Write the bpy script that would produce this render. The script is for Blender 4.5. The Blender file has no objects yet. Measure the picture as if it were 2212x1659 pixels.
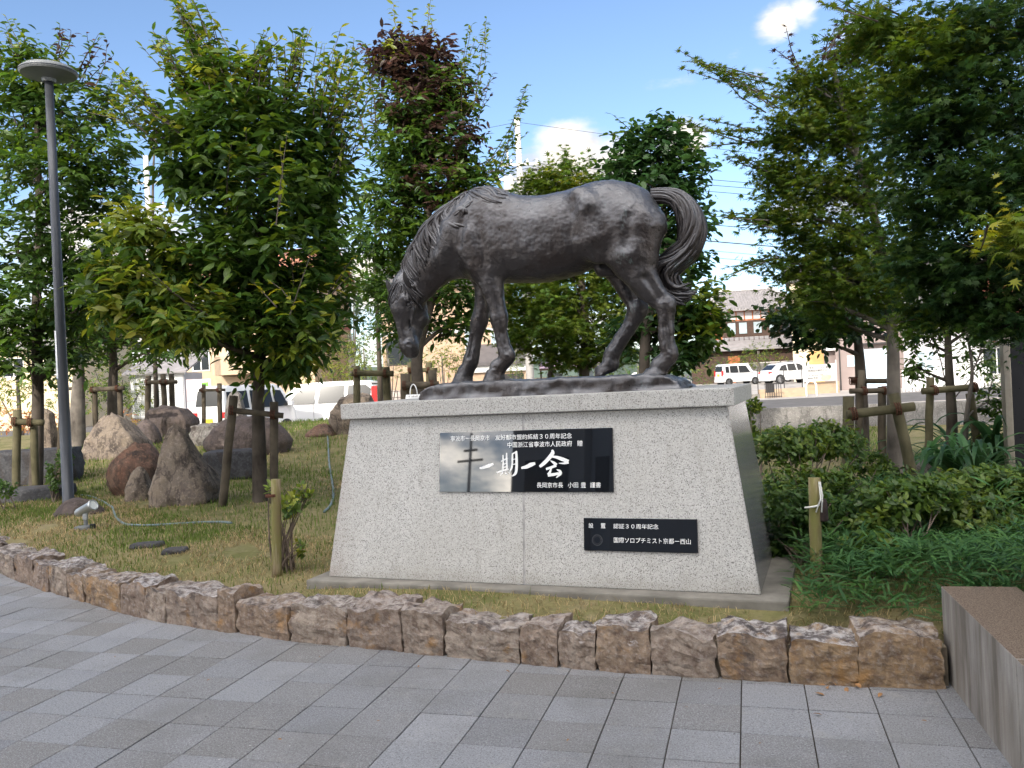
import bpy, bmesh, math, random
import numpy as np
from mathutils import Vector, Matrix, Euler, noise as mnoise
R_ = math.radians
scene = bpy.context.scene
COL = scene.collection

# ------------------------------------------------------------------ camera
YAW, PITCH, ROLL = R_(20.92), R_(-0.33), R_(-2.92)
CAM = Vector((3.401, -5.062, 1.592))
FW = Vector((-math.sin(YAW)*math.cos(PITCH), math.cos(YAW)*math.cos(PITCH), math.sin(PITCH)))
RT0 = Vector((math.cos(YAW), math.sin(YAW), 0)); UP0 = RT0.cross(FW)
RT = RT0*math.cos(ROLL) + UP0*math.sin(ROLL); UP = -RT0*math.sin(ROLL) + UP0*math.cos(ROLL)
cam_data = bpy.data.cameras.new('camera'); cam = bpy.data.objects.new('camera', cam_data); COL.objects.link(cam)
cam_data.sensor_width = 36; cam_data.lens = 3305/4032*36; cam_data.clip_start = 0.05; cam_data.clip_end = 3000
mw = Matrix(((RT.x, UP.x, -FW.x, CAM.x), (RT.y, UP.y, -FW.y, CAM.y), (RT.z, UP.z, -FW.z, CAM.z), (0, 0, 0, 1)))
cam.matrix_world = mw
scene.camera = cam
FP = 3305/4032*2212          # focal length in units of the 2212-wide photo
FH = Vector((-math.sin(YAW), math.cos(YAW), 0))     # level forward
RH = Vector((math.cos(YAW), math.sin(YAW), 0))      # level right

# ------------------------------------------------------------------ light
SUN_EL, SUN_LEFT = R_(25), R_(24)
sdir = (-FH*math.cos(SUN_LEFT) - RH*math.sin(SUN_LEFT))*math.cos(SUN_EL) + Vector((0, 0, math.sin(SUN_EL)))   # towards the sun
SKY_STRENGTH, SUN_STRENGTH, EXPOSURE = 0.13, 2.6, 0.97
world = bpy.data.worlds.new('World'); scene.world = world; world.use_nodes = True
nt = world.node_tree; nt.nodes.clear()
def wn(t, **k):
    n = nt.nodes.new(t)
    for a, b in k.items(): setattr(n, a, b)
    return n
sky = wn('ShaderNodeTexSky', sky_type='NISHITA', sun_disc=False, sun_elevation=SUN_EL, sun_rotation=math.atan2(sdir.x, sdir.y))
sky.air_density = 0.8; sky.dust_density = 0.4; sky.ozone_density = 2.0; sky.altitude = 50
bg = wn('ShaderNodeBackground'); wout = wn('ShaderNodeOutputWorld')
geo = wn('ShaderNodeTexCoord')
# clouds: noise on the view direction, more of it low down, plus some heaps
mp = wn('ShaderNodeMapping'); mp.inputs['Scale'].default_value = (1, 1, 2.4)
nz = wn('ShaderNodeTexNoise'); nz.inputs['Scale'].default_value = 3.4; nz.inputs['Detail'].default_value = 9; nz.inputs['Roughness'].default_value = 0.58
nt.links.new(geo.outputs['Generated'], mp.inputs['Vector']); nt.links.new(mp.outputs[0], nz.inputs['Vector'])
sep = wn('ShaderNodeSeparateXYZ'); nt.links.new(geo.outputs['Generated'], sep.inputs[0])
def wmath(op, a, b=None):
    n = wn('ShaderNodeMath', operation=op)
    for i, v in enumerate((a, b)):
        if v is None: continue
        if isinstance(v, (int, float)): n.inputs[i].default_value = v
        else: nt.links.new(v, n.inputs[i])
    return n.outputs[0]
def wramp(v, a, b, lo=0.0, hi=1.0):
    n = wn('ShaderNodeMapRange'); n.interpolation_type = 'SMOOTHSTEP'
    nt.links.new(v, n.inputs[0]); n.inputs[1].default_value = a; n.inputs[2].default_value = b; n.inputs[3].default_value = lo; n.inputs[4].default_value = hi
    return n.outputs[0]
def pix_dir(u, v): return (RT*((u-1106)/FP) + UP*((829.5-v)/FP) + FW).normalized()
heap = None
for (u, v, r, a) in ((1225, 350, .050, .29), (1180, 395, .05, .3), (1300, 378, .045, .26), (1690, 42, .026, .25), (1738, 15, .026, .24), (1475, 300, .026, .20), (1640, 165, .016, .12),
                     (300, 560, .10, .27), (120, 520, .10, .27), (500, 640, .08, .25), (780, 500, .07, .26), (850, 420, .05, .22), (1850, 90, .05, .2)):
    d = pix_dir(u, v)
    dp = wn('ShaderNodeVectorMath', operation='DISTANCE'); nt.links.new(geo.outputs['Generated'], dp.inputs[0]); dp.inputs[1].default_value = d
    h = wramp(dp.outputs['Value'], 0.0, r*1.7, a, 0.0)
    heap = h if heap is None else wmath('MAXIMUM', heap, h)
low = wramp(sep.outputs['Z'], 0.02, 0.30, 0.18, 0.0)
dsun = wn('ShaderNodeVectorMath', operation='DOT_PRODUCT'); nt.links.new(geo.outputs['Generated'], dsun.inputs[0]); dsun.inputs[1].default_value = sdir
sunside = wramp(dsun.outputs['Value'], -.4, .5, -.02, 0.17)          # broken cloud thickens towards the sun
cov = wmath('ADD', wmath('ADD', wmath('ADD', nz.outputs['Fac'], heap), low), sunside)
cl = wramp(cov, 0.64, 0.80)
nz2 = wn('ShaderNodeTexNoise'); nz2.inputs['Scale'].default_value = 11; nz2.inputs['Detail'].default_value = 6; nt.links.new(geo.outputs['Generated'], nz2.inputs['Vector'])
clc = wn('ShaderNodeMixRGB'); clc.inputs[1].default_value = (3.4, 3.35, 3.4, 1); clc.inputs[2].default_value = (6.0, 5.5, 4.8, 1)
nt.links.new(wramp(nz2.outputs['Fac'], .35, .6), clc.inputs[0])
glow = wn('ShaderNodeMixRGB', blend_type='MULTIPLY'); glow.inputs[0].default_value = 1; nt.links.new(clc.outputs[0], glow.inputs[1])
gl = wramp(dsun.outputs['Value'], -.45, .85, 1.0, 9.0); nt.links.new(gl, glow.inputs[2])      # sunlit cloud scatters forwards
mixc = wn('ShaderNodeMixRGB'); nt.links.new(cl, mixc.inputs[0]); nt.links.new(sky.outputs[0], mixc.inputs[1]); nt.links.new(glow.outputs[0], mixc.inputs[2])
nt.links.new(mixc.outputs[0], bg.inputs['Color']); bg.inputs['Strength'].default_value = SKY_STRENGTH
nt.links.new(bg.outputs[0], wout.inputs['Surface'])
sun_d = bpy.data.lights.new('sun', 'SUN'); sun_d.energy = SUN_STRENGTH; sun_d.angle = R_(0.53); sun_d.color = (1.0, 0.93, 0.82)
sun = bpy.data.objects.new('sun', sun_d); COL.objects.link(sun); sun.rotation_euler = sdir.to_track_quat('Z', 'Y').to_euler(); sun.location = (0, 0, 40)
vs = scene.view_settings; vs.view_transform = 'Standard'; vs.look = 'None'; vs.gamma = 1; vs.exposure = EXPOSURE
try: vs.use_curve_mapping = False
except Exception: pass
scene.cycles.max_bounces = 8; scene.cycles.transparent_max_bounces = 16; scene.cycles.sample_clamp_indirect = 6

# ------------------------------------------------------------------ helpers
def at(u, v, d):       # a point at depth d in front of the camera (photo coordinates 2212 x 1659)
    return CAM + (RT*((u-1106)/FP) + UP*((829.5-v)/FP) + FW)*d
def onz(u, v, z):
    d = RT*((u-1106)/FP) + UP*((829.5-v)/FP) + FW
    return CAM + d*((z-CAM.z)/d.z)
def local(p):           # world -> (right, ahead) in the level camera frame
    d = Vector((p[0], p[1], 0)) - Vector((CAM.x, CAM.y, 0)); return d.dot(RH), d.dot(FH)
def wpt(r, a, z):       # right, ahead, height -> world
    p = Vector((CAM.x, CAM.y, 0)) + RH*r + FH*a; p.z = z; return p
def tag(o, label=None, cat=None, group=None, kind=None):
    if label: o['label'] = label
    if cat: o['category'] = cat
    if group: o['group'] = group
    if kind: o['kind'] = kind
    return o
def empty(name, loc=(0, 0, 0), rz=0.0):
    o = bpy.data.objects.new(name, None); COL.objects.link(o); o.location = loc; o.rotation_euler = (0, 0, rz); o.empty_display_size = .1
    return o
def thing(name, label, cat, loc=(0, 0, 0), rz=0.0, group=None):
    return tag(empty(name, loc, rz), label, cat, group)
def link(name, me, mat=None, parent=None, loc=None, rot=None):
    o = bpy.data.objects.new(name, me); COL.objects.link(o)
    if mat is not None and not me.materials: me.materials.append(mat)
    if parent is not None: o.parent = parent
    if loc is not None: o.location = loc
    if rot is not None: o.rotation_euler = rot
    return o
def copy_tree(o, parent=None):
    c = o.copy(); COL.objects.link(c); c.parent = parent
    for ch in list(o.children): copy_tree(ch, c)
    return c

class MB:
    def __init__(s): s.v = []; s.f = []; s.mi = []
    def add(s, vs, fs, mi=0):
        b = len(s.v); s.v += [tuple(p) for p in vs]
        for f in fs: s.f.append(tuple(i+b for i in f)); s.mi.append(mi)
        return s
    def box(s, lo, hi, mi=0, M=None):
        x0, y0, z0 = lo; x1, y1, z1 = hi
        vs = [(x0,y0,z0),(x1,y0,z0),(x1,y1,z0),(x0,y1,z0),(x0,y0,z1),(x1,y0,z1),(x1,y1,z1),(x0,y1,z1)]
        if M is not None: vs = [M @ Vector(p) for p in vs]
        return s.add(vs, [(0,3,2,1),(4,5,6,7),(0,1,5,4),(1,2,6,5),(2,3,7,6),(3,0,4,7)], mi)
    def bbox(s, lo, hi, b=.01, mi=0, M=None):      # box with chamfered edges
        bm = bmesh.new(); bmesh.ops.create_cube(bm, size=1)
        for v in bm.verts: v.co = Vector([(lo[i]+hi[i])/2 + v.co[i]*(hi[i]-lo[i]) for i in range(3)])
        bmesh.ops.bevel(bm, geom=bm.edges[:], offset=b, segments=2, affect='EDGES', profile=.6)
        vs = [(M @ v.co if M is not None else v.co) for v in bm.verts]; bm.verts.index_update()
        s.add(vs, [[v.index for v in f.verts] for f in bm.faces], mi); bm.free(); return s
    def tube(s, pts, rad, n=8, mi=0, caps=True, ell=1.0):
        pts = [Vector(p) for p in pts]; m = len(pts)
        if isinstance(rad, (int, float)): rad = [rad]*m
        vs = []; prev = None
        for i in range(m):
            t = (pts[min(i+1, m-1)] - pts[max(i-1, 0)])
            if t.length < 1e-9: t = Vector((0, 0, 1))
            t.normalize()
            if prev is None:
                a = Vector((0, 0, 1)) if abs(t.z) < .9 else Vector((1, 0, 0))
                x = t.cross(a).normalized()
            else: x = (prev - t*prev.dot(t)); x = x.normalized() if x.length > 1e-6 else t.orthogonal().normalized()
            prev = x; y = t.cross(x)
            for k in range(n):
                a = 2*math.pi*k/n; vs.append(pts[i] + (x*math.cos(a) + y*math.sin(a)*ell)*rad[i])
        fs = []
        for i in range(m-1):
            for k in range(n): fs.append((i*n+k, i*n+(k+1)%n, (i+1)*n+(k+1)%n, (i+1)*n+k))
        if caps: fs.append(tuple(range(n-1, -1, -1))); fs.append(tuple(range((m-1)*n, m*n)))
        return s.add(vs, fs, mi)
    def lathe(s, prof, n=24, mi=0, c=(0, 0, 0)):
        vs = []
        for r, z in prof:
            for k in range(n): a = 2*math.pi*k/n; vs.append((c[0]+r*math.cos(a), c[1]+r*math.sin(a), c[2]+z))
        fs = []
        for i in range(len(prof)-1):
            for k in range(n): fs.append((i*n+k, i*n+(k+1)%n, (i+1)*n+(k+1)%n, (i+1)*n+k))
        if prof[0][0] > 1e-6: fs.append(tuple(range(n-1, -1, -1)))
        if prof[-1][0] > 1e-6: fs.append(tuple(range((len(prof)-1)*n, len(prof)*n)))
        return s.add(vs, fs, mi)
    def prism(s, poly, y0, y1, mi=0, M=None):      # polygon in x,z extruded along y
        n = len(poly); vs = [(p[0], y0, p[1]) for p in poly] + [(p[0], y1, p[1]) for p in poly]
        if M is not None: vs = [M @ Vector(p) for p in vs]
        return s.add(vs, [tuple(range(n)), tuple(range(2*n-1, n-1, -1))] + [(i, (i+1) % n + 0, (i+1) % n + n, i+n)[::-1] for i in range(n)], mi)
    def mesh(s, name='mesh', smooth=False, mats=None):
        me = bpy.data.meshes.new(name); me.from_pydata(s.v, [], s.f)
        if mats:
            for m in mats: me.materials.append(m)
            me.polygons.foreach_set('material_index', s.mi)
        bm = bmesh.new(); bm.from_mesh(me); bmesh.ops.recalc_face_normals(bm, faces=bm.faces[:]); bm.to_mesh(me); bm.free()
        if smooth: me.polygons.foreach_set('use_smooth', [True]*len(me.polygons))
        me.update(); return me
    def build(s, name, mat, parent=None, smooth=False, loc=None, rot=None):
        mats = mat if isinstance(mat, (list, tuple)) else [mat]
        return link(name, s.mesh(name, smooth, mats), None, parent, loc, rot)

def np_mesh(name, V, F, mat=None, smooth=False, col=None):       # big triangle/quad meshes
    me = bpy.data.meshes.new(name); V = np.asarray(V, np.float32); F = np.asarray(F, np.int32); k = F.shape[1]
    me.vertices.add(len(V)); me.vertices.foreach_set('co', V.ravel())
    me.loops.add(F.size); me.loops.foreach_set('vertex_index', F.ravel())
    me.polygons.add(len(F)); me.polygons.foreach_set('loop_start', np.arange(0, F.size, k, dtype=np.int32))
    if smooth: me.polygons.foreach_set('use_smooth', np.ones(len(F), bool))
    if col is not None:
        a = me.attributes.new('tint', 'FLOAT_COLOR', 'POINT'); c = np.ones((len(V), 4), np.float32); c[:, :3] = col; a.data.foreach_set('color', c.ravel())
    me.update(); me.validate()
    if mat is not None: me.materials.append(mat)
    return me

# ------------------------------------------------------------------ materials
MATS = {}
class NT:
    def __init__(s, name):
        s.m = bpy.data.materials.new(name); s.m.use_nodes = True; s.t = s.m.node_tree; s.b = s.t.nodes['Principled BSDF']; s.o = s.t.nodes['Material Output']
        s.tc = s.n('ShaderNodeTexCoord')
    def n(s, t, **k):
        x = s.t.nodes.new(t)
        for a, b in k.items(): setattr(x, a, b)
        return x
    def l(s, a, b): s.t.links.new(a, b)
    def noise(s, scale, detail=4, rough=.55, vec=None, stretch=None, coord='Object'):
        x = s.n('ShaderNodeTexNoise'); x.inputs['Scale'].default_value = scale; x.inputs['Detail'].default_value = detail; x.inputs['Roughness'].default_value = rough
        src = vec if vec is not None else s.tc.outputs[coord]
        if stretch:
            mp = s.n('ShaderNodeMapping'); mp.inputs['Scale'].default_value = stretch; s.l(src, mp.inputs[0]); src = mp.outputs[0]
        s.l(src, x.inputs['Vector']); return x.outputs['Fac']
    def voro(s, scale, feat='F1', stretch=None, coord='Object', out='Distance'):
        x = s.n('ShaderNodeTexVoronoi', feature=feat); x.inputs['Scale'].default_value = scale; src = s.tc.outputs[coord]
        if stretch:
            mp = s.n('ShaderNodeMapping'); mp.inputs['Scale'].default_value = stretch; s.l(src, mp.inputs[0]); src = mp.outputs[0]
        s.l(src, x.inputs['Vector']); return x.outputs[out]
    def rng(s, v, a, b, lo=0., hi=1.):
        x = s.n('ShaderNodeMapRange'); s.l(v, x.inputs[0])
        for i, q in enumerate((a, b, lo, hi)): x.inputs[i+1].default_value = q
        return x.outputs[0]
    def mix(s, f, a, b, mode='MIX'):
        x = s.n('ShaderNodeMixRGB', blend_type=mode)
        for i, q in enumerate((f, a, b)):
            if hasattr(q, 'is_output') or isinstance(q, bpy.types.NodeSocket): s.l(q, x.inputs[i])
            elif isinstance(q, (int, float)): x.inputs[i].default_value = q
            else: x.inputs[i].default_value = (*q[:3], 1)
        return x.outputs[0]
    def math(s, op, a, b=0.0):
        x = s.n('ShaderNodeMath', operation=op)
        for i, q in enumerate((a, b)):
            if isinstance(q, bpy.types.NodeSocket): s.l(q, x.inputs[i])
            else: x.inputs[i].default_value = q
        return x.outputs[0]
    def rand(s): return s.n('ShaderNodeObjectInfo').outputs['Random']
    def pos(s): return s.n('ShaderNodeNewGeometry').outputs['Position']
    def color(s, c):
        if isinstance(c, bpy.types.NodeSocket): s.l(c, s.b.inputs['Base Color'])
        else: s.b.inputs['Base Color'].default_value = (*c[:3], 1)
        return s
    def rough(s, r):
        if isinstance(r, bpy.types.NodeSocket): s.l(r, s.b.inputs['Roughness'])
        else: s.b.inputs['Roughness'].default_value = r
        return s
    def bump(s, h, strength=.4, dist=.01):
        x = s.n('ShaderNodeBump'); x.inputs['Strength'].default_value = strength; x.inputs['Distance'].default_value = dist
        s.l(h, x.inputs['Height']); s.l(x.outputs[0], s.b.inputs['Normal']); return s
    def spec(s, v): s.b.inputs['Specular IOR Level'].default_value = v; return s
    def metal(s, v): s.b.inputs['Metallic'].default_value = v; return s
    def done(s): MATS[s.m.name] = s.m; return s.m

def simple(name, col, rough=.6, var=.15, scale=6., bump=.15, metal=0., spec=.4, bd=.004):
    k = NT(name); n = k.noise(scale, 5); n2 = k.noise(scale*7, 3)
    c2 = [x*(1-var) for x in col]; c3 = [min(1, x*(1+var)) for x in col]
    k.color(k.mix(k.rng(n, .35, .65), c2, c3)).rough(k.rng(n2, .3, .7, max(0, rough-.08), min(1, rough+.08))).metal(metal).spec(spec)
    if bump: k.bump(n2, bump, bd)
    return k.done()
def glass(name, col=(.02, .025, .03), rough=.04):
    k = NT(name); k.color(col).rough(rough).spec(.6); return k.done()
def leafmat(name, rough=.42, trans=.35, gloss=.35):
    k = NT(name); a = k.n('ShaderNodeAttribute', attribute_name='tint'); c = a.outputs['Color']
    k.color(c).rough(rough).spec(gloss)
    tr = k.n('ShaderNodeBsdfTranslucent'); hs = k.n('ShaderNodeHueSaturation'); hs.inputs['Hue'].default_value = .485; hs.inputs['Saturation'].default_value = 1.1; hs.inputs['Value'].default_value = 1.5
    k.l(c, hs.inputs['Color']); k.l(hs.outputs[0], tr.inputs[0])
    mx = k.n('ShaderNodeMixShader'); mx.inputs[0].default_value = trans; k.l(k.b.outputs[0], mx.inputs[1]); k.l(tr.outputs[0], mx.inputs[2]); k.l(mx.outputs[0], k.o.inputs['Surface'])
    return k.done()
def barkmat(name, c1, c2, sc=14):
    k = NT(name); n = k.noise(sc, 6, .65, stretch=(1, 1, .22)); m = k.noise(3, 3)
    k.color(k.mix(k.rng(m, .4, .65), k.mix(k.rng(n, .35, .65), c1, c2), [x*1.5 for x in c2])).rough(.9).spec(.2).bump(n, .7, .012); return k.done()
random.seed(7); RNG = np.random.default_rng(7)
# ------------------------------------------------------------------ ground, paving, lawn, kerb, wall
def smooth(a, b, x):
    t = max(0., min(1., (x-a)/(b-a))); return t*t*(3-2*t)
KB = [(-9, 3.6), (-7.2, 2.35), (-5.6, 1.45), (-4.024, .578), (-2.646, .052), (-1.658, -.276), (-1.065, -.437), (-.428, -.527), (.084, -.60), (.557, -.63), (.967, -.662), (1.217, -.675), (1.708, -.685), (2.143, -.69), (2.774, -.68), (3.44, -.64), (3.86, -.60), (4.4, -.58)]
def kerb_pt(x): return float(np.interp(x, [p[0] for p in KB], [p[1] for p in KB]))
def lawn_z(x, y):
    r, a = local((x, y)); ky = kerb_pt(max(-9, min(4.4, x)))
    z = .165 + .075*smooth(.16, .75, y-ky) + .015*smooth(.7, 1.6, y-ky)
    z += .40*smooth(11, 19, a)*smooth(5.0, -1.0, r) + .05*smooth(7, 10, a)
    z += .035*mnoise.noise(Vector((x*.55, y*.55, 0))) + .012*mnoise.noise(Vector((x*2.3, y*2.3, 3)))
    z -= .17*smooth(11.5, 15.5, a)*smooth(3.5, 5.5, r)
    z -= .35*smooth(23.5, 27, a)
    return z
m_asph = simple('asphalt_road', (.105, .10, .098), .95, .18, 1.5, .2, spec=.2)
k = NT('lawn_soil'); n = k.noise(1.3, 5, .6); n2 = k.noise(24, 4, .7); n3 = k.noise(5, 4, .6)
c = k.mix(k.rng(n, .42, .62), (.21, .18, .09), (.12, .125, .045)); c = k.mix(k.rng(n3, .52, .68, 0, .7), c, (.24, .20, .12)); c = k.mix(k.rng(n2, .5, .75, 0, .6), c, (.09, .07, .04))
k.color(c).rough(.95).spec(.1).bump(n2, .9, .02); m_lawn = k.done()
gd = MB(); gd.add([tuple(wpt(r, a, -.02)) for r, a in ((-900, -300), (900, -300), (900, 1500), (-900, 1500))], [(0, 1, 2, 3)])
tag(gd.build('ground', m_asph), kind='structure')
# paving: base sheet and single pavers
k = NT('paver_concrete'); rd = k.rand(); n = k.noise(3, 5, .6, coord='Object'); gp = k.pos()
sp_ = k.noise(160, 2, .7, vec=gp); st = k.noise(1.1, 5, .6, vec=gp); vv = k.noise(420, 2, .8, vec=gp)
cr = k.n('ShaderNodeValToRGB'); e = cr.color_ramp.elements; e[0].position = 0; e[0].color = (.125, .128, .138, 1); e[1].position = 1; e[1].color = (.24, .247, .268, 1)
for p_, c_ in ((.2, (.205, .212, .230, 1)), (.42, (.160, .163, .172, 1)), (.60, (.135, .126, .116, 1)), (.68, (.225, .233, .255, 1)), (.88, (.125, .121, .118, 1))):
    q = e.new(p_); q.color = c_
k.l(rd, cr.inputs[0]); c = k.mix(k.rng(k.noise(55, 4, .75, vec=gp), .42, .64, 0, .25), cr.outputs[0], (.30, .305, .315)); c = k.mix(k.rng(sp_, .50, .66, 0, .6), c, (.40, .41, .425)); c = k.mix(k.rng(k.noise(105, 3, .8, vec=gp), .52, .64, 0, .7), c, (.06, .06, .064)); c = k.mix(k.rng(st, .48, .72, 0, .5), c, (.10, .095, .085)); c = k.mix(k.rng(k.noise(6, 5, .7, vec=gp), .58, .70, 0, .4), c, (.27, .265, .25)); c = k.mix(k.rng(k.noise(34, 2, .5, vec=gp), .73, .76, 0, .8), c, (.05, .046, .04)); c = k.mix(k.rng(k.noise(27, 2, .5, vec=gp), .76, .78, 0, .9), c, (.5, .5, .48))
k.color(c).rough(k.rng(st, .3, .7, .62, .8)).spec(.4).bump(k.math('ADD', sp_, vv), .35, .004); m_pav = k.done()
m_sand = simple('joint_sand', (.048, .042, .032), .98, .3, 30, .4, spec=.1)
PA = R_(5.2); PO = Vector((2.955, -1.32, 0)); ux = Vector((math.cos(PA), math.sin(PA), 0)); uy = Vector((-math.sin(PA), math.cos(PA), 0))
pv = MB(); pv.add([tuple(wpt(r, a, -.008)) for r, a in ((-22, -26), (14, -26), (14, 5.7), (-3.2, 6.0), (-22, 13))], [(0, 1, 2, 3, 4)])
paving = tag(pv.build('paving', m_sand), kind='structure')
pmesh = []
for q in range(4):
    b = MB(); b.bbox((-.1474, -.1474, -.03), (.1474, .1474, 0), .0028); pmesh.append(b.mesh('paver', False, [m_pav]))
def in_view(p, m=60):
    d = Vector(p)-CAM; w = d.dot(FW)
    if w < .3: return False
    u = 1106+FP*d.dot(RT)/w; v = 829.5-FP*d.dot(UP)/w
    return -m < u < 2212+m and -m < v < 1659+m
cells = []
for i in range(-34, 8):
    for j in range(-14, 14):
        p = PO + ux*(i+.5)*.3 + uy*(j+.5)*.3
        if p.y > kerb_pt(max(-9, min(4.4, p.x)))+.30: continue
        if (p.x-3.845)*math.cos(R_(7)) + (p.y+.658)*math.sin(R_(7)) > .18: continue
        cells.append((p, in_view(p, 90)))
vis = [p for p, v in cells if v]
for p in vis:
    o = bpy.data.objects.new('paver', random.choice(pmesh)); COL.objects.link(o); o.parent = paving; o.location = (p.x, p.y, random.uniform(-.0015, .0015)); o.rotation_euler = (random.gauss(0, .002), random.gauss(0, .002), PA+random.choice((0, 1, 2, 3))*math.pi/2)
rest = MB()
for i in range(-70, 60):
    for j in range(-70, 4):
        p = PO + ux*(i+.5)*.3 + uy*(j+.5)*.3; r, a = local(p)
        if a > 6.2+max(0, -r-3)*.3 or a < -9 or abs(r) > 12 or in_view(p, 90): continue
        if p.y > kerb_pt(max(-9, min(4.4, p.x)))+.2: continue
        if (p.x-3.845)*math.cos(R_(7)) + (p.y+.658)*math.sin(R_(7)) > .18: continue
        rest.add([tuple(p+ux*sx*.1475+uy*sy*.1475) for sx, sy in ((-1,-1),(1,-1),(1,1),(-1,1))], [(0, 1, 2, 3)])
ro = rest.build('outer_pavers', m_pav, paving); tag(ro, kind='stuff')
print('pavers', len(vis))
# lawn sheet
rs = np.linspace(-26, 16, 170); V = []; F = []; NT_ = 110
for r in rs:
    # where the kerb is for this lateral position
    lo, hi = 2.0, 16.0
    for _ in range(30):
        mid = (lo+hi)/2; p = wpt(r, mid, 0); ky = kerb_pt(max(-9, min(4.4, p.x))) + (0.45*(p.x+9)*-1*0 if p.x > -9 else -(p.x+9)*.7)
        if p.y < ky+.19: lo = mid
        else: hi = mid
    a0 = lo
    for t in np.linspace(0, 1, NT_)**1.6:
        p = wpt(r, a0+(27.5-a0)*t, 0); V.append((p.x, p.y, lawn_z(p.x, p.y)))
for i in range(len(rs)-1):
    for j in range(NT_-1): F.append((i*NT_+j, (i+1)*NT_+j, (i+1)*NT_+j+1, i*NT_+j+1))
lawn = tag(link('lawn', np_mesh('lawn', V, F, m_lawn, True)), kind='structure')
# stone kerb
k = NT('kerb_stone'); rd = k.rand(); gp = k.pos(); n = k.noise(5, 6, .65, vec=gp); n2 = k.noise(38, 5, .7, vec=gp); n3 = k.noise(13, 6, .7, vec=gp); nr = k.n('ShaderNodeNewGeometry').outputs['Normal']; sz = k.n('ShaderNodeSeparateXYZ'); k.l(nr, sz.inputs[0])
cr = k.n('ShaderNodeValToRGB'); e = cr.color_ramp.elements; e[0].position = 0; e[0].color = (.25, .195, .155, 1); e[1].position = 1; e[1].color = (.30, .25, .205, 1)
for p_, c_ in ((.3, (.29, .20, .115, 1)), (.5, (.235, .180, .145, 1)), (.75, (.29, .24, .195, 1))): q = e.new(p_); q.color = c_
k.l(rd, cr.inputs[0]); c = k.mix(k.rng(n3, .42, .60, 0, .8), cr.outputs[0], (.125, .085, .064)); c = k.mix(k.rng(n2, .5, .7, 0, .6), c, (.36, .32, .28)); c = k.mix(k.rng(n, .57, .68, 0, .8), c, (.30, .165, .06)); 
up_ = k.rng(k.math('ADD', sz.outputs['Z'], k.math('MULTIPLY', k.math('SUBTRACT', n3, .5), 2.2)), .35, .95); c = k.mix(k.math('MULTIPLY', up_, k.rng(k.math('FRACT', k.math('MULTIPLY', rd, 7.31)), 0, 1, .35, 1)), c, k.mix(k.rng(k.noise(17, 5, .75, vec=gp), .42, .58), (.075, .062, .062), (.42, .40, .39)))
blk = k.rng(k.math('MULTIPLY', k.noise(7, 5, .6, stretch=(1.6, 1.6, .35), vec=gp), k.rng(sz.outputs['Z'], -.4, .4, .8, 1.15)), .60, .72, 0, .75); c = k.mix(blk, c, (.045, .036, .035))
k.color(c).rough(.92).spec(.2).bump(k.math('ADD', n2, n3), .8, .014); m_kerb = k.done()
m_mort = simple('mortar', (.22, .185, .135), .98, .25, 14, .5, spec=.1)
kerb = thing('stone_kerb', 'low kerb of rough brown stones curving between the grey paving and the lawn', 'kerb', (0, -.6, 0))
def rock(dim, seed, rough=.05, sub=3, flat=0.6, mat=None):
    bm = bmesh.new(); bmesh.ops.create_cube(bm, size=2); bmesh.ops.subdivide_edges(bm, edges=bm.edges[:], cuts=2**sub-1, use_grid_fill=True)
    of = Vector((seed*3.17, seed*1.71, seed*7.3))
    for v in bm.verts:
        p = v.co.copy(); L_ = max(abs(p.x), abs(p.y), abs(p.z)); n_ = p.normalized()*1.18
        q = p*(flat)+n_*(1-flat)
        d_ = mnoise.noise(q*1.1+of)*rough*2.2+mnoise.noise(q*2.7+of)*rough*1.1+mnoise.noise(q*6+of)*rough*.55
        fa = abs(mnoise.noise(q*1.6+of*2))*rough*1.8-abs(mnoise.noise(q*3.7-of))*rough*1.3; q += q.normalized()*(d_+fa); v.co = Vector((q.x*dim[0]/2, q.y*dim[1]/2, q.z*dim[2]/2))
    me = bpy.data.meshes.new('rock'); bm.to_mesh(me); bm.free(); me.polygons.foreach_set('use_smooth', [True]*len(me.polygons))
    if mat: me.materials.append(mat)
    return me
kb_uv = [(-330, 1100), (-140, 1185), (-30, 1228), (35, 1253), (75, 1267), (110, 1278), (150, 1290), (185, 1300), (265, 1324), (318, 1336), (362, 1345), (475, 1362), (512, 1367), (625, 1386), (755, 1395), (872, 1409), (962, 1418), (1128, 1432), (1208, 1440), (1290, 1448), (1408, 1455), (1553, 1463), (1706, 1477), (1856, 1482), (2042, 1480)]
hts = [.25, .26, .24, .27, .24, .27, .24, .26, .28, .25, .27, .31, .24, .27, .30, .30, .23, .25, .22, .28, .25, .28, .25, .29, .24]
P_ = [onz(u, v, 0) for u, v in kb_uv]
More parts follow.
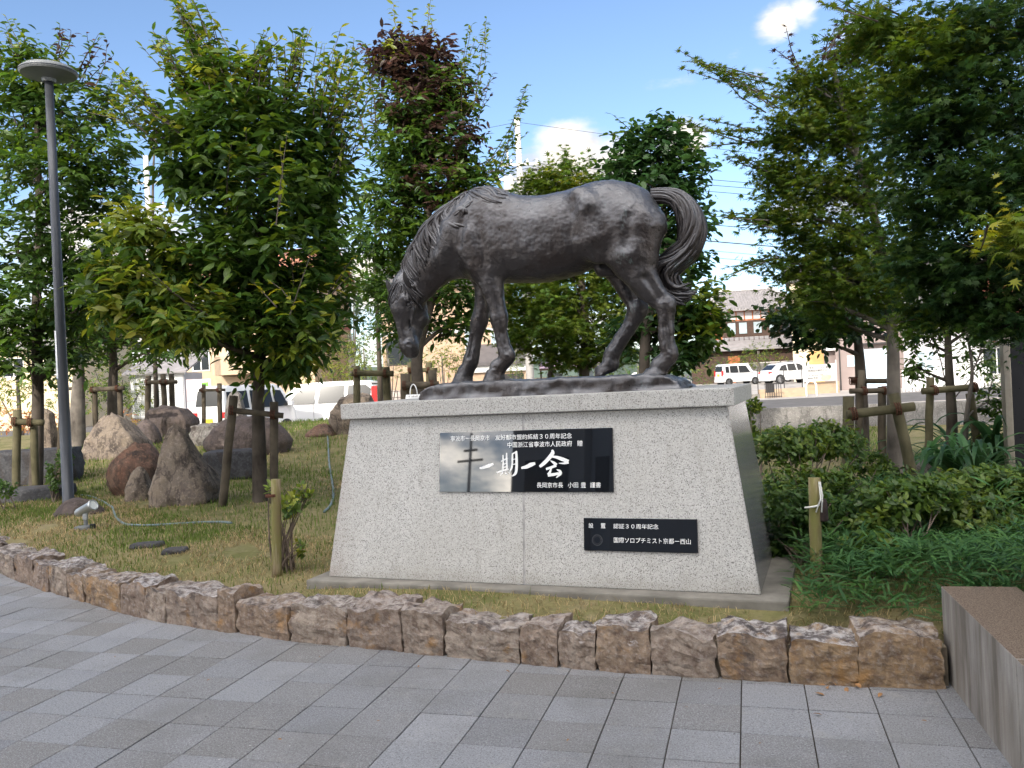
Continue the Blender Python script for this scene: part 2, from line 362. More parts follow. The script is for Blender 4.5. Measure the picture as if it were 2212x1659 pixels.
# keep the stones on the smooth kerb line
P_ = [Vector((p.x, .35*p.y+.65*kerb_pt(p.x), 0)) for p in P_]
mo = MB()
for i in range(len(P_)-1):
    a, b = P_[i], P_[i+1]; L_ = (b-a).length; ang = math.atan2(b.y-a.y, b.x-a.x); h = hts[i]*.92; w = .27
    me = rock((L_*.985, w, h*1.03), i+3, .05, 4, .87, m_kerb); me.polygons.foreach_set('use_smooth', [False]*len(me.polygons))
    for v in me.vertices:
        if v.co.z > 0: v.co.z += .050*mnoise.noise(Vector((v.co.x*6+i*5, v.co.y*6, i)))+.014*mnoise.noise(Vector((v.co.x*20+i*5, v.co.y*20, i)))
        q_ = v.co+Vector((i*3.1, 0, 0)); rg_ = (.5-abs(mnoise.noise(q_*9)))*.014+(.5-abs(mnoise.noise(q_*23)))*.007; v.co.y -= rg_*(1 if v.co.y < 0 else -1)-.005; v.co.x += .006*mnoise.noise(q_*19)
    nrm_ = Vector((-math.sin(ang), math.cos(ang), 0)); c_ = (a+b)/2+nrm_*(w/2-.015)
    o = link('stone', me, None, kerb); o.location = (c_.x, c_.y+.6, h*.47-.01); o.rotation_euler = (random.gauss(0, .03), random.gauss(0, .03), ang)
    mo.box((-L_/2-.02, -.088, -.005), (L_/2+.02, .14, h*.70), 0, Matrix.Translation((c_.x, c_.y+.6, 0)) @ Matrix.Rotation(ang, 4, 'Z'))
mo.build('mortar_bed', m_mort, kerb)
# low wall of granite slabs on the right
k = NT('streaked_granite'); gp = k.pos(); n = k.noise(160, 2, .7, vec=gp); s1 = k.noise(9, 5, .65, vec=gp, stretch=(1, 1, .13)); s2 = k.noise(2.3, 4, .6, vec=gp); nr = k.n('ShaderNodeNewGeometry').outputs['Normal']; sz = k.n('ShaderNodeSeparateXYZ'); k.l(nr, sz.inputs[0])
side = k.mix(k.rng(s1, .36, .62), (.27, .255, .235), (.105, .092, .08)); side = k.mix(k.rng(s2, .45, .7, 0, .5), side, (.19, .165, .135))
topc = k.mix(k.rng(n, .4, .6), (.085, .060, .042), (.18, .138, .105)); c = k.mix(k.rng(sz.outputs['Z'], .4, .8), side, topc); c = k.mix(k.rng(n, .6, .7, 0, .4), c, (.10, .09, .085))
k.color(c).rough(.85).spec(.25).bump(n, .3, .004); m_wall = k.done()
WA = R_(7.2); wx = Vector((math.cos(WA), math.sin(WA), 0)); wy = Vector((math.sin(WA), -math.cos(WA), 0))      # wy: towards the camera
W0 = Vector((3.855, -.42, 0)); rw = thing('granite_wall', 'low granite slab wall with brown flat top beside the paving at the right edge', 'wall', W0, WA)
for (s0, s1_, h) in ((0, 1.075, .455), (1.081, 2.4, .455), (2.406, 3.8, .455)):
    b = MB(); b.bbox((0, -s1_, -.03), (.34, -s0, h), .007); b.build('slab', m_wall, rw)
# ------------------------------------------------------------------ granite pedestal with plaques
ZB = 0.26; PW, PEX, PEY, PH = 2.952, .153, .143, 1.1
def granite(name, light, dark, warm=0.0, shade_ends=False):
    k = NT(name); v = k.voro(210, out='Color'); hs = k.n('ShaderNodeSeparateColor'); k.l(v, hs.inputs[0])
    n = k.noise(125, 3, .7); big = k.noise(2.2, 4)
    c = k.mix(k.rng(hs.outputs[0], .1, .9), [x*.78 for x in light], [min(1, x*1.12) for x in light])
    c = k.mix(k.rng(n, .60, .70), c, dark)
    c = k.mix(k.rng(hs.outputs[1], .84, .90), c, [x*.5 for x in dark])
    c = k.mix(k.rng(big, .35, .75, 0, .35), c, [light[0]*.72, light[1]*.70, light[2]*.66])
    st = k.noise(5, 5, .6, stretch=(3.2, 3.2, .35)); c = k.mix(k.rng(st, .56, .72, 0, .22 + warm), c, (.20, .18, .15))
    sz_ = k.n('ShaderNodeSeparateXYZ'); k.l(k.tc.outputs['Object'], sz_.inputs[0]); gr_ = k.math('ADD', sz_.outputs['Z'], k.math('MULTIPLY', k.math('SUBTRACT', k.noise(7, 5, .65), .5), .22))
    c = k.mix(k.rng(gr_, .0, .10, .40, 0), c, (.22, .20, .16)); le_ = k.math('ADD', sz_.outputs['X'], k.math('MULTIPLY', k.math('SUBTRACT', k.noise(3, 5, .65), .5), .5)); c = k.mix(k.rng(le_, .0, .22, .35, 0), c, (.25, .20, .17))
    if shade_ends:      # end faces glossy, with shrub shade painted into their colour; front flamed
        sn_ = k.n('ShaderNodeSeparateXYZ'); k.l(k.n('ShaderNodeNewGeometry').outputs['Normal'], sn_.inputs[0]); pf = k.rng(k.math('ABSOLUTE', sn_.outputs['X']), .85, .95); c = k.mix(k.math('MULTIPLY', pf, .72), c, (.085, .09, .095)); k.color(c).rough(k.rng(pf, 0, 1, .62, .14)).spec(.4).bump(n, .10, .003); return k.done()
    k.color(c).rough(.62).spec(.35).bump(n, .12, .003); return k.done()
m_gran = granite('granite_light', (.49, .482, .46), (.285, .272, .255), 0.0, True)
m_gran2 = granite('granite_cap', (.48, .472, .45), (.225, .215, .20), .1)
m_conc = simple('concrete_footing', (.19, .178, .155), .9, .25, 5, .4, spec=.2)
k = NT('black_stone'); k.color(k.mix(k.rng(k.noise(300, 2), .6, .7), (.006, .006, .007), (.016, .016, .018))).rough(.02).spec(1.0); m_black = k.done()
m_letter = simple('white_engraving', (.80, .80, .78), .75, .06, 60, 0)
m_joint = simple('dark_joint', (.36, .35, .34), .95, .2, 20, 0)
ped = thing('granite_pedestal', 'battered grey granite pedestal with two black plaques under the bronze horse', 'pedestal', (0, 0, ZB))
def frustum(x0b, x1b, x0t, x1t, yb0, yb1, yt0, yt1, z0, z1, name, m, bev=.006):
    bm = bmesh.new()
    vs = [bm.verts.new(p) for p in ((x0b,yb0,z0),(x1b,yb0,z0),(x1b,yb1,z0),(x0b,yb1,z0),(x0t,yt0,z1),(x1t,yt0,z1),(x1t,yt1,z1),(x0t,yt1,z1))]
    for f in ((0,3,2,1),(4,5,6,7),(0,1,5,4),(1,2,6,5),(2,3,7,6),(3,0,4,7)): bm.faces.new([vs[i] for i in f])
    bmesh.ops.bevel(bm, geom=bm.edges[:], offset=bev, segments=2, affect='EDGES')
    me = bpy.data.meshes.new(name); bm.to_mesh(me); bm.free()
    return link(name, me, m, ped)
PD = 1.36; SEAM = 1.4805; g = .0016
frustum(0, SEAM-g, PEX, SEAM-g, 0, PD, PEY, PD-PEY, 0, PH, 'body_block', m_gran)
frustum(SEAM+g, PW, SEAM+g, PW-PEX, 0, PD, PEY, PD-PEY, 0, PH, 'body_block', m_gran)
frustum(SEAM-.05, SEAM+.05, SEAM-.05, SEAM+.05, .0025, PD-.0025, PEY+.0025, PD-PEY-.0025, 0, PH, 'joint_filler', m_joint, .001)
MB().bbox((PEX+.01, PEY+.012, PH), (PW-PEX-.01, PD-PEY-.012, PH+.006), .001).build('joint_filler', m_joint, ped)
MB().bbox((.108, .098, PH+.006), (2.845, PD-.098, PH+.114), .006).build('cap_slab', m_gran2, ped)
ft = MB(); ft.bbox((-.11, -.115, -.16), (PW+.16, PD+.12, 0), .012); ft.build('concrete_footing', m_conc, ped)
# front-face frame (x along the face, y up the slope, z out of the face)
sl = math.hypot(PEY, PH)
FM = Matrix(((1, 0, 0, 0), (0, PEY/sl, -PH/sl, 0), (0, PH/sl, PEY/sl, 0), (0, 0, 0, 1)))
def plaque(x0, x1, y0, y1):
    b = MB(); b.bbox((x0, y0, -.01), (x1, y1, .012), .0015)
    o = b.build('plaque', m_black, ped); o.matrix_local = FM; return o
def text_mesh(s, x0, x1, y0, y1, z, bold=.004, thick=.0012):
    c = bpy.data.curves.new('lettering', 'FONT'); c.body = s; c.size = 1; c.offset = bold; c.fill_mode = 'FRONT'; c.resolution_u = 3
    o = bpy.data.objects.new('lettering_tmp', c); COL.objects.link(o); bpy.context.view_layer.update()
    me = bpy.data.meshes.new_from_object(o.evaluated_get(bpy.context.evaluated_depsgraph_get()))
    bpy.data.objects.remove(o); 
    if len(me.vertices) == 0: return me
    co = np.array([v.co[:] for v in me.vertices]); lo, hi = co.min(0), co.max(0)
    co[:, 0] = x0 + (co[:, 0]-lo[0])/(hi[0]-lo[0])*(x1-x0); co[:, 1] = y0 + (co[:, 1]-lo[1])/(hi[1]-lo[1])*(y1-y0); co[:, 2] = z
    me.vertices.foreach_set('co', co.astype(np.float32).ravel()); me.update(); me.materials.clear(); return me
def lettering(parent, s, *a, bold=.004, mat=None, name='lettering'):
    return link(name, text_mesh(s, *a, bold=bold), mat or m_letter, parent)
p1 = plaque(.875, 2.085, .596, 1.0)
ZT = .0128
lettering(p1, '寧波市ー長岡京市', .958, 1.245, .938, .974, ZT); lettering(p1, '友好都市盟約締結３０周年記念', 1.285, 1.817, .938, .974, ZT)
lettering(p1, '中国浙江省寧波市人民政府', 1.372, 1.818, .887, .924, ZT); lettering(p1, '贈', 1.853, 1.887, .887, .924, ZT)
lettering(p1, '長岡京市長', 1.575, 1.754, .623, .658, ZT); lettering(p1, '小田', 1.786, 1.855, .623, .658, ZT); lettering(p1, '豊', 1.872, 1.906, .623, .658, ZT); lettering(p1, '謹書', 1.934, 2.004, .623, .658, ZT)
def fx(x): return 1.168 + (x-550)*.000601
def fy(y): return .865 - (y-340)*.000563
def ribbon(b, pts, w, z):
    n = len(pts); P = [Vector((fx(p[0]), fy(p[1]))) for p in pts]
    # smooth by subdividing with Catmull-Rom
    Q = []; W = []
    for i in range(n-1):
        p0, p1_, p2, p3 = P[max(i-1, 0)], P[i], P[i+1], P[min(i+2, n-1)]
        for t in (0, .25, .5, .75):
            Q.append(.5*((2*p1_) + (p2-p0)*t + (2*p0-5*p1_+4*p2-p3)*t*t + (3*p1_-p0-3*p2+p3)*t**3)); W.append(w[i]+(w[i+1]-w[i])*t)
    Q.append(P[-1]); W.append(w[-1]); vs = []
    for i, q in enumerate(Q):
        t = (Q[min(i+1, len(Q)-1)] - Q[max(i-1, 0)]).normalized(); nn = Vector((-t.y, t.x))*W[i]*.00029
        vs += [(q.x+nn.x, q.y+nn.y, z), (q.x-nn.x, q.y-nn.y, z)]
    b.add(vs, [(2*i, 2*i+1, 2*i+3, 2*i+2) for i in range(len(Q)-1)])
def brush(*strokes):
    b = MB()
    for i, (pts, w) in enumerate(strokes): ribbon(b, pts, w, ZT + i*.00025)
    b.build('calligraphy', m_letter, p1)
brush(([(556, 538), (610, 527), (670, 507), (724, 488)], [16, 30, 38, 22]))
brush(([(812, 462), (850, 442), (892, 425)], [10, 15, 12]), ([(836, 385), (838, 480), (830, 585)], [10, 18, 16]), ([(880, 362), (880, 450), (884, 560)], [14, 22, 18]),
      ([(838, 496), (860, 490), (880, 482)], [9, 10, 9]), ([(836, 533), (860, 527), (884, 520)], [9, 10, 9]), ([(760, 592), (820, 572), (905, 552)], [16, 20, 12]),
      ([(835, 580), (822, 605), (800, 622)], [14, 14, 5]), ([(862, 582), (872, 602), (884, 618)], [8, 16, 14]),
      ([(950, 368), (948, 450), (938, 540), (905, 605)], [16, 20, 20, 6]), ([(945, 378), (975, 362), (1000, 345)], [14, 16, 18]),
      ([(994, 345), (998, 440), (996, 540), (984, 600), (940, 638)], [24, 30, 32, 32, 5]), ([(952, 442), (985, 434)], [11, 10]), ([(950, 500), (985, 492)], [11, 10]))
brush(([(1050, 540), (1110, 528), (1160, 505), (1212, 488)], [22, 40, 48, 26]))
brush(([(1405, 335), (1412, 372), (1370, 430), (1310, 490), (1262, 528)], [16, 46, 44, 40, 28]), ([(1395, 415), (1450, 420), (1520, 445), (1590, 474)], [16, 30, 42, 40]),
      ([(1590, 480), (1540, 492), (1480, 490)], [32, 22, 4]), ([(1385, 458), (1420, 482), (1455, 512)], [6, 28, 36]), ([(1452, 515), (1400, 535), (1336, 556)], [30, 28, 26]),
      ([(1396, 545), (1380, 590), (1362, 622)], [14, 26, 40]), ([(1356, 625), (1420, 618), (1480, 605)], [36, 32, 24]), ([(1455, 562), (1490, 580), (1495, 612), (1450, 655)], [6, 30, 36, 5]))
p2 = plaque(1.888, 2.598, .231, .4335)
lettering(p2, '設', 1.920, 1.951, .371, .402, ZT); lettering(p2, '置', 1.999, 2.030, .371, .402, ZT)
lettering(p2, '認証３０周年記念', 2.080, 2.363, .370, .401, ZT)
lettering(p2, '国際ソロプチミスト京都ー西山', 2.081, 2.556, .283, .317, ZT)
em = MB()
for r0, r1 in ((.030, .034), (.022, .0235)):
    vs = []; n = 40
    for i in range(n):
        a = 2*math.pi*i/n; vs += [(1.975+r0*math.cos(a), .297+r0*math.sin(a), ZT), (1.975+r1*math.cos(a), .297+r1*math.sin(a), ZT)]
    em.add(vs, [(2*i, 2*i+1, (2*i+3) % (2*n), (2*i+2) % (2*n)) for i in range(n)])
em.build('emblem', simple('faint_etching', (.05, .05, .055), .5, .1, 40, 0), p2)
# ------------------------------------------------------------------ bronze horse
ZC = ZB + PH + .114
HY = .655
HD={'bot': [(0.738, 1.073), (0.812, 0.97), (0.899, 0.903), (0.975, 0.866), (1.025, 0.844), (1.151, 0.827), (1.337, 0.807), (1.496, 0.799), (1.641, 0.81), (1.76, 0.83), (1.879, 0.869), (1.961, 0.906),
         (2.064, 0.907), (2.177, 0.929), (2.29, 0.972), (2.364, 1.084)],
 'ear_l': [(0.289, 0.823), (0.234, 0.945)],
 'ear_r': [(0.476, 0.838), (0.492, 0.94)],
 'eye': (0.448, 0.706),
 'ff': [(0.973, 1.064, 0.1385), (0.979, 0.943, 0.1007), (0.975, 0.823, 0.063), (0.966, 0.703, 0.0542), (0.939, 0.597, 0.0581), (0.926, 0.55, 0.0594), (0.898, 0.467, 0.0456), (0.879, 0.383, 0.0443),
        (0.851, 0.3, 0.0495), (0.839, 0.258, 0.0508), (0.807, 0.212, 0.0458), (0.789, 0.184, 0.056), (0.77, 0.149, 0.0714)],
 'fh': [(2.037, 1.004, 0.1659), (2.03, 0.868, 0.1127), (2.051, 0.776, 0.0829), (2.095, 0.682, 0.065), (2.126, 0.611, 0.059), (2.139, 0.56, 0.0636), (2.109, 0.5, 0.0531), (2.043, 0.403, 0.0474),
        (1.987, 0.327, 0.0476), (1.941, 0.264, 0.0513), (1.923, 0.217, 0.0442), (1.925, 0.185, 0.0549), (1.897, 0.138, 0.0502), (1.869, 0.114, 0.0216)],
 'fore': (0.242, 0.735),
 'forelock': [[(0.383, 0.895), (0.325, 0.833), (0.272, 0.776), (0.253, 0.734)], [(0.397, 0.888), (0.344, 0.819), (0.306, 0.761), (0.283, 0.713)],
              [(0.417, 0.88), (0.379, 0.816), (0.355, 0.763), (0.339, 0.733)], [(0.43, 0.872), (0.42, 0.812), (0.39, 0.766), (0.374, 0.737)],
              [(0.444, 0.871), (0.461, 0.809), (0.478, 0.759), (0.491, 0.734)], [(0.451, 0.877), (0.495, 0.806), (0.532, 0.742), (0.548, 0.68)],
              [(0.465, 0.882), (0.509, 0.817), (0.553, 0.765), (0.571, 0.715)]],
 'jaw': (0.571, 0.606),
 'lip': (0.405, 0.319),
 'mane': [[(0.999, 1.531), (0.879, 1.469), (0.796, 1.39), (0.75, 1.287), (0.784, 1.176)], [(0.933, 1.504), (0.824, 1.422), (0.767, 1.345), (0.815, 1.256), (0.864, 1.203)],
          [(0.879, 1.469), (0.756, 1.383), (0.684, 1.295), (0.705, 1.185), (0.754, 1.119)], [(0.798, 1.419), (0.673, 1.32), (0.6, 1.22), (0.62, 1.109), (0.669, 1.032)],
          [(0.729, 1.374), (0.617, 1.278), (0.543, 1.178), (0.563, 1.054), (0.625, 0.964)], [(0.66, 1.334), (0.56, 1.236), (0.493, 1.134), (0.507, 1.012), (0.568, 0.897)],
          [(0.603, 1.28), (0.516, 1.18), (0.449, 1.078), (0.463, 0.967), (0.538, 0.851)], [(0.56, 1.224), (0.48, 1.136), (0.419, 1.032), (0.441, 0.933), (0.509, 0.817)],
          [(0.986, 1.532), (1.063, 1.522), (1.137, 1.478), (1.184, 1.431), (1.282, 1.39)], [(1.012, 1.535), (1.114, 1.528), (1.188, 1.489), (1.236, 1.448), (1.29, 1.421)],
          [(0.986, 1.521), (1.035, 1.491), (1.096, 1.442), (1.158, 1.405), (1.257, 1.376)], [(0.959, 1.512), (0.982, 1.462), (1.031, 1.409), (0.977, 1.368), (0.923, 1.327)],
          [(0.919, 1.494), (0.89, 1.426), (0.925, 1.363), (0.976, 1.356), (0.987, 1.32)], [(0.852, 1.454), (0.795, 1.378), (0.843, 1.289), (0.919, 1.257), (0.97, 1.239)],
          [(0.825, 1.434), (0.727, 1.338), (0.695, 1.246), (0.756, 1.155), (0.833, 1.111)]],
 'neck': [(1.032, 1.197, 0.3143), (0.915, 1.18, 0.2917), (0.809, 1.162, 0.2685), (0.721, 1.111, 0.2259), (0.637, 1.047, 0.1955), (0.558, 0.97, 0.1748), (0.492, 0.885, 0.1501), (0.448, 0.822, 0.1339)],
 'nf': [(1.076, 1.071, 0.1449), (1.112, 0.929, 0.1145), (1.139, 0.812, 0.0866), (1.169, 0.683, 0.06), (1.186, 0.59, 0.054), (1.189, 0.549, 0.054), (1.196, 0.474, 0.0432), (1.21, 0.382, 0.0419),
        (1.23, 0.3, 0.0479), (1.237, 0.274, 0.0491), (1.191, 0.228, 0.0444), (1.153, 0.204, 0.0529), (1.133, 0.162, 0.0698)],
 'nh': [(2.191, 1.062, 0.2138), (2.183, 0.913, 0.1689), (2.231, 0.768, 0.1101), (2.29, 0.667, 0.0806), (2.361, 0.586, 0.0579), (2.386, 0.547, 0.0578), (2.385, 0.467, 0.0478), (2.382, 0.361, 0.0445),
        (2.385, 0.286, 0.0456), (2.399, 0.224, 0.0478), (2.36, 0.184, 0.0468), (2.318, 0.154, 0.0536), (2.295, 0.112, 0.0694)],
 'poll': (0.41, 0.88),
 'slab': [(0.617, 0.005), (0.642, 0.082), (0.725, 0.133), (0.985, 0.12), (1.361, 0.114), (1.954, 0.098), (2.399, 0.103), (2.485, 0.088), (2.497, 0.001)],
 'tail': [(2.302, 1.309, 0.0594), (2.405, 1.305, 0.0522), (2.489, 1.262, 0.0654), (2.548, 1.16, 0.0854), (2.564, 1.051, 0.0943), (2.532, 0.941, 0.0923), (2.443, 0.864, 0.0906), (2.38, 0.805, 0.0887),
          (2.377, 0.735, 0.0966), (2.417, 0.666, 0.0794), (2.49, 0.622, 0.0452), (2.542, 0.607, 0.0158)],
 'top': [(0.754, 1.347), (0.878, 1.457), (0.985, 1.515), (1.114, 1.531), (1.25, 1.478), (1.371, 1.431), (1.493, 1.416), (1.649, 1.419), (1.792, 1.44), (1.91, 1.464), (2.024, 1.463), (2.136, 1.434),
         (2.245, 1.382), (2.308, 1.335), (2.348, 1.26), (2.368, 1.17)]}
HV = .0085
hx = np.arange(.13, 2.62, HV); hy = np.arange(-.37, .37, HV); hz = np.arange(.02, 1.58, HV)
D = np.full((len(hx), len(hy), len(hz)), 1.0, np.float32)
def region(lo, hi, pad):
    i0, i1 = np.searchsorted(hx, [lo[0]-pad, hi[0]+pad]); j0, j1 = np.searchsorted(hy, [lo[1]-pad, hi[1]+pad]); k0, k1 = np.searchsorted(hz, [lo[2]-pad, hi[2]+pad])
    return slice(i0, i1), slice(j0, j1), slice(k0, k1)
def smin(a, b, k):
    h = np.clip(.5+.5*(b-a)/k, 0, 1); return b+(a-b)*h - k*h*(1-h)
def prim(a, b, ra, rb, ys=1.0, k=.03, cut=False, ydir=None):
    a = np.array(a, float); b = np.array(b, float); r = max(ra, rb)
    s = region(np.minimum(a, b)-r, np.maximum(a, b)+r, k*1.5+.05)
    X, Y, Z = np.meshgrid(hx[s[0]], hy[s[1]], hz[s[2]], indexing='ij')
    P = np.stack([X-a[0], Y-a[1], Z-a[2]], -1); q = b-a
    if ydir is None: ydir = np.array([0, 1., 0])
    # squash along ydir
    c = P@ydir; P = P + np.outer(c.ravel(), ydir).reshape(P.shape)*(1/ys-1)
    cq = q@ydir; q = q + ydir*cq*(1/ys-1)
    t = np.clip((P@q)/max(q@q, 1e-9), 0, 1)
    d = np.linalg.norm(P - t[..., None]*q, axis=-1) - (ra+(rb-ra)*t)
    if cut: D[s] = -smin(-D[s], d, k)
    else: D[s] = smin(D[s], d.astype(np.float32), k)
# barrel
xs = [.80, .9, 1.0, 1.15, 1.4, 1.65, 1.85, 2.0, 2.1, 2.2, 2.3, 2.37]; ws = [.10, .175, .205, .225, .25, .245, .225, .225, .225, .205, .16, .07]
tp = np.array(HD['top']); bt = np.array(HD['bot'])
zt = np.interp(hx, tp[:, 0], tp[:, 1]); zb_ = np.interp(hx, bt[:, 0], bt[:, 1]); wv = np.interp(hx, xs, ws)
def sm(a, n=9): return np.convolve(np.pad(a, n//2, mode='edge'), np.ones(n)/n, 'valid')
zt, zb_, wv = sm(zt), sm(zb_), sm(wv, 13)
cz = ((zt+zb_)/2)[:, None, None]; hh = np.maximum((zt-zb_)/2, .02)[:, None, None]; ww = wv[:, None, None]
zz = (hz[None, None, :]-cz)/hh; yy = hy[None, :, None]/(ww*(1-.10*np.clip(zz, -1, 1)))
qv = (np.abs(zz)**2.15 + np.abs(yy)**2.15)**(1/2.15)
dt = ((qv-1)*np.minimum(hh, ww)).astype(np.float32)
ends = np.maximum(.86-hx, hx-2.385)[:, None, None]
D = np.minimum(D, np.maximum(dt, ends)).astype(np.float32)
# neck
nk = HD['neck']
for i in range(len(nk)-1):
    a, b = nk[i], nk[i+1]; prim((a[0], 0, a[1]), (b[0], -.006*i, b[1]), a[2]*.97, b[2]*.97, [.52, .5, .48, .47, .47, .49, .55][i], .05)
# legs
def leg(c, y, key, yin):
    n = len(c)
    prim((c[0][0], y*yin, c[0][1]), (c[1][0], y, c[1][1]), c[0][2], c[1][2], .62, .09)
    prim((c[1][0], y, c[1][1]), (c[2][0], y, c[2][1]), c[1][2], c[2][2], .72, .05)
    def cr(i, f):
        p0, p1_, p2, p3 = [np.array(c[max(0, min(n-1, j))]) for j in (i-1, i, i+1, i+2)]
        return .5*((2*p1_)+(p2-p0)*f+(2*p0-5*p1_+4*p2-p3)*f*f+(3*p1_-p0-3*p2+p3)*f**3)
    Q = [cr(i, f) for i in range(2, n-1) for f in (0, .34, .67)] + [np.array(c[-1])]
    for a, b in zip(Q[:-1], Q[1:]): prim((a[0], y, a[1]), (b[0], y, b[1]), max(.012, a[2]), max(.012, b[2]), .86, .022)
def hoof(x, y, zs, zc, rs, rc, lean, ang=0.0, k=.012):
    # truncated cone: sole at zs (radius rs), coronet at zc (radius rc); lean shifts the sole forward; ang tips it onto the toe
    s = region((x-.16, y-.12, zs-.06), (x+.12, y+.12, zc+.06), .03)
    X, Y, Z = np.meshgrid(hx[s[0]]-x, hy[s[1]]-y, hz[s[2]]-zs, indexing='ij'); h = zc-zs
    ca, sa = math.cos(ang), math.sin(ang); X, Z = X*ca-Z*sa, X*sa+Z*ca
    t = np.clip(Z/h, 0, 1); r = rs+(rc-rs)*t; dr = np.hypot((X+lean*(1-t))/1.12, Y) - r; dz = np.maximum(-Z, Z-h)
    d = np.minimum(np.maximum(dr, dz), 0)+np.hypot(np.maximum(dr, 0), np.maximum(dz, 0))
    D[s] = smin(D[s], d.astype(np.float32), k)
for kk_, y_ in (('nf', -.125), ('ff', .125), ('nh', -.135)):
    x_, z_, r_ = HD[kk_][-1]; HD[kk_] = HD[kk_][:-1]; hoof(x_+.008, y_, .095, z_+.03, .080, .058, .022)
HD['fh'] = HD['fh'][:-2]; hoof(1.895, .135, .125, .20, .074, .052, .02, R_(-28))
leg(HD['nf'], -.125, 'nf', .95); leg(HD['ff'], .125, 'ff', .95); leg(HD['nh'], -.135, 'nh', .9); leg(HD['fh'], .135, 'fh', .9)
# leg bones and tendons: knees, hocks and grooves
for c, y in ((HD['nf'], -.125), (HD['ff'], .125)):
    x, z, r = c[5]; prim((x-.012, y, z+.02), (x-.012, y, z-.02), r*.85, r*.85, .95, .015)
    for j in (7,): 
        x, z, r = c[j]; x2, z2, r2 = c[9]; prim((x+.012, y-.04, z+.07), (x2+.01, y-.046, z2+.04), .011, .011, 1, .014, cut=True)
    x, z, r = c[9]; prim((x+.03, y, z-.005), (x+.022, y, z-.02), .026, .02, 1, .015)
for c, y in ((HD['nh'], -.135), (HD['fh'], .135)):
    x, z, r = c[5]; x0, z0, r0 = c[4]; prim((x+.035, y, z+.035), (x+.03, y, z-.02), .035, .03, .8, .02)
    x, z, r = c[7]; x2, z2, r2 = c[9]; prim((x+.004, y-.042, z+.06), (x2+.004, y-.048, z2+.04), .011, .011, 1, .014, cut=True)
    x, z, r = c[3]; prim((x-.01, y-.078, z+.07), (c[4][0]-.005, y-.062, c[4][1]+.02), .018, .014, 1, .04, cut=True)
# shoulder, elbow, breast, haunch, hip point, stifle; hollows of flank and thigh
for s_ in (-1, 1):
    prim((.86, s_*.13, 1.22), (.78, s_*.11, 1.06), .10, .085, .7, .05)
    prim((.93, s_*.15, 1.33), (.84, s_*.145, 1.12), .05, .06, .7, .05)
    prim((1.02, s_*.17, 1.14), (1.06, s_*.165, .98), .105, .08, .6, .05)
    prim((.985, s_*.228, 1.32), (.945, s_*.222, 1.10), .024, .018, 1, .04, cut=True)
    prim((1.10, s_*.240, 1.25), (1.14, s_*.236, .95), .022, .018, 1, .045, cut=True)
    prim((1.84, s_*.165, 1.34), (1.90, s_*.19, 1.25), .06, .06, .8, .09)
    prim((1.90, s_*.19, 1.25), (1.93, s_*.20, 1.05), .06, .09, .7, .09)
    prim((1.785, s_*.272, 1.29), (1.80, s_*.275, 1.08), .050, .038, .8, .07, cut=True)
    prim((1.93, s_*.284, 1.19), (2.01, s_*.296, 1.06), .028, .020, 1, .06, cut=True)
    prim((2.0, s_*.282, .99), (2.06, s_*.288, .88), .024, .018, 1, .05, cut=True)
    prim((1.92, s_*.165, 1.02), (1.95, s_*.17, .94), .07, .06, .7, .08)
    prim((2.20, s_*.275, 1.14), (2.17, s_*.268, .97), .022, .018, 1, .08, cut=True)
    for q_ in range(5): prim((1.30+q_*.085, s_*.287, 1.17), (1.36+q_*.085, s_*.280, .98), .018, .014, 1, .07, cut=True)
prim((.74, -.03, 1.0), (.76, .03, 1.0), .09, .09, 1, .06)
prim((1.93, 0, .845), (2.0, 0, .83), .045, .035, 1, .04)
# head, in its own frame: t down the face, n out of the forehead, l towards the near side
TH = R_(56); O = np.array([.405, -.05, .872]); A = np.array([.03, 0, -1.]); A /= np.linalg.norm(A)
N = np.array([-math.cos(TH), -math.sin(TH), 0]); N = N - A*(N@A); N /= np.linalg.norm(N); Lt = np.cross(A, N); Lt = Lt if Lt[1] < 0 else -Lt
def hp(t, n, l=0): return O + A*t + N*n + Lt*l*1.18
def hprim(a, b, ra, rb, ls=1.0, k=.02, cut=False): prim(hp(*a), hp(*b), ra, rb, ls*(1.18 if ls < 1 else 1), k, cut, ydir=Lt)
prim((nk[-1][0], -.035, nk[-1][1]), hp(.04, -.03), .125, .115, .62, .05)
hprim((.00, .0), (.17, .005), .095, .118, .76, .04)
hprim((.16, -.055), (.25, -.085), .115, .092, .72, .03)
hprim((.13, .03), (.43, .035), .080, .043, .80, .03)
hprim((.25, -.085), (.45, -.03), .078, .05, .62, .03)
hprim((.38, .0), (.47, .0), .062, .066, .88, .025)
hprim((.47, .005), (.515, -.005), .062, .045, .92, .02)
hprim((.50, -.035), (.525, -.03), .042, .034, .95, .012)
for s_ in (-1, 1):
    hprim((.115, .055, s_*.07), (.14, .045, s_*.078), .034, .03, 1, .02)
    hprim((.20, .0, s_*.085), (.34, .018, s_*.062), .016, .010, 1, .015)
    hprim((.165, .035, s_*.10), (.165, .035, s_*.10), .024, .024, 1, .012, cut=True)
    hprim((.26, .035, s_*.093), (.36, .045, s_*.068), .018, .012, 1, .03, cut=True)
    hprim((.27, -.06, s_*.082), (.38, -.035, s_*.062), .014, .010, 1, .025, cut=True)
    hprim((.445, .035, s_*.045), (.47, .03, s_*.048), .028, .026, 1, .012)
    hprim((.458, .045, s_*.066), (.47, .036, s_*.072), .014, .012, 1, .006, cut=True)
    hprim((.507, .02, s_*.062), (.492, -.03, s_*.058), .006, .005, 1, .006, cut=True)
    hprim((.04, -.01, s_*.075), (.03, -.005, s_*(.095 if s_ > 0 else .125)), .034, .026, 1, .02)
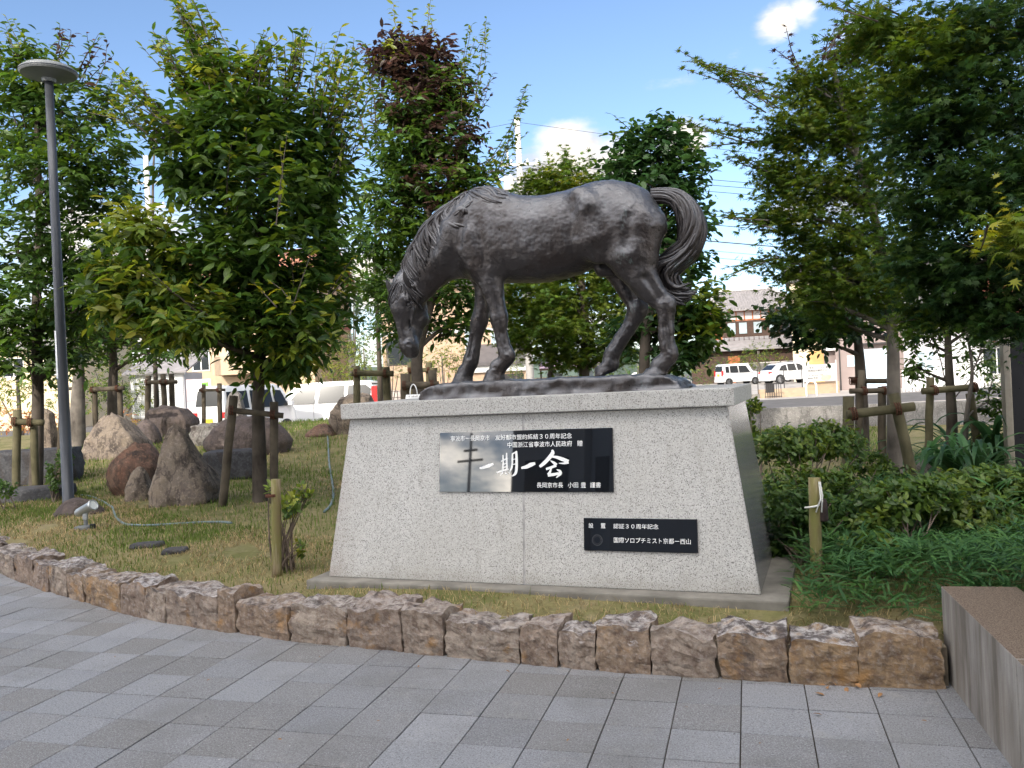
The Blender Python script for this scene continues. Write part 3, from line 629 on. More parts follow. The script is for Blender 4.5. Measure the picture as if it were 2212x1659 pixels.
# flat hoof soles
def surface_nets(D, hx, hy, hz):
    S = D < 0; n = D.shape
    c = np.zeros((n[0]-1, n[1]-1, n[2]-1), np.int8)
    for dx in (0, 1):
        for dy in (0, 1):
            for dz in (0, 1): c += S[dx:n[0]-1+dx, dy:n[1]-1+dy, dz:n[2]-1+dz]
    act = (c > 0) & (c < 8); idx = -np.ones(c.shape, np.int32); ii = np.argwhere(act); idx[act] = np.arange(len(ii))
    acc = np.zeros((len(ii), 3)); cnt = np.zeros(len(ii))
    cor = [(a, b, c_) for a in (0, 1) for b in (0, 1) for c_ in (0, 1)]
    for a in cor:
        for ax in range(3):
            if a[ax]: continue
            b = list(a); b[ax] = 1
            da = D[ii[:, 0]+a[0], ii[:, 1]+a[1], ii[:, 2]+a[2]]; db = D[ii[:, 0]+b[0], ii[:, 1]+b[1], ii[:, 2]+b[2]]
            m = (da < 0) != (db < 0); t = np.where(m, da/np.where(m, da-db, 1), 0)
            p = np.array(a)+np.outer(t, np.array(b)-np.array(a)); acc[m] += p[m]; cnt[m] += 1
    P = ii + acc/np.maximum(cnt, 1)[:, None]
    V = np.stack([hx[0]+P[:, 0]*HV, hy[0]+P[:, 1]*HV, hz[0]+P[:, 2]*HV], -1); F = []
    for ax in range(3):
        o1, o2 = [(1, 2), (2, 0), (0, 1)][ax]
        sl0 = [slice(1, -1)]*3; sl0[ax] = slice(0, -1); sl1 = [slice(1, -1)]*3; sl1[ax] = slice(1, None)
        A0 = S[tuple(sl0)]; B0 = S[tuple(sl1)]; ch = np.argwhere(A0 != B0); fl = A0[tuple(ch.T)]
        base = ch.copy(); 
        for q in range(3):
            if q != ax: base[:, q] += 1
        def cell(d1, d2):
            k = base.copy(); k[:, o1] -= d1; k[:, o2] -= d2; return idx[k[:, 0], k[:, 1], k[:, 2]]
        q = np.stack([cell(1, 1), cell(0, 1), cell(0, 0), cell(1, 0)], -1); q[~fl] = q[~fl][:, ::-1]; F.append(q)
    F = np.concatenate(F); return V, F[(F >= 0).all(1)]
HVt, HF = surface_nets(D, hx, hy, hz)
# relax and roughen like worked clay
def relax(V, F, it=2, lam=.5):
    E = np.concatenate([F[:, [0, 1]], F[:, [1, 2]], F[:, [2, 3]], F[:, [3, 0]]])
    for _ in range(it):
        S = np.zeros_like(V); c = np.zeros(len(V)); np.add.at(S, E[:, 0], V[E[:, 1]]); np.add.at(c, E[:, 0], 1); np.add.at(S, E[:, 1], V[E[:, 0]]); np.add.at(c, E[:, 1], 1)
        V = V + lam*(S/np.maximum(c, 1)[:, None]-V)
    return V
HVt = relax(HVt, HF, 1)
gx, gy, gz = np.gradient(D)
gi = np.clip(((HVt-np.array([hx[0], hy[0], hz[0]]))/HV).round().astype(int), 0, np.array(D.shape)-1)
G = np.stack([gx[tuple(gi.T)], gy[tuple(gi.T)], gz[tuple(gi.T)]], -1); G /= np.maximum(np.linalg.norm(G, axis=1), 1e-9)[:, None]
def fbm(p): return mnoise.noise(p*7)*.7 + mnoise.noise(p*16)*.8 + (.5-abs(mnoise.noise(p*26)))*.5 + mnoise.noise(p*55)*.45
nzv = np.array([fbm(Vector(p)) for p in HVt]); HVt = HVt + G*(nzv*.0050)[:, None]
HVt[:, 1] += HY; HVt[:, 2] += ZC
k = NT('weathered_bronze')
n1 = k.noise(3.2, 6, .6); n2 = k.noise(24, 5, .65); n3 = k.noise(9, 6, .7, stretch=(1, 1, .4)); nrm = k.n('ShaderNodeNewGeometry').outputs['Normal']
sp = k.n('ShaderNodeSeparateXYZ'); k.l(nrm, sp.inputs[0])
dustf = k.rng(k.math('ADD', sp.outputs['Z'], k.math('MULTIPLY', k.math('SUBTRACT', n3, .5), .95)), -.15, .85)
c = k.mix(k.rng(n1, .35, .65), (.036, .028, .025), (.055, .050, .050))
c = k.mix(k.rng(n2, .54, .74, 0, .35), c, (.10, .098, .10))
c = k.mix(k.rng(dustf, .12, .95, 0, .60), c, (.24, .25, .27))
c = k.mix(k.rng(n3, .64, .72, 0, .28), c, (.20, .30, .28))
k.color(c).rough(k.rng(n2, .3, .7, .26, .46)).metal(.65).spec(.5).bump(k.math('ADD', n2, k.math('MULTIPLY', k.noise(70, 4, .7), .5)), .6, .010); m_bronze = k.done()
horse = thing('horse_statue', 'grey brown bronze grazing horse on a rough bronze plinth atop the granite pedestal', 'statue', (1.5, HY, ZC))
def hl(name, me, m=None):
    o = link(name, me, m or m_bronze, horse); o.matrix_parent_inverse = Matrix.Translation((-1.5, -HY, -ZC)); return o
hl('body', np_mesh('body', HVt, HF, smooth=True))
# near-side skin depth for laying hair
inside = D < 0; first = np.where(inside.any(1), hy[np.argmax(inside, 1)], np.nan)
def skin(x, z):
    i = int(np.clip(round((x-hx[0])/HV), 0, len(hx)-1)); j = int(np.clip(round((z-hz[0])/HV), 0, len(hz)-1)); v = first[i, j]
    return v
def crom(P, t):
    n = len(P)-1; s = min(max(t, 0), .9999)*n; i = int(s); f = s-i; P = np.asarray(P)
    p0, p1_, p2, p3 = P[max(i-1, 0)], P[i], P[i+1], P[min(i+2, n)]
    return .5*((2*p1_)+(p2-p0)*f+(2*p0-5*p1_+4*p2-p3)*f*f+(3*p1_-p0-3*p2+p3)*f**3)
def lay(mb, path, r0, n=14, lift=.003, wob=.0, side=-1, stop=False):
    pts = []; rad = []; last = None; ph = random.uniform(0, 6)
    for i in range(n):
        t = i/(n-1); x, z = crom(path, t); x += wob*math.sin(ph+t*7); z += wob*math.cos(ph+t*6)*.6
        y = skin(x, z)
        for _q in range(9):
            if np.isnan(y): z -= .009; y = skin(x, z)
        if np.isnan(y) and stop and len(pts) > 2: break
        if np.isnan(y): y = last if last is not None else -.02
        last = y if last is None else .55*last+.45*y
        pts.append((x, side*-1*(last-lift)+HY if side > 0 else last-lift+HY, z+ZC)); rad.append(r0*(math.sin(math.pi*(.12+.85*t))**.6))
    if len(pts) > 2: mb.tube(pts, rad, 6, ell=.75)
mn = MB(); Gd = HD['mane'][:8]
for i in range(64):
    f = random.uniform(0, 6.99); a = int(f); w = f-a; p = [tuple(np.array(Gd[a][j])*(1-w)+np.array(Gd[a+1][j])*w) for j in range(5)]
    q = random.uniform(.65, 1.05); p = [tuple(np.array(p[0])+(np.array(c_)-np.array(p[0]))*q) for c_ in p]
    lay(mn, p, random.uniform(.013, .030), lift=random.uniform(-.004, .016), wob=random.uniform(.008, .022))
for gpath in HD['mane'][8:]:
    for _ in range(5):
        o_ = np.random.default_rng(random.randint(0, 9**6)).normal(0, .016, 2); lay(mn, [tuple(np.array(c_)+o_) for c_ in gpath], random.uniform(.013, .024), lift=random.uniform(-.004, .012), wob=.010)
# crest roll, and the far side of the mane
cr = [(c_[0], c_[1]) for c_ in (HD['top'][3], HD['top'][2], HD['top'][1])] + [g_[0] for g_ in HD['mane'][3:8]]
for s_ in range(14):
    o_ = random.uniform(-.03, .03); pp = [(x+random.uniform(-.006, .006), HY+o_+random.uniform(-.01, .01), z+ZC-.012-abs(o_)*.5) for x, z in cr]
    mn.tube([Vector(crom(pp, t/20)) for t in range(21)], [.016*math.sin(math.pi*(.1+.8*t/20)) for t in range(21)], 6)
hl('mane', mn.mesh('mane', True))
fo = MB()
for gpath in HD['forelock']:
    for _ in range(5):
        o_ = [random.gauss(0, .009), random.gauss(0, .006)]; lay(fo, [tuple(np.array(c_)+o_) for c_ in gpath], random.uniform(.008, .014), 10, .005, .004, stop=True)
hl('forelock', fo.mesh('forelock', True))
# tail: a core and many locks twisting round it
tl = HD['tail']; tb = MB(); tc = [(x, 0, z) for x, z, r in tl]; tr = [r for x, z, r in tl]
def tail_pt(t): return Vector(crom(tc, t)), float(np.interp(t*(len(tr)-1), range(len(tr)), tr))
tb.tube([tail_pt(i/30)[0]+Vector((0, HY, ZC)) for i in range(29)], [tail_pt(i/30)[1]*.72 for i in range(29)], 12)
for q in range(95):
    a0 = random.uniform(0, 6.283); tw = random.uniform(.3, 1.6); t1 = random.uniform(.72, 1.0); ph = random.uniform(0, 6); rr = random.uniform(.5, .92); pts = []; rad = []
    for i in range(30):
        t = .0 + t1*i/29; p, r = tail_pt(t); p2, _ = tail_pt(min(t+.02, .9999)); tg = (p2-p); tg = tg.normalized() if tg.length > 1e-6 else Vector((1, 0, 0))
        sd = Vector((0, 1, 0)); nn = tg.cross(sd); a = a0+tw*t*3+.25*math.sin(ph+t*11)
        fl = 1+.35*max(0, t-.75)*4*abs(math.sin(ph)); rr2 = rr*r*fl
        pts.append(p+sd*math.cos(a)*rr2*.72+nn*math.sin(a)*rr2+Vector((0, HY, ZC))); rad.append(.017*math.sin(math.pi*(.15+.80*i/29))*(.6+.6*r/.09))
    tb.tube(pts, rad, 6)
for base_ in ([(2.549, 0.956), (2.438, 0.881), (2.328, 0.848), (2.293, 0.808), (2.321, 0.718), (2.394, 0.647), (2.487, 0.572)], [(2.571, 0.975), (2.47, 0.878), (2.36, 0.834), (2.324, 0.772), (2.364, 0.693), (2.448, 0.642), (2.57, 0.632)], [(2.536, 0.914), (2.436, 0.838), (2.379, 0.778), (2.397, 0.711), (2.45, 0.68), (2.526, 0.705)], [(2.503, 0.896), (2.393, 0.853), (2.316, 0.828), (2.302, 0.774), (2.352, 0.683), (2.425, 0.611), (2.477, 0.586)], [(2.604, 1.004), (2.535, 0.893), (2.435, 0.816), (2.388, 0.756), (2.418, 0.688), (2.491, 0.649), (2.544, 0.645)]):
    for _ in range(5):
        o_ = (random.gauss(0, .010), random.gauss(0, .010)); yy0 = random.uniform(-.07, .0); pp = [(x+o_[0], yy0-.02*math.sin(i_*.9), z+o_[1]) for i_, (x, z) in enumerate(base_)]; m_ = 26
        tb.tube([Vector(crom(pp, i/m_))+Vector((0, HY, ZC)) for i in range(m_+1)], [random.uniform(.017, .019)*math.sin(math.pi*(.10+.86*i/m_)) for i in range(m_+1)], 6)
for tip in ((2.58, .63), (2.50, .575), (2.55, .60), (2.46, .60), (2.53, .655)):
    for _ in range(4):
        s0 = Vector((2.36+random.uniform(-.04, .03), random.uniform(-.05, .04), .74+random.uniform(-.06, .05))); e0 = Vector((tip[0]+random.gauss(0, .012), random.uniform(-.04, .02), tip[1]+random.gauss(0, .01)))
        md = (s0+e0)/2+Vector((-.05, 0, -.045)); pts = [Vector(crom([s0, md, e0], i/11))+Vector((0, HY, ZC)) for i in range(12)]; tb.tube(pts, [.02*math.sin(math.pi*(.2+.76*i/11)) for i in range(12)], 6)
hl('tail', tb.mesh('tail', True))
# ears and eyes
for s_, tip in ((1, .125), (-1, .125)):
    e = MB(); b0 = Vector(hp(.045, .03, .108) if s_ > 0 else hp(.050, .02, -.130)); up = Vector(hp(-.09, .075, .125) if s_ > 0 else hp(-.080, .03, -.200))
    ax = up-b0; f_ = Vector(N); f_ = (f_-ax.normalized()*f_.dot(ax.normalized())).normalized(); sdv = ax.normalized().cross(f_)
    rows = []; 
    for i in range(9):
        t = i/8; w = .041*(math.sin(math.pi*min(1, .25+.75*t))**.7 if t < 1 else .0)+.001; dpt = w*.55; c_ = b0+ax*t+f_*(.012*math.sin(t*3))
        ring = []
        for k_ in range(10):
            a = 2*math.pi*k_/10; rad_f = math.sin(a); hollow = -.75 if rad_f > 0 else 1.0
            ring.append(c_+sdv*math.cos(a)*w + f_*(-.5*dpt if rad_f > 0 else rad_f*dpt)*1.0*(1 if rad_f <= 0 else .4))
        rows.append(ring)
    vs = [v+Vector((0, HY, ZC)) for r_ in rows for v in r_]
    e.add(vs, [(i*10+k_, i*10+(k_+1) % 10, (i+1)*10+(k_+1) % 10, (i+1)*10+k_) for i in range(8) for k_ in range(10)] + [tuple(range(80, 90))])
    hl('ear', e.mesh('ear', True))
    ey_ = MB(); c_ = Vector(hp(.163, .034, s_*.083))+Vector((0, HY, ZC)); bm = bmesh.new(); bmesh.ops.create_uvsphere(bm, u_segments=16, v_segments=10, radius=.019)
    for v in bm.verts: v.co += c_
    me = bpy.data.meshes.new('eye'); bm.to_mesh(me); bm.free(); me.polygons.foreach_set('use_smooth', [True]*len(me.polygons)); hl('eye', me)
    lid = MB(); n_ = Vector(Lt*s_*.8+N*.6).normalized(); x_ = Vector(A); y_ = n_.cross(x_)
    for dz, rr in ((0, .0225), (-.006, .031)):
        lid.tube([c_+n_*(.008+dz)+(x_*math.cos(a*.2618)*.85+y_*math.sin(a*.2618)*1.15)*rr for a in range(25)], .0045, 6)
    hl('eyelid', lid.mesh('eyelid', True))
# plinth
pb = bmesh.new(); nx, ny = 90, 26
x0, x1, y0, y1 = .605, 2.505, -.30, .30
def plz(x, y):
    ex = min(x-x0, x1-x)/.13; eyd = min(y-y0, y1-y)/.05; e_ = max(0, min(1, ex, eyd)) if True else 1
    h = .118-.012*(x-x0)/(x1-x0)
    return h
vs = []; fs = []
prof = [(0.0, 0.0), (-.008, .02), (-.014, .045), (.0, .065), (-.006, .085), (.006, .104), (.022, .114), (.06, .120)]
ring_n = 260
def outline(s):
    per = 2*((x1-x0)+(y1-y0)); d = s*per
    if d < x1-x0: return x0+d, y0
    d -= x1-x0
    if d < y1-y0: return x1, y0+d
    d -= y1-y0
    if d < x1-x0: return x1-d, y1
    return x0, y1-(d-(x1-x0))
cx_, cy_ = (x0+x1)/2, 0
for ins, zz_ in prof:
    for i in range(ring_n):
        x, y = outline(i/ring_n); rx = max(0, abs(x-cx_)-(x1-cx_-.1)); dx = x-cx_; dy = y-cy_
        x_ = x-math.copysign(ins, dx)*(1 if abs(dx) > (x1-x0)/2-.02 else abs(dx)/((x1-x0)/2)); y_ = y-math.copysign(ins, dy)*(1 if abs(dy) > .28 else abs(dy)/.3)
        q = Vector((x, y, zz_)); nn_ = mnoise.noise(q*4)*.03+mnoise.noise(q*11)*.02+mnoise.noise(q*27)*.014
        dd = Vector((dx, dy*3, 0)).normalized(); amp = 1 if zz_ > 0 else .4
        top_t = (x-x0)/(x1-x0)
        if zz_ > .05 and abs(y) > .2: y_ -= math.copysign(.012, y)
        exx = max(0, 1-min(x-x0, x1-x)/.12); x_ -= math.copysign(exx*.07*max(0, zz_-.03)/.09, dx)
        vs.append((x_+dd.x*nn_*amp*1.25, y_+dd.y*nn_*amp*.9, (zz_*(1.0-.16*top_t-.22*exx)+(mnoise.noise(Vector((x*6, y*6, 3)))*.016+mnoise.noise(Vector((x*17, y*17, 5)))*.008)*(zz_ > .03))))
m = len(prof)
for j in range(m-1):
    for i in range(ring_n): fs.append((j*ring_n+i, j*ring_n+(i+1) % ring_n, (j+1)*ring_n+(i+1) % ring_n, (j+1)*ring_n+i))
b = (m-1)*ring_n; c0 = len(vs)
grid = []
for s in (.66, .33, 0.02):
    st = len(vs)
    for i in range(ring_n):
        x, y, z = vs[b+i]; px, py = cx_+(x-cx_)*(.35+.65*s), y*s; q = Vector((px*5, py*5, 1)); vs.append((px, py, .117*(1-.14*(px-x0)/(x1-x0))+mnoise.noise(q)*.006+mnoise.noise(q*3)*.004))
    grid.append(st)
prev = b
for st in grid:
    for i in range(ring_n): fs.append((prev+i, prev+(i+1) % ring_n, st+(i+1) % ring_n, st+i))
    prev = st
fs.append(tuple(range(prev, prev+ring_n)))
pl = MB(); pl.add([(x, y+HY, z+ZC+.0005) for x, y, z in vs], fs); hl('plinth', pl.mesh('plinth', True))
# ------------------------------------------------------------------ lamp post, boulders, stakes and small things
m_steel = simple('grey_painted_steel', (.058, .063, .073), .45, .08, 3, .05, .3)
m_steel2 = simple('pale_grey_steel', (.17, .18, .185), .5, .08, 3, .05, .2)
m_white = simple('white_paint', (.78, .78, .76), .5, .05, 3, .05)
m_sticker = simple('white_sticker', (.70, .71, .72), .5, .03, 10, 0)
LB = onz(148, 1090, .29)
lp = thing('lamp_post', 'tall grey park lamp post with a flat disc head', 'lamp post', (LB.x, LB.y, lawn_z(LB.x, LB.y)-.02), 0)
b = MB(); b.lathe([(.10, 0), (.10, .02), (.068, .03), (.066, 1.2), (.056, 3.0), (.050, 5.38)], 20); b.build('pole', m_steel, lp, True)
b = MB(); b.lathe([(.0, 5.36), (.075, 5.36), (.085, 5.40), (.32, 5.45), (.335, 5.47), (.335, 5.50), (.28, 5.545), (.16, 5.575), (.0, 5.59)], 40); hd_ = b.build('lamp_head', m_steel2, lp, False)
b = MB(); b.lathe([(.337, 5.475), (.341, 5.482), (.337, 5.49)], 40); b.build('rim', m_steel, hd_)
b = MB()
for i in range(7):
    a0 = R_(-150+i*9); a1 = R_(-141+i*9)
    b.add([(.0685*math.cos(a0), .0685*math.sin(a0), 1.62), (.0685*math.cos(a1), .0685*math.sin(a1), 1.62), (.0685*math.cos(a1), .0685*math.sin(a1), 2.22), (.0685*math.cos(a0), .0685*math.sin(a0), 2.22)], [(0, 1, 2, 3)])
b.build('sticker', m_sticker, lp)
lp.rotation_euler = (R_(.0), R_(.6), 0)

def bouldermat(name, c1, c2, c3, dark=(.05, .04, .035)):
    k = NT(name); n = k.noise(2.2, 6, .6); n2 = k.noise(30, 5, .7); n3 = k.noise(7, 6, .68); s = k.noise(4, 5, .6, stretch=(1.5, 1.5, .4))
    c = k.mix(k.rng(n, .40, .60), c1, c2); c = k.mix(k.rng(n3, .48, .62, 0, .85), c, c3); c = k.mix(k.rng(s, .53, .64, 0, .9), c, dark); c = k.mix(k.rng(n2, .52, .68, 0, .7), c, [min(1, x*1.9) for x in c1]); cn = k.noise(1.6, 5, .6, stretch=(1, 1, .5)); c = k.mix(k.rng(k.math('ABSOLUTE', k.math('SUBTRACT', cn, .5)), .0, .018, .7, 0), c, dark)
    k.color(c).rough(.9).spec(.25).bump(k.math('ADD', n2, n3), .7, .02); return k.done()
bm_tan = bouldermat('tan_boulder', (.185, .150, .118), (.15, .12, .10), (.22, .175, .13))
bm_red = bouldermat('reddish_boulder', (.155, .085, .058), (.12, .08, .065), (.18, .12, .085))
bm_dark = bouldermat('dark_boulder', (.075, .06, .058), (.10, .08, .072), (.13, .10, .085))
bm_grey = bouldermat('grey_boulder', (.15, .14, .13), (.10, .095, .09), (.20, .18, .165))
def shape_rock(w, d, h, seed, peak=None, rough=.05, flat=.35, mat=None, sub=4):
    """a boulder standing on its base: profile given by (height fraction, scale, x shift)"""
    me = rock((2, 2, 2), seed, rough, sub, flat, mat); pf = peak or [(0, 1.0, 0), (.4, .98, 0), (.8, .7, 0), (1, .25, 0)]
    hs = [p[0] for p in pf]; sc = [p[1] for p in pf]; sh = [p[2] for p in pf]
    co = np.array([v.co[:] for v in me.vertices]); zmin, zmax = co[:, 2].min(), co[:, 2].max(); t = (co[:, 2]-zmin)/(zmax-zmin)
    r = np.maximum(np.hypot(co[:, 0], co[:, 1]), 1e-6); 
    s = np.interp(t, hs, sc)/np.maximum(.25, np.interp(t, [0, .15, .85, 1], [.8, 1, 1, .62])); x = co[:, 0]*s*w/2.1 + np.interp(t, hs, sh)*w; y = co[:, 1]*s*d/2.1; z = t*(h+.15)-.15
    me.vertices.foreach_set('co', np.stack([x, y, z], -1).astype(np.float32).ravel()); me.update(); return me
def boulder(u, v, wpx, hpx, dp, label, mat, seed, peak=None, rough=.05, flat=.35, rz=0., depth=.8, dz=0):
    p = at(u, v, dp); z = lawn_z(p.x, p.y); w = wpx*dp/FP; h = hpx*dp/FP
    me = shape_rock(w, w*depth, h, seed, peak, rough, flat, mat)
    o = link('boulder', me, None, None, (p.x, p.y, min(z, p.z)+dz if abs(z-p.z) < .6 else z), (0, 0, YAW+rz)); return tag(o, label, 'boulder', 'boulders on the lawn')
boulder(402, 1090, 152, 178, 10.1, 'tall pointed tan boulder in front of the rounded red boulder', bm_tan, 11, [(0, 1.0, .02), (.2, .98, .02), (.4, .80, .01), (.6, .58, -.03), (.8, .38, -.08), (.92, .26, -.10), (1, .12, -.10)], .09, .35)
boulder(296, 1062, 115, 110, 11.4, 'rounded reddish brown boulder left of the tall pointed one', bm_red, 21, [(0, .85, 0), (.3, 1, 0), (.6, .98, .03), (.85, .75, .05), (1, .35, .05)], .06, .25)
boulder(302, 1078, 62, 72, 10.75, 'small brown knob of rock against the reddish boulder', bm_tan, 33, [(0, 1, 0), (.5, .85, 0), (.85, .6, .03), (1, .3, .03)], .05, .25)
boulder(258, 998, 160, 108, 15.6, 'big pale wedge-shaped boulder with a dark crack behind the lamp post', bm_tan, 47, [(0, 1, 0), (.3, .88, 0), (.55, .68, -.02), (.8, .42, -.05), (.93, .25, -.08), (1, .10, -.09)], .08, .6)
boulder(318, 965, 60, 60, 17.0, 'dark round boulder tucked behind the big pale wedge', bm_dark, 52, None, .05, .25)
boulder(540, 980, 176, 84, 15.0, 'long dark brown boulder behind the staked tree', bm_dark, 63, [(0, .98, 0), (.4, 1, 0), (.75, .85, -.02), (.93, .55, -.03), (1, .25, -.03)], .045, .35, depth=.6)
boulder(455, 975, 80, 62, 16.4, 'squat weathered grey boulder between the pale wedge and the long dark boulder', bm_grey, 71, [(0, 1, 0), (.7, .95, 0), (.9, .8, 0), (1, .6, 0)], .05, .65)
boulder(372, 940, 110, 68, 19.0, 'dark flat-topped boulder in front of the white shed', bm_dark, 82, [(0, 1, 0), (.6, .95, -.02), (.85, .75, -.05), (1, .4, -.08)], .05, .5)
boulder(768, 930, 104, 84, 17.5, 'upright brown granite boulder behind the left end of the pedestal', bm_tan, 93, [(0, .9, 0), (.3, 1, 0), (.6, .98, 0), (.85, .75, .04), (1, .4, .06)], .05, .5)
boulder(694, 930, 72, 26, 17.2, 'low reddish rock beside the upright granite boulder', bm_red, 104, [(0, 1, 0), (.5, .85, 0), (1, .35, .05)], .05, .4)
boulder(510, 900, 44, 95, 18.5, 'tall grey standing stone behind the long dark boulder', bm_grey, 117, [(0, 1, 0), (.5, .95, 0), (.85, .75, 0), (1, .35, 0)], .05, .4)
boulder(100, 955, 44, 90, 17.0, 'narrow tan standing stone behind the left tree', bm_tan, 123, [(0, 1, 0), (.5, .95, 0), (.9, .8, 0), (1, .5, 0)], .04, .5)
boulder(10, 985, 80, 55, 14.0, 'dark layered boulder at the left edge', bm_dark, 131, [(0, 1, 0), (.6, .98, 0), (.9, .85, 0), (1, .6, 0)], .05, .6)
boulder(172, 1108, 116, 36, 9.6, 'low dark oblong rock at the foot of the lamp post', bm_dark, 140, [(0, 1, 0), (.5, .9, 0), (.85, .6, -.02), (1, .3, -.03)], .04, .3, depth=.5)
boulder(1990, 1035, 60, 42, 9.2, 'small pinkish grey rock between the maple stakes and the long leaves', bm_grey, 151, None, .05, .3)
# stone bench slabs
m_slab = bouldermat('slate_slab', (.06, .06, .064), (.042, .042, .046), (.085, .085, .09))
def slabthing(name, u, v, dp, w, d, h, label, cat, top=.0, seed=5):
    p = at(u, v, dp); z = lawn_z(p.x, p.y); me = rock((w, d, h), seed, .018, 3, .9, m_slab)
    return tag(link(name, me, None, None, (p.x, p.y, z+top+h/2-.02), (0, 0, YAW+.1)), label, cat)
slabthing('stone_bench', 20, 1035, 13.0, 2.0, .7, .55, 'dark stone block bench at the left edge behind the stakes', 'bench', 0, 6)
slabthing('stone_step', 60, 1085, 11.4, 1.1, .5, .18, 'flat pale stone step in front of the stone bench', 'step', 0, 7)
slabthing('stone_table', 505, 1040, 12.6, .72, .6, .42, 'dark flat stone block behind the staked tree', 'stone block', 0, 8)
for (u, v, w) in ((318, 1181, .27), (378, 1191, .19)):
    p = onz(u, v, .26); me = rock((w, .17, .05), int(u), .03, 2, .6, m_slab); tag(link('stepping_stone', me, None, None, (p.x, p.y, lawn_z(p.x, p.y)+.012), (0, 0, .4)), 'larger flat slate stone on the dry grass' if w > .2 else 'smaller flat slate stone on the dry grass', 'stone', 'flat slate stones in the grass')

m_stake = barkmat('weathered_stake', (.040, .032, .024), (.080, .066, .048), 10)
m_moss = barkmat('mossy_stake', (.048, .044, .022), (.095, .084, .050), 9)
m_rope = simple('brown_hemp_rope', (.10, .045, .03), .95, .3, 60, .5, spec=.1)
def log(b, p, q, r, n=9, wob=.006, seed=0):
    p, q = Vector(p), Vector(q); m = 6; pts = []; rad = []
    for i in range(m):
        t = i/(m-1); pts.append(p.lerp(q, t)+Vector((mnoise.noise(Vector((seed, i*.8, 0))), mnoise.noise(Vector((seed, i*.8, 5))), 0))*wob); rad.append(r*(1+.10*mnoise.noise(Vector((seed+9, i, 2)))))
    b.tube(pts, rad, n)
def rope(parent, c, ax, r, wide=.045, turns=3, ang=0):
    b = MB(); ax = Vector(ax).normalized(); x = ax.orthogonal().normalized(); y = ax.cross(x); pts = []
    for i in range(turns*12+1):
        a = i/12*2*math.pi; pts.append(Vector(c)+ax*(wide*(i/(turns*12)-.5))+(x*math.cos(a)+y*math.sin(a))*(r+.004))
    b.tube(pts, .0065, 5); return b.build('rope', m_rope, parent)
STK = 0
def stakes(posts, bar, label, mat=None, r=.042, rb=.034, bars=None, group='wooden tree supports'):
    """posts: [(u, vbase, vtop, utop, depth)], bar: [(u0,v0,d0),(u1,v1,d1)] in photo coordinates"""
    global STK; STK += 1; mat = mat or m_stake
    p0 = at(posts[0][0], posts[0][1], posts[0][4]); base = Vector((p0.x, p0.y, lawn_z(p0.x, p0.y)))
    t = thing('tree_support', label, 'tree support', base, 0, group)
    tops = []
    for i, (u, vb, vt, ut, d) in enumerate(posts):
        a = at(u, vb, d); top = at(ut, vt, d); a.z = lawn_z(a.x, a.y)-.08
        b = MB(); log(b, a-base, top-base, r*random.uniform(.9, 1.12), 9, .008, STK*7+i); b.build('post', mat, t, True); tops.append((a, top))
    for bb in ([bar] if bars is None else bars):
        (u0, v0, d0), (u1, v1, d1) = bb; A_, B_ = at(u0, v0, d0), at(u1, v1, d1)
        b = MB(); log(b, A_-base, B_-base, rb, 10, .006, STK*7+5); b.build('crossbar', mat, t, True)
        dv = (B_-A_)
        for a, top in tops:
            # lash where the bar passes the post
            best = min(((A_+dv*s/40), s) for s in range(41)) if False else None
            s = min(range(41), key=lambda s_: ((A_+dv*s_/40-a).xy - ((top-a)*((A_+dv*s_/40).z-a.z)/max(.01, (top.z-a.z))).xy).length)
            c_ = A_+dv*s/40; rope(t, c_-base, dv, rb+.012, .06, 3); 
    return t
stakes([(478, 1095, 855, 505, 9.6), (592, 1100, 868, 592, 9.7)], [(497, 886, 9.55), (612, 898, 9.65)], 'two weathered posts and crossbar round the large staked tree', r=.05)
stakes([(33, 1072, 886, 37, 11.6), (78, 1072, 905, 72, 11.7)], [(28, 911, 11.5), (95, 913, 11.6)], 'mossy post and crossbar of the support beside the left tree', m_moss, .055, .045)
stakes([(122, 1015, 880, 135, 12.4), (128, 950, 835, 138, 17.5)], [(135, 842, 17.3), (182, 835, 17.3)], 'dark leaning stakes behind the lamp post', r=.05)
stakes([(206, 930, 835, 204, 17.5), (262, 930, 838, 258, 17.5)], [(196, 842, 17.4), (268, 838, 17.4)], 'stakes and crossbar left of the white shed', r=.06, rb=.05)
stakes([(318, 930, 811, 320, 20.0), (358, 930, 808, 352, 20.0), (374, 930, 808, 370, 20.2)], [(315, 826, 19.9), (382, 825, 19.9)], 'three tall posts with crossbar standing before the white shed', r=.065, rb=.05)
stakes([(440, 940, 830, 440, 19.5), (476, 940, 828, 474, 19.5)], [(430, 843, 19.4), (486, 842, 19.4)], 'thin dark stakes in front of the white van', r=.05, rb=.035)
stakes([(770, 905, 790, 770, 15.0), (838, 905, 793, 833, 15.0)], [(760, 806, 14.9), (850, 807, 14.9)], 'mossy pair of posts with crossbar left of the grazing head', m_moss, .07, .055)
stakes([(872, 905, 807, 876, 13.6), (936, 905, 800, 934, 13.6)], [(868, 833, 13.5), (948, 831, 13.5)], 'thick dark posts and crossbar below the muzzle of the horse', m_stake, .075, .06)
stakes([(888, 890, 783, 886, 17), (928, 890, 783, 926, 17)], [(882, 800, 16.9), (944, 799, 16.9)], 'further pair of stakes just behind the muzzle posts', m_moss, .06, .045)
stakes([(1826, 1030, 856, 1833, 8.3), (1985, 1060, 850, 1930, 8.0)], [(1830, 896, 8.05), (1975, 878, 7.95)], 'stout posts lashed to a thick crossbar round the maple trunk', m_moss, .052, .045)
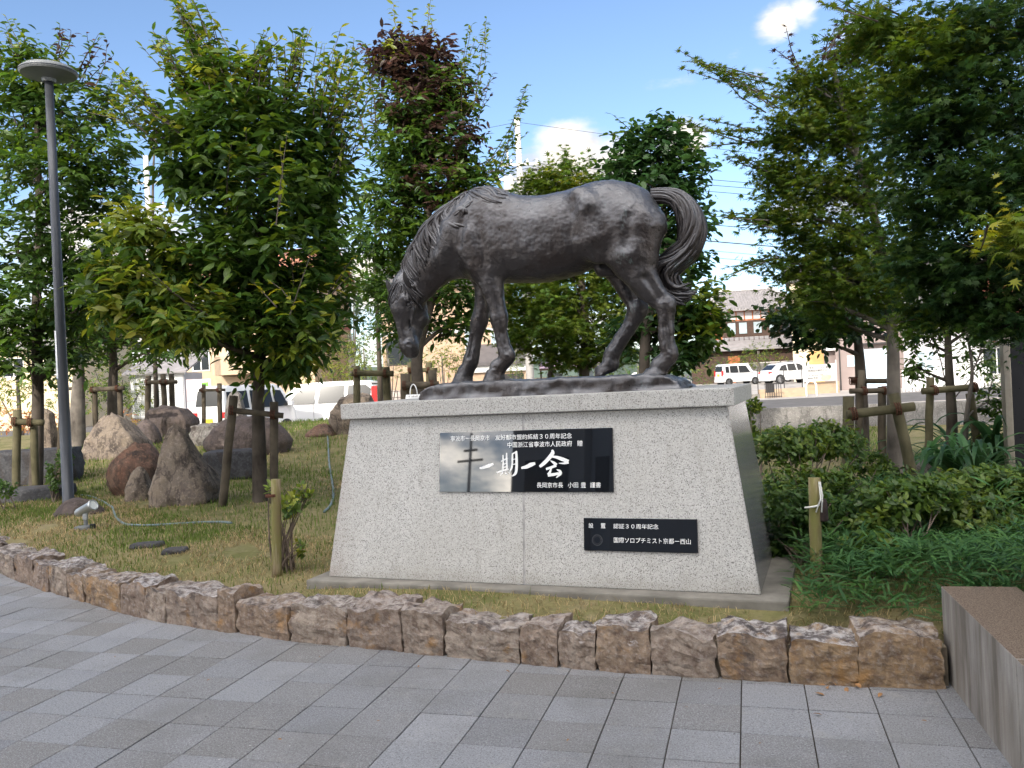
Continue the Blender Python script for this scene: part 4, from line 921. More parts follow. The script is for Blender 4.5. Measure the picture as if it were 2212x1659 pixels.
stakes([(1850, 1000, 800, 1862, 10.6), (1905, 1000, 835, 1905, 10.6)], None, 'upper stakes with two thin crossbars behind the maple trunk', m_stake, .05, .035, bars=[[(1836, 845, 10.5), (1925, 843, 10.5)], [(1840, 823, 11.4), (1935, 823, 11.4)]])
stakes([(2004, 1020, 815, 2010, 9.9), (2120, 1010, 850, 2095, 9.9)], [(1992, 845, 9.8), (2110, 836, 9.8)], 'stakes and crossbar among the long leaves at the right', m_moss, .045, .04)
# single posts in front
def post(u, v, vt, ut, d, r, label, mat):
    a = at(u, v, d); top = at(ut, vt, d); z = lawn_z(a.x, a.y); t = thing('wooden_post', label, 'post', (a.x, a.y, z), 0, 'short round wooden posts')
    b = MB(); log(b, (0, 0, -.1), (top.x-a.x, top.y-a.y, top.z-z), r, 14, .004, u); b.build('shaft', mat, t, True); return t, top.z-z
k = NT('mossy_post'); n = k.noise(5, 5, .6, stretch=(1, 1, .3)); n2 = k.noise(30, 5, .65, stretch=(1, 1, .12)); c = k.mix(k.rng(n, .4, .62), (.165, .165, .05), (.17, .125, .075)); c = k.mix(k.rng(n2, .5, .7, 0, .7), c, (.34, .28, .20)); k.color(c).rough(.92).spec(.2).bump(n2, .6, .01); m_post = k.done()
dR = 5.05; pR, hR = post(1765, 1300, 1032, 1759, dR, .036, 'mossy wooden post tied with white cord beside the right end of the pedestal', m_post)
dL = 6.2; pL, hL = post(597, 1255, 1035, 596, 6.25, .036, 'mossy wooden post beside the sapling left of the pedestal', m_post)
rope(pL, (0, 0, hL-.12), (0, 0, 1), .04, .02, 2)
m_cord = simple('white_cord', (.62, .62, .58), .8, .1, 30, 0)
b = MB(); b.tube([Vector((math.cos(a*.35)*.041, math.sin(a*.35)*.041, hR-.20+.012*a/5)) for a in range(20)], .006, 6); b.tube([Vector((.02, -.04, hR-.20)), Vector((.05, -.03, hR-.12)), Vector((.045, -.02, hR-.02)), Vector((.05, -.03, hR-.02)), Vector((.06, -.03, hR-.10)), Vector((.052, -.04, hR-.2))], .005, 6); b.build('cord', m_cord, pR, True)
m_rust = simple('rusty_can', (.045, .03, .026), .8, .4, 20, .3, .3)
b = MB(); b.lathe([(.0, 0), (.03, 0), (.033, .01), (.030, .11), (.024, .13), (.0, .13)], 16, c=(.055, .015, hR-.26)); b.build('hanging_can', m_rust, pR, True)
# garden spotlight
m_alu = simple('brushed_aluminium', (.42, .44, .45), .35, .1, 20, .05, .7)
SP = onz(186, 1143, .27); SP = Vector((SP.x, SP.y, lawn_z(SP.x, SP.y)))
spt = thing('garden_spotlight', 'small silver garden spotlight on the lawn by the lamp post', 'spotlight', SP, YAW)
b = MB(); b.bbox((-.10, -.05, -.01), (.02, .05, .035), .01); b.lathe([(.05, 0), (.05, .03), (.02, .045), (.02, .10)], 16); b.build('base', m_steel2, spt)
b = MB(); b.bbox((-.022, -.018, .10), (.022, .018, .17), .005); b.build('bracket', m_alu, spt)
Mh = Matrix.Translation((.01, 0, .21)) @ Matrix.Rotation(R_(68), 4, Vector((.35, 1, 0)).normalized())
b = MB(); b.lathe([(0, -.13), (.035, -.13), (.043, -.11), (.05, .08), (.056, .085), (.056, .115), (.048, .115), (.046, .10), (0, .10)], 24); me = b.mesh('head', True, [m_alu]); o = link('lamp_housing', me, None, spt); o.matrix_local = Mh
b = MB(); b.lathe([(0, .104), (.045, .104), (.045, .106), (0, .107)], 20); o = b.build('lens', simple('frosted_lens', (.62, .64, .62), .25, .03, 5, 0), spt); o.matrix_local = Mh
b = MB(); b.lathe([(0, 0), (.028, 0), (.028, .05), (0, .05)], 12, c=(.07, 0, 0)); b.build('stopper', simple('black_rubber', (.02, .02, .02), .7, .1, 5, 0), spt)
m_hose = simple('blue_green_hose', (.13, .18, .185), .5, .1, 5, 0)
def hose(pts, r, label):
    P2 = []
    for (u, v) in pts:
        p = onz(u, v, .30)
        for _ in range(4): p = onz(u, v, lawn_z(p.x, p.y)+.02)
        P2.append(p)
    Q = [Vector(crom([tuple(p) for p in P2], i/(6*len(P2)))) for i in range(6*len(P2)+1)]
    for q in Q: q.z = lawn_z(q.x, q.y)+r*.9
    b = MB(); b.tube(Q, r, 7); return tag(b.build('garden_hose', m_hose, None, True), label, 'hose', 'hoses lying on the lawn')
hose([(175, 1068), (205, 1074), (240, 1092), (248, 1110), (265, 1128), (300, 1133), (380, 1130), (470, 1126), (500, 1128)], .013, 'thin dark hose snaking from the lamp post past the spotlight')
hose([(697, 950), (708, 965), (711, 1000), (716, 1030), (720, 1060), (716, 1085), (700, 1104)], .014, 'short blue hose curving down the slope beside the pedestal')
# dark pillar at the right edge
m_bronzep = simple('dark_bronze_panel', (.022, .022, .026), .35, .1, 3, .03, .3)
m_edge = simple('brushed_steel_edge', (.33, .30, .26), .42, .12, 8, .05, .8)
PP = onz(2192, 1030, .26); pil = thing('sign_pillar', 'dark metal sign pillar with steel edge cut by the right frame edge', 'sign', (PP.x, PP.y, .24), YAW+R_(-18))
b = MB(); b.bbox((.012, 0, 0), (1.6, .16, 1.75), .004); b.build('panel', m_bronzep, pil)
b = MB(); b.bbox((-.055, -.004, 0), (.012, .164, 1.76), .004); b.build('edge_post', m_edge, pil)
# paper tag with a wire loop lying on the pedestal beside the plinth
p = Vector((.49, .50, ZC+.012)); tg = thing('paper_tag', 'small white paper tag with wire loop lying on the pedestal top', 'tag', p)
b = MB(); b.box((-.07, -.002, 0), (.07, .002, .032)); b.build('card', m_white, tg, False, None, (R_(-25), 0, 0))
b = MB()
for i, x in enumerate((-.045, -.02, -.008, .006, .02, .042)): b.box((x, -.0045, .008), (x+.009, -.0035, .022 - .004*(i % 2)))
b.build('writing', m_joint, tg, False, None, (R_(-25), 0, 0))
b = MB(); b.tube([Vector((-.03+.03*(1-math.cos(i/10*math.pi)), 0, .03+.075*math.sin(i/10*math.pi))) for i in range(11)], .004, 6); b.build('wire_loop', m_white, tg, True)
# ------------------------------------------------------------------ vegetation
m_leaf = leafmat('broad_leaf', .40, .38, .40)
m_leaf2 = leafmat('thin_leaf', .5, .38, .25)
m_grass = leafmat('grass_blade', .7, .25, .15)
m_bark = barkmat('dark_bark', (.035, .028, .022), (.075, .062, .05))
m_bark2 = barkmat('grey_bark', (.06, .052, .045), (.12, .105, .09))
TPL = {
 'broad': (np.array([(0,0,0),(.34,0,.0),(.70,0,-.035),(1,0,-.13),(.26,.17,.045),(.62,.17,.02),(.26,-.17,.045),(.62,-.17,.02)], float), [(0,1,4),(4,1,5),(1,2,5),(5,2,3),(0,6,1),(6,7,1),(1,7,2),(7,3,2)]),
 'oval': (np.array([(0,0,0),(.36,0,.0),(.74,0,-.03),(1,0,-.08),(.30,.23,.05),(.70,.21,.03),(.30,-.23,.05),(.70,-.21,.03)], float), [(0,1,4),(4,1,5),(1,2,5),(5,2,3),(0,6,1),(6,7,1),(1,7,2),(7,3,2)]),
 'lance': (np.array([(0,0,0),(.45,.075,.02),(.45,-.075,.02),(1,0,-.14)], float), [(0,2,1),(1,2,3)]),
}
def maple_tpl():
    c = [(.28, 0, .02)]; P = []
    for i, (a, L) in enumerate(((-118, .42), (-72, .62), (-34, .80), (0, .95), (34, .80), (72, .62), (118, .42))):
        if i: P.append((.28+.20*math.cos(R_((a+pa)/2)), .20*math.sin(R_((a+pa)/2)), .015))
        P.append((.28+L*math.cos(R_(a))*.8, L*math.sin(R_(a))*.8, -.10*L)); pa = a
    P.append((.12, 0, 0)); V = c+P; n = len(P)
    return np.array(V, float), [(0, 1+i, 1+(i+1) % n) for i in range(n)]
TPL['maple'] = maple_tpl()
class Leaves:
    def __init__(s): s.P = []; s.X = []; s.N = []; s.S = []; s.C = []
    def add(s, P, X, N, S, C):
        s.P.append(P); s.X.append(X); s.N.append(N); s.S.append(S); s.C.append(C)
    def mesh(s, name, kind, mat):
        P = np.concatenate(s.P); X = np.concatenate(s.X); N = np.concatenate(s.N); S = np.concatenate(s.S); C = np.concatenate(s.C)
        X = X/np.maximum(np.linalg.norm(X, axis=1), 1e-9)[:, None]; Y = np.cross(N, X); Y /= np.maximum(np.linalg.norm(Y, axis=1), 1e-9)[:, None]; Z = np.cross(X, Y)
        T, F = TPL[kind]; n = len(P); m = len(T)
        V = P[:, None, :] + S[:, None, None]*(T[None, :, 0:1]*X[:, None, :] + T[None, :, 1:2]*Y[:, None, :] + T[None, :, 2:3]*Z[:, None, :])
        Fa = (np.arange(n)[:, None, None]*m + np.array(F)[None]).reshape(-1, 3)
        return np_mesh(name, V.reshape(-1, 3), Fa, mat, False, np.repeat(C, m, 0))
def unit(v): return v/np.maximum(np.linalg.norm(v, axis=-1, keepdims=True), 1e-9)
def twigs(L, rng, P0, D0, length, nl, size, cols, droop=.35, spread=.9, jitter=.35, wood=None, wr=.004):
    """leafy twigs: P0 (n,3) starts, D0 (n,3) directions; nl leaves on each"""
    n = len(P0); t = (np.arange(nl)+.6)/nl
    Ln = length*rng.uniform(.65, 1.35, n)
    D1 = unit(D0 + np.array([0, 0, -droop])*rng.uniform(.4, 1.2, (n, 1)))
    pos = P0[:, None, :] + Ln[:, None, None]*(t[None, :, None]*D0[:, None, :]*.6 + (t**2)[None, :, None]*D1[:, None, :]*.4)
    tan = unit(D0[:, None, :]*(1-t)[None, :, None] + D1[:, None, :]*t[None, :, None])
    up = np.array([0, 0, 1.]); side = unit(np.cross(tan, up)+1e-3); sgn = np.where(np.arange(nl) % 2 == 0, 1, -1)[None, :, None]
    dirn = unit(tan*.55 + side*sgn*spread + rng.normal(0, jitter, (n, nl, 3)) + np.array([0, 0, -.25]))
    nrm = unit(np.array([0, 0, 1.]) + rng.normal(0, .45, (n, nl, 3)))
    ci = rng.integers(0, len(cols), n); C = np.array(cols)[ci][:, None, :]*rng.uniform(.72, 1.28, (n, nl, 1))*rng.uniform(.92, 1.08, (n, nl, 3))
    S = size*rng.uniform(.62, 1.2, (n, nl))
    L.add(pos.reshape(-1, 3), dirn.reshape(-1, 3), nrm.reshape(-1, 3), S.ravel(), C.reshape(-1, 3))
    if wood is not None:
        for i in range(0, n):
            wood.tube([P0[i]-D0[i]*.05, pos[i, nl//2], pos[i, -1]], [wr*1.3, wr, wr*.5], 4, caps=False)
def ell_points(rng, c, rad, n, shell=.45):
    v = unit(rng.normal(size=(n, 3))); r = rng.uniform(shell, 1, n)**.7
    return c+v*rad*r[:, None], v
GREEN = [(.062, .122, .019), (.043, .092, .019), (.086, .148, .021), (.068, .128, .025)]
FRESH = [(.19, .235, .03), (.14, .20, .028), (.25, .27, .04)]
YELL = [(.30, .29, .035), (.22, .25, .03)]
BROWN = [(.062, .036, .028), (.085, .050, .036), (.048, .030, .026)]
def tree(name, label, u0, vb, dp, trunk, blobs, kind, size, cols, seed, tr=.08, shoots=(), mat=None, bark=None, nl=9, tl=.34, droop=.35, group='trees on the lawn', limbs=True, base=None, dens=1.0):
    """trunk: [(u,v)] way-points above the foot; blobs: (u,v,ru,rv,depth offset,twigs,colours); shoots: (u0,v0,u1,v1,n,cols)"""
    rng = np.random.default_rng(seed); random.seed(seed)
    p0 = at(u0, vb, dp); p0.z = lawn_z(p0.x, p0.y) if base is None else base
    t = thing(name, label, 'tree', p0, 0, group); wb = MB()
    way = [p0+Vector((0, 0, -.1))] + [at(u, v, dp+(o[0] if o else 0)) for u, v, *o in trunk]
    n = 5*len(way); Q = [Vector(crom([tuple(w) for w in way], i/n)) for i in range(n+1)]
    wb.tube([q-p0 for q in Q], [tr*(1.25 if i == 0 else 1-.72*i/n) for i in range(n+1)], 10)
    L = Leaves()
    for (u, v, ru, rv, off, nt_, co) in blobs:
        nt_ = int(nt_*dens); c = np.array(at(u, v, dp+off)); s = dp/FP; rad = np.array([ru*s, ru*s*.9, rv*s])
        P, d = ell_points(rng, c, rad, nt_); D0 = unit(d*np.array([1, 1, .6]) + rng.normal(0, .45, (nt_, 3)) + np.array([0, 0, .25]))
        twigs(L, rng, P-D0*tl*.5, D0, tl, nl, size, co or cols, droop)
        if limbs:
            j = min(range(len(Q)), key=lambda i: (Q[i]-Vector(c)).length + max(0, Q[i].z-c[2])*1.5); a = Q[max(1, j-2)]; m_ = a.lerp(Vector(c), .5)+Vector((random.uniform(-.1, .1), random.uniform(-.1, .1), random.uniform(-.05, .12)))
            r0 = tr*(1-.72*max(1, j-2)/n)*.6; wb.tube([Vector(crom([tuple(a), tuple(m_), tuple(c)], i/8))-p0 for i in range(9)], [r0*(1-.8*i/8) for i in range(9)], 6, caps=False)
            for q in range(5):
                e_ = Vector(P[rng.integers(0, nt_)]); st_ = a.lerp(Vector(c), random.uniform(.4, 1)); mm = st_.lerp(e_, .5)+Vector((0, 0, .05)); wb.tube([st_-p0, mm-p0, e_-p0], [r0*.32, r0*.22, .004], 5, caps=False)
    for (ua, va, ub, vb_, off, ns, co) in shoots:          # long upright young shoots
        for q in range(ns):
            a = at(ua+rng.normal(0, 14), va+rng.normal(0, 14), dp+off+rng.normal(0, .25)); b_ = at(ub+rng.normal(0, 20), vb_+rng.normal(0, 16), dp+off+rng.normal(0, .25))
            ln = (b_-a).length; k_ = max(4, int(ln/(.038 if kind == 'maple' else .055))); tt = np.linspace(.12, 1, k_); A_, B_ = np.array(a), np.array(b_); bow = np.array([rng.normal(0, .06), rng.normal(0, .06), 0])*ln
            pos = A_+(B_-A_)*tt[:, None]+bow*np.sin(tt*np.pi)[:, None]; ph = np.arange(k_)*2.4+rng.uniform(0, 6); dirn = np.stack([np.cos(ph), np.sin(ph), np.full(k_, .25)-.4*(1-tt)], -1)+rng.normal(0, .3, (k_, 3))
            C = np.array(co)[rng.integers(0, len(co), k_)]*rng.uniform(.8, 1.2, (k_, 1)); nr = unit(np.array([0, 0, 1.])+rng.normal(0, .4, (k_, 3)))
            L.add(pos, dirn, nr, size*(1.45 if kind == 'maple' else 1)*rng.uniform(.6, 1.05, k_)*(1.12-.3*tt), C); wb.tube([Vector(pos[0])-p0, Vector(pos[k_//2])-p0, Vector(pos[-1])-p0], [.008, .006, .003], 5, caps=False)
    wb.build('trunk', bark or m_bark, t, True)
    me = L.mesh('crown', kind, mat or m_leaf); o = link('crown', me, None, t); o.matrix_parent_inverse = Matrix.Translation(-p0); return t

# large staked tree left of the pedestal
tree('staked_tree', 'large dense green tree with pale upright shoots, staked left of the pedestal', 562, 1092, 9.85, [(560, 980), (558, 860), (565, 700), (560, 520), (570, 330), (560, 180)],
 [(500, 270, 130, 90, 0, 150, None), (620, 300, 120, 90, .1, 150, None), (560, 410, 190, 110, 0, 270, None), (440, 330, 100, 90, -.2, 120, None), (600, 540, 190, 110, .1, 270, None), (480, 560, 130, 90, -.3, 150, None),
  (660, 650, 120, 90, .2, 150, None), (560, 680, 160, 80, -.2, 190, None), (420, 680, 130, 60, -.5, 130, GREEN+FRESH), (300, 640, 95, 55, -.7, 100, GREEN+FRESH+FRESH), (270, 640, 80, 60, -1.0, 40, FRESH+GREEN), (240, 590, 50, 45, -.9, 30, FRESH+GREEN), (380, 700, 90, 40, -1.0, 50, FRESH+GREEN), (330, 560, 80, 60, -.6, 60, GREEN+FRESH), (290, 490, 60, 45, -.7, 55, FRESH), (600, 770, 100, 50, .1, 100, GREEN+FRESH[:1]), (690, 400, 80, 90, .3, 80, None), (640, 720, 80, 60, -.5, 60, GREEN+FRESH),
  (480, 180, 90, 60, 0, 60, GREEN+FRESH)],
 'broad', .165, GREEN, 21, .095, [(470, 250, 390, 10, 0, 16, FRESH+GREEN), (490, 220, 430, 60, .1, 14, FRESH+GREEN), (430, 240, 340, 90, -.1, 14, FRESH+GREEN), (530, 220, 590, 90, 0, 14, FRESH+GREEN), (610, 240, 640, 80, .1, 16, FRESH+GREEN), (680, 290, 730, 110, .2, 16, FRESH+GREEN), (700, 340, 775, 180, .2, 14, GREEN+FRESH), (400, 300, 270, 160, -.2, 13, FRESH+GREEN), (380, 330, 250, 230, -.2, 8, FRESH+GREEN), (720, 400, 790, 290, .2, 8, FRESH+GREEN), (580, 240, 540, 110, .2, 10, FRESH+GREEN),
  (500, 480, 490, 280, -.7, 2, FRESH), (590, 520, 610, 290, -.8, 2, FRESH), (640, 700, 650, 540, -.8, 2, FRESH), (380, 660, 200, 640, -.8, 3, FRESH+YELL), (450, 690, 300, 590, -.9, 3, FRESH), (620, 660, 560, 620, -1.0, 2, YELL), (700, 640, 740, 590, -.6, 2, YELL), (480, 640, 440, 600, -1.0, 2, YELL)], nl=9, tl=.36)
# left tree
tree('staked_tree', 'dark green tree with reddish top leaves behind the lamp post', 76, 1066, 12.2, [(80, 960), (82, 830), (78, 680), (85, 480), (80, 280), (85, 150)],
 [(60, 160, 90, 70, 0, 90, None), (150, 230, 110, 70, .1, 120, None), (30, 260, 80, 80, 0, 90, None), (210, 330, 90, 60, 0, 90, None), (90, 380, 130, 80, -.2, 160, None), (230, 420, 80, 60, .1, 80, None), (40, 520, 110, 80, -.2, 130, None), (180, 540, 120, 80, .1, 150, None), (90, 640, 130, 70, -.3, 140, None), (20, 700, 80, 60, -.3, 70, None), (180, 660, 100, 70, .2, 110, None), (230, 620, 60, 60, .3, 50, None), (60, 780, 90, 50, -.2, 60, None), (150, 760, 60, 40, 0, 40, None)],
 'broad', .155, GREEN+[(.045, .085, .02)], 33, .10, [(60, 140, 20, 60, 0, 7, GREEN+FRESH), (110, 140, 130, 65, 0, 5, GREEN+BROWN+FRESH), (170, 190, 225, 90, 0, 6, GREEN+BROWN), (200, 260, 250, 190, 0, 4, GREEN), (20, 180, -30, 80, 0, 5, GREEN+FRESH)], nl=9, tl=.38)
# slim trees further back on the left
tree('young_tree', 'slim tree with dark trunk behind the pale wedge boulder', 244, 935, 18.0, [(243, 860), (245, 780), (238, 660), (240, 520)],
 [(240, 640, 90, 60, 0, 90, None), (190, 700, 70, 40, 0, 50, None), (300, 700, 70, 45, 0, 60, None), (250, 560, 70, 60, 0, 60, None), (330, 760, 60, 30, -.2, 40, None), (215, 760, 50, 28, .3, 30, None)], 'broad', .16, GREEN+[(.05, .09, .02)], 45, .13, nl=8, tl=.42)
tree('young_tree', 'thick trunked tree directly right of the lamp post', 166, 950, 17.3, [(168, 880), (170, 800), (166, 700), (160, 560)],
 [(170, 690, 80, 60, 0, 70, None), (120, 730, 60, 45, 0, 45, None), (200, 740, 60, 40, .2, 45, None)], 'broad', .16, GREEN, 46, .17, nl=8, tl=.42, bark=m_bark2)
tree('young_tree', 'slender tree rising between the three posts at the white shed', 338, 935, 20.3, [(338, 860), (335, 780), (335, 640), (330, 420), (335, 300)],
 [(335, 520, 60, 70, 0, 40, None), (370, 640, 70, 50, 0, 45, None), (400, 740, 60, 30, 0, 40, None)], 'broad', .15, GREEN+[(.06, .10, .02)], 47, .07, nl=8, tl=.42)
# tall tree with brown leaves behind the horse's neck
tree('tall_tree', 'tall tree with withered brown leaves among the green, behind the horse neck', 905, 958, 14.0, [(905, 860), (902, 760), (935, 620), (925, 480), (915, 330), (905, 150)],
 [(900, 140, 80, 60, 0, 130, BROWN), (840, 120, 50, 40, 0, 45, BROWN+FRESH[:1]), (960, 190, 60, 60, 0, 70, BROWN+GREEN), (900, 230, 90, 60, 0, 110, GREEN+BROWN), (960, 290, 80, 70, 0, 110, GREEN+BROWN), (870, 310, 80, 80, 0, 110, GREEN), (950, 380, 95, 60, 0, 110, GREEN+BROWN), (850, 420, 80, 60, 0, 80, GREEN), (930, 440, 100, 60, .1, 100, GREEN+BROWN), (1010, 400, 60, 60, 0, 50, GREEN+FRESH[:1]), (820, 500, 70, 70, 0, 60, GREEN), (900, 530, 90, 60, .2, 80, GREEN), (850, 610, 80, 60, .2, 70, GREEN), (960, 620, 80, 60, .2, 70, GREEN), (1000, 700, 60, 40, .3, 40, GREEN), (880, 700, 60, 50, .2, 45, GREEN)],
 'broad', .16, GREEN, 58, .12, [(880, 120, 860, 20, 0, 2, FRESH), (920, 120, 920, 18, 0, 2, FRESH), (990, 260, 1050, 60, 0, 6, FRESH+GREEN), (970, 330, 1060, 170, 0, 5, GREEN+BROWN), (1030, 420, 1150, 190, .1, 4, GREEN), (800, 330, 760, 120, 0, 7, FRESH+GREEN), (830, 250, 790, 100, 0, 4, FRESH+GREEN), (1020, 380, 1110, 300, 0, 4, GREEN+FRESH), (1060, 400, 1110, 360, 0, 3, GREEN)], nl=10, tl=.36, dens=1.35)
tree('young_tree', 'thin sapling trunk left of the horse head', 822, 930, 16.5, [(820, 800), (815, 680), (810, 540), (815, 440)],
 [(810, 520, 45, 70, 0, 40, None), (800, 620, 50, 50, 0, 40, None), (830, 690, 40, 35, 0, 25, None)], 'broad', .15, GREEN+[(.05, .09, .02)], 60, .06, nl=8, tl=.38)
# maple behind the belly of the horse
MAPL = [(.078, .135, .020), (.062, .115, .020), (.100, .155, .022), (.13, .172, .028)]
tree('maple_tree', 'spreading green maple seen under the belly of the horse', 1262, 950, 15.5, [(1262, 800), (1265, 720), (1255, 600), (1225, 470), (1215, 380)],
 [(1220, 390, 70, 50, 0, 70, MAPL+YELL[1:]), (1160, 410, 50, 30, 0, 35, MAPL), (1280, 420, 60, 50, 0, 50, MAPL), (1150, 640, 90, 50, 0, 110, MAPL), (1240, 600, 100, 60, .3, 120, MAPL), (1170, 720, 100, 45, -.2, 120, MAPL), (1290, 690, 90, 60, .2, 100, MAPL), (1240, 510, 90, 60, .2, 70, MAPL), (1330, 620, 70, 60, .3, 70, MAPL), (1210, 770, 70, 28, -.2, 50, MAPL), (1320, 760, 60, 35, 0, 50, MAPL), (1120, 560, 60, 50, .2, 50, MAPL)],
 'maple', .13, MAPL, 71, .11, [], m_leaf2, nl=11, tl=.42, dens=1.9)
tree('maple_tree', 'forked maple stems between the legs of the horse', 1190, 945, 16.5, [(1190, 800), (1195, 740), (1180, 660), (1170, 580)],
 [(1130, 690, 60, 50, 0, 60, MAPL), (1200, 680, 70, 50, 0, 70, MAPL), (1160, 590, 60, 50, 0, 50, MAPL)], 'maple', .13, MAPL, 72, .07, [], m_leaf2, nl=10, tl=.4, dens=1.9)
# big-leaved tree behind the hindquarters
tree('broadleaf_tree', 'tree with large rounded leaves behind the hindquarters of the horse', 1395, 955, 13.0, [(1392, 800), (1400, 690), (1440, 560), (1430, 420), (1420, 320)],
 [(1410, 310, 80, 50, 0, 75, None), (1350, 370, 50, 55, 0, 45, None), (1470, 370, 70, 60, 0, 70, None), (1410, 420, 90, 60, 0, 80, None), (1480, 480, 60, 60, 0, 55, None), (1450, 560, 80, 60, .2, 70, None), (1490, 640, 60, 50, 0, 50, GREEN+FRESH[:1]), (1440, 680, 80, 50, .2, 70, None), (1500, 720, 60, 50, 0, 50, GREEN+FRESH[:1]), (1370, 720, 60, 50, .3, 50, None), (1530, 680, 40, 40, -.2, 30, FRESH[:2]+GREEN), (1470, 770, 60, 30, 0, 40, None), (1380, 560, 60, 60, .3, 40, None)],
 'oval', .155, [(.03, .075, .02), (.024, .06, .018), (.042, .09, .022)], 83, .10, [(1440, 300, 1470, 262, 0, 3, FRESH[:1]+GREEN), (1380, 310, 1330, 285, 0, 3, GREEN), (1520, 620, 1560, 640, -.2, 3, FRESH)], nl=8, tl=.36, dens=1.5)
# maples on the right
tree('maple_tree', 'tall maple with straight grey trunk behind the stout stakes', 1930, 1050, 8.45, [(1932, 940), (1930, 820), (1926, 700), (1900, 520), (1850, 330), (1800, 150)],
 [(1760, 190, 90, 50, .2, 120, MAPL), (1700, 280, 70, 45, .1, 90, MAPL), (1800, 280, 110, 70, .2, 190, MAPL), (1670, 370, 60, 40, .1, 60, MAPL), (1740, 400, 90, 55, .1, 120, MAPL), (1860, 390, 110, 70, .2, 190, MAPL), (1680, 460, 70, 35, 0, 70, MAPL), (1780, 500, 110, 60, .1, 150, MAPL), (1900, 520, 110, 70, .2, 180, MAPL), (1720, 570, 80, 40, .1, 80, MAPL), (1830, 600, 110, 60, 0, 150, MAPL), (1930, 630, 110, 60, .1, 150, MAPL), (1740, 640, 60, 30, -.1, 50, MAPL), (1880, 220, 110, 80, .2, 170, MAPL), (1850, 110, 70, 40, .2, 60, MAPL+BROWN), (1790, 690, 70, 30, .3, 50, GREEN)],
 'maple', .082, MAPL, 91, .085, [(1690, 200, 1490, 130, 0, 5, MAPL), (1680, 240, 1540, 150, .1, 4, MAPL), (1660, 300, 1480, 262, 0, 5, MAPL), (1680, 480, 1555, 480, 0, 6, MAPL), (1690, 560, 1560, 600, 0, 4, MAPL), (1680, 380, 1580, 340, 0, 4, MAPL), (1740, 170, 1690, 90, 0, 2, BROWN), (1790, 130, 1830, 60, .1, 3, BROWN)], m_leaf2, nl=11, tl=.34, bark=m_bark2, dens=1.2)
tree('broadleaf_tree', 'dark tree with round drooping leaves left of the maple trunk', 1862, 1000, 11.5, [(1862, 900), (1858, 790), (1850, 700), (1840, 560)],
 [(1780, 700, 80, 32, -.3, 90, None), (1850, 680, 90, 45, 0, 90, None), (1710, 680, 60, 25, -.4, 55, None), (1800, 620, 80, 45, 0, 70, None), (1760, 735, 45, 20, -.3, 30, None)], 'oval', .13, [(.018, .045, .018), (.022, .05, .016)], 92, .11, [], nl=9, tl=.34)
tree('maple_tree', 'dense dark maple hanging over the bed at the top right', 2290, 1050, 6.4, [(2290, 900), (2285, 700), (2270, 450), (2240, 200), (2200, 40)],
 [(2000, 130, 120, 80, .1, 200, MAPL), (2120, 60, 130, 80, 0, 200, None), (1900, 60, 90, 50, .3, 90, MAPL), (2010, 280, 120, 80, .2, 200, None), (2130, 220, 130, 90, -.1, 220, None), (2030, 420, 120, 80, .2, 200, None), (2150, 390, 120, 90, -.2, 220, None), (2010, 560, 110, 70, .3, 170, None), (2130, 560, 120, 80, -.1, 200, None), (2060, 660, 100, 50, .3, 120, None), (2180, 680, 90, 55, 0, 120, None), (2230, 300, 110, 130, 0, 150, None), (2240, 560, 90, 110, 0, 110, None), (1990, 680, 70, 35, .5, 60, MAPL), (2200, 500, 60, 50, -.8, 40, MAPL+FRESH)],
 'maple', .085, [(.036, .078, .020), (.028, .064, .022), (.05, .095, .02)], 93, .10, [(1920, 60, 1790, -10, .2, 3, MAPL), (1960, 90, 1860, 10, .1, 2, MAPL), (2150, 500, 2140, 520, -1.2, 1, YELL)], m_leaf2, nl=11, tl=.32, base=.25)
tree('young_tree', 'group of dark stems by the stakes among the long leaves', 2056, 1020, 10.2, [(2056, 900), (2050, 800), (2045, 700), (2030, 600)],
 [(2040, 690, 80, 40, .2, 70, None), (1990, 730, 50, 35, .3, 40, None), (2110, 700, 60, 40, .2, 50, None), (1975, 790, 30, 30, .2, 25, None)], 'broad', .10, GREEN, 94, .075, [(2050, 860, 1990, 720, 0, 1, GREEN), (2070, 880, 2110, 740, 0, 1, GREEN)], nl=9, tl=.3)
tree('young_tree', 'leaning bare stem beside the dark stems at the right', 2082, 1025, 9.7, [(2088, 900), (2100, 800), (2085, 700)], [(2120, 760, 45, 60, .2, 40, None), (2150, 860, 40, 60, .4, 45, None), (2150, 960, 50, 50, .3, 50, None)], 'broad', .10, GREEN, 95, .035, [], nl=9, tl=.3, bark=m_bark2)

# ---- grass
rng = np.random.default_rng(5); GP = []; 
def tri_grass():
    P = []; H = []
    spec = ((33000, .02, 1.6, .038), (26000, 1.0, 5.0, .045), (22000, 4.5, 17.0, .065))
    for n, d0, d1, h in spec:
        c = 0
        while c < n:
            m_ = 20000; x = rng.uniform(-12, 4.3, m_); off = rng.uniform(d0, d1, m_)
            for xi, oi in zip(x, off):
                yk = kerb_pt(max(-9, min(4.4, xi))); y = yk+.20+oi
                if -.12 < xi < 3.12 and -.12 < y < 1.49: continue
                r, a = local((xi, y))
                if a > 24 or not (-.66*a-.6 < r < .66*a+.6): continue
                P.append((xi, y)); H.append(h); c += 1
                if c >= n: break
    return np.array(P), np.array(H)
GPxy, GH = tri_grass(); n = len(GPxy)
pat = np.array([mnoise.noise(Vector((p[0]*.75, p[1]*.75, 1.7)))+.6*mnoise.noise(Vector((p[0]*2.6, p[1]*2.6, 4))) for p in GPxy])
zz_ = np.array([lawn_z(p[0], p[1]) for p in GPxy]); aa = np.array([local(p)[1] for p in GPxy])
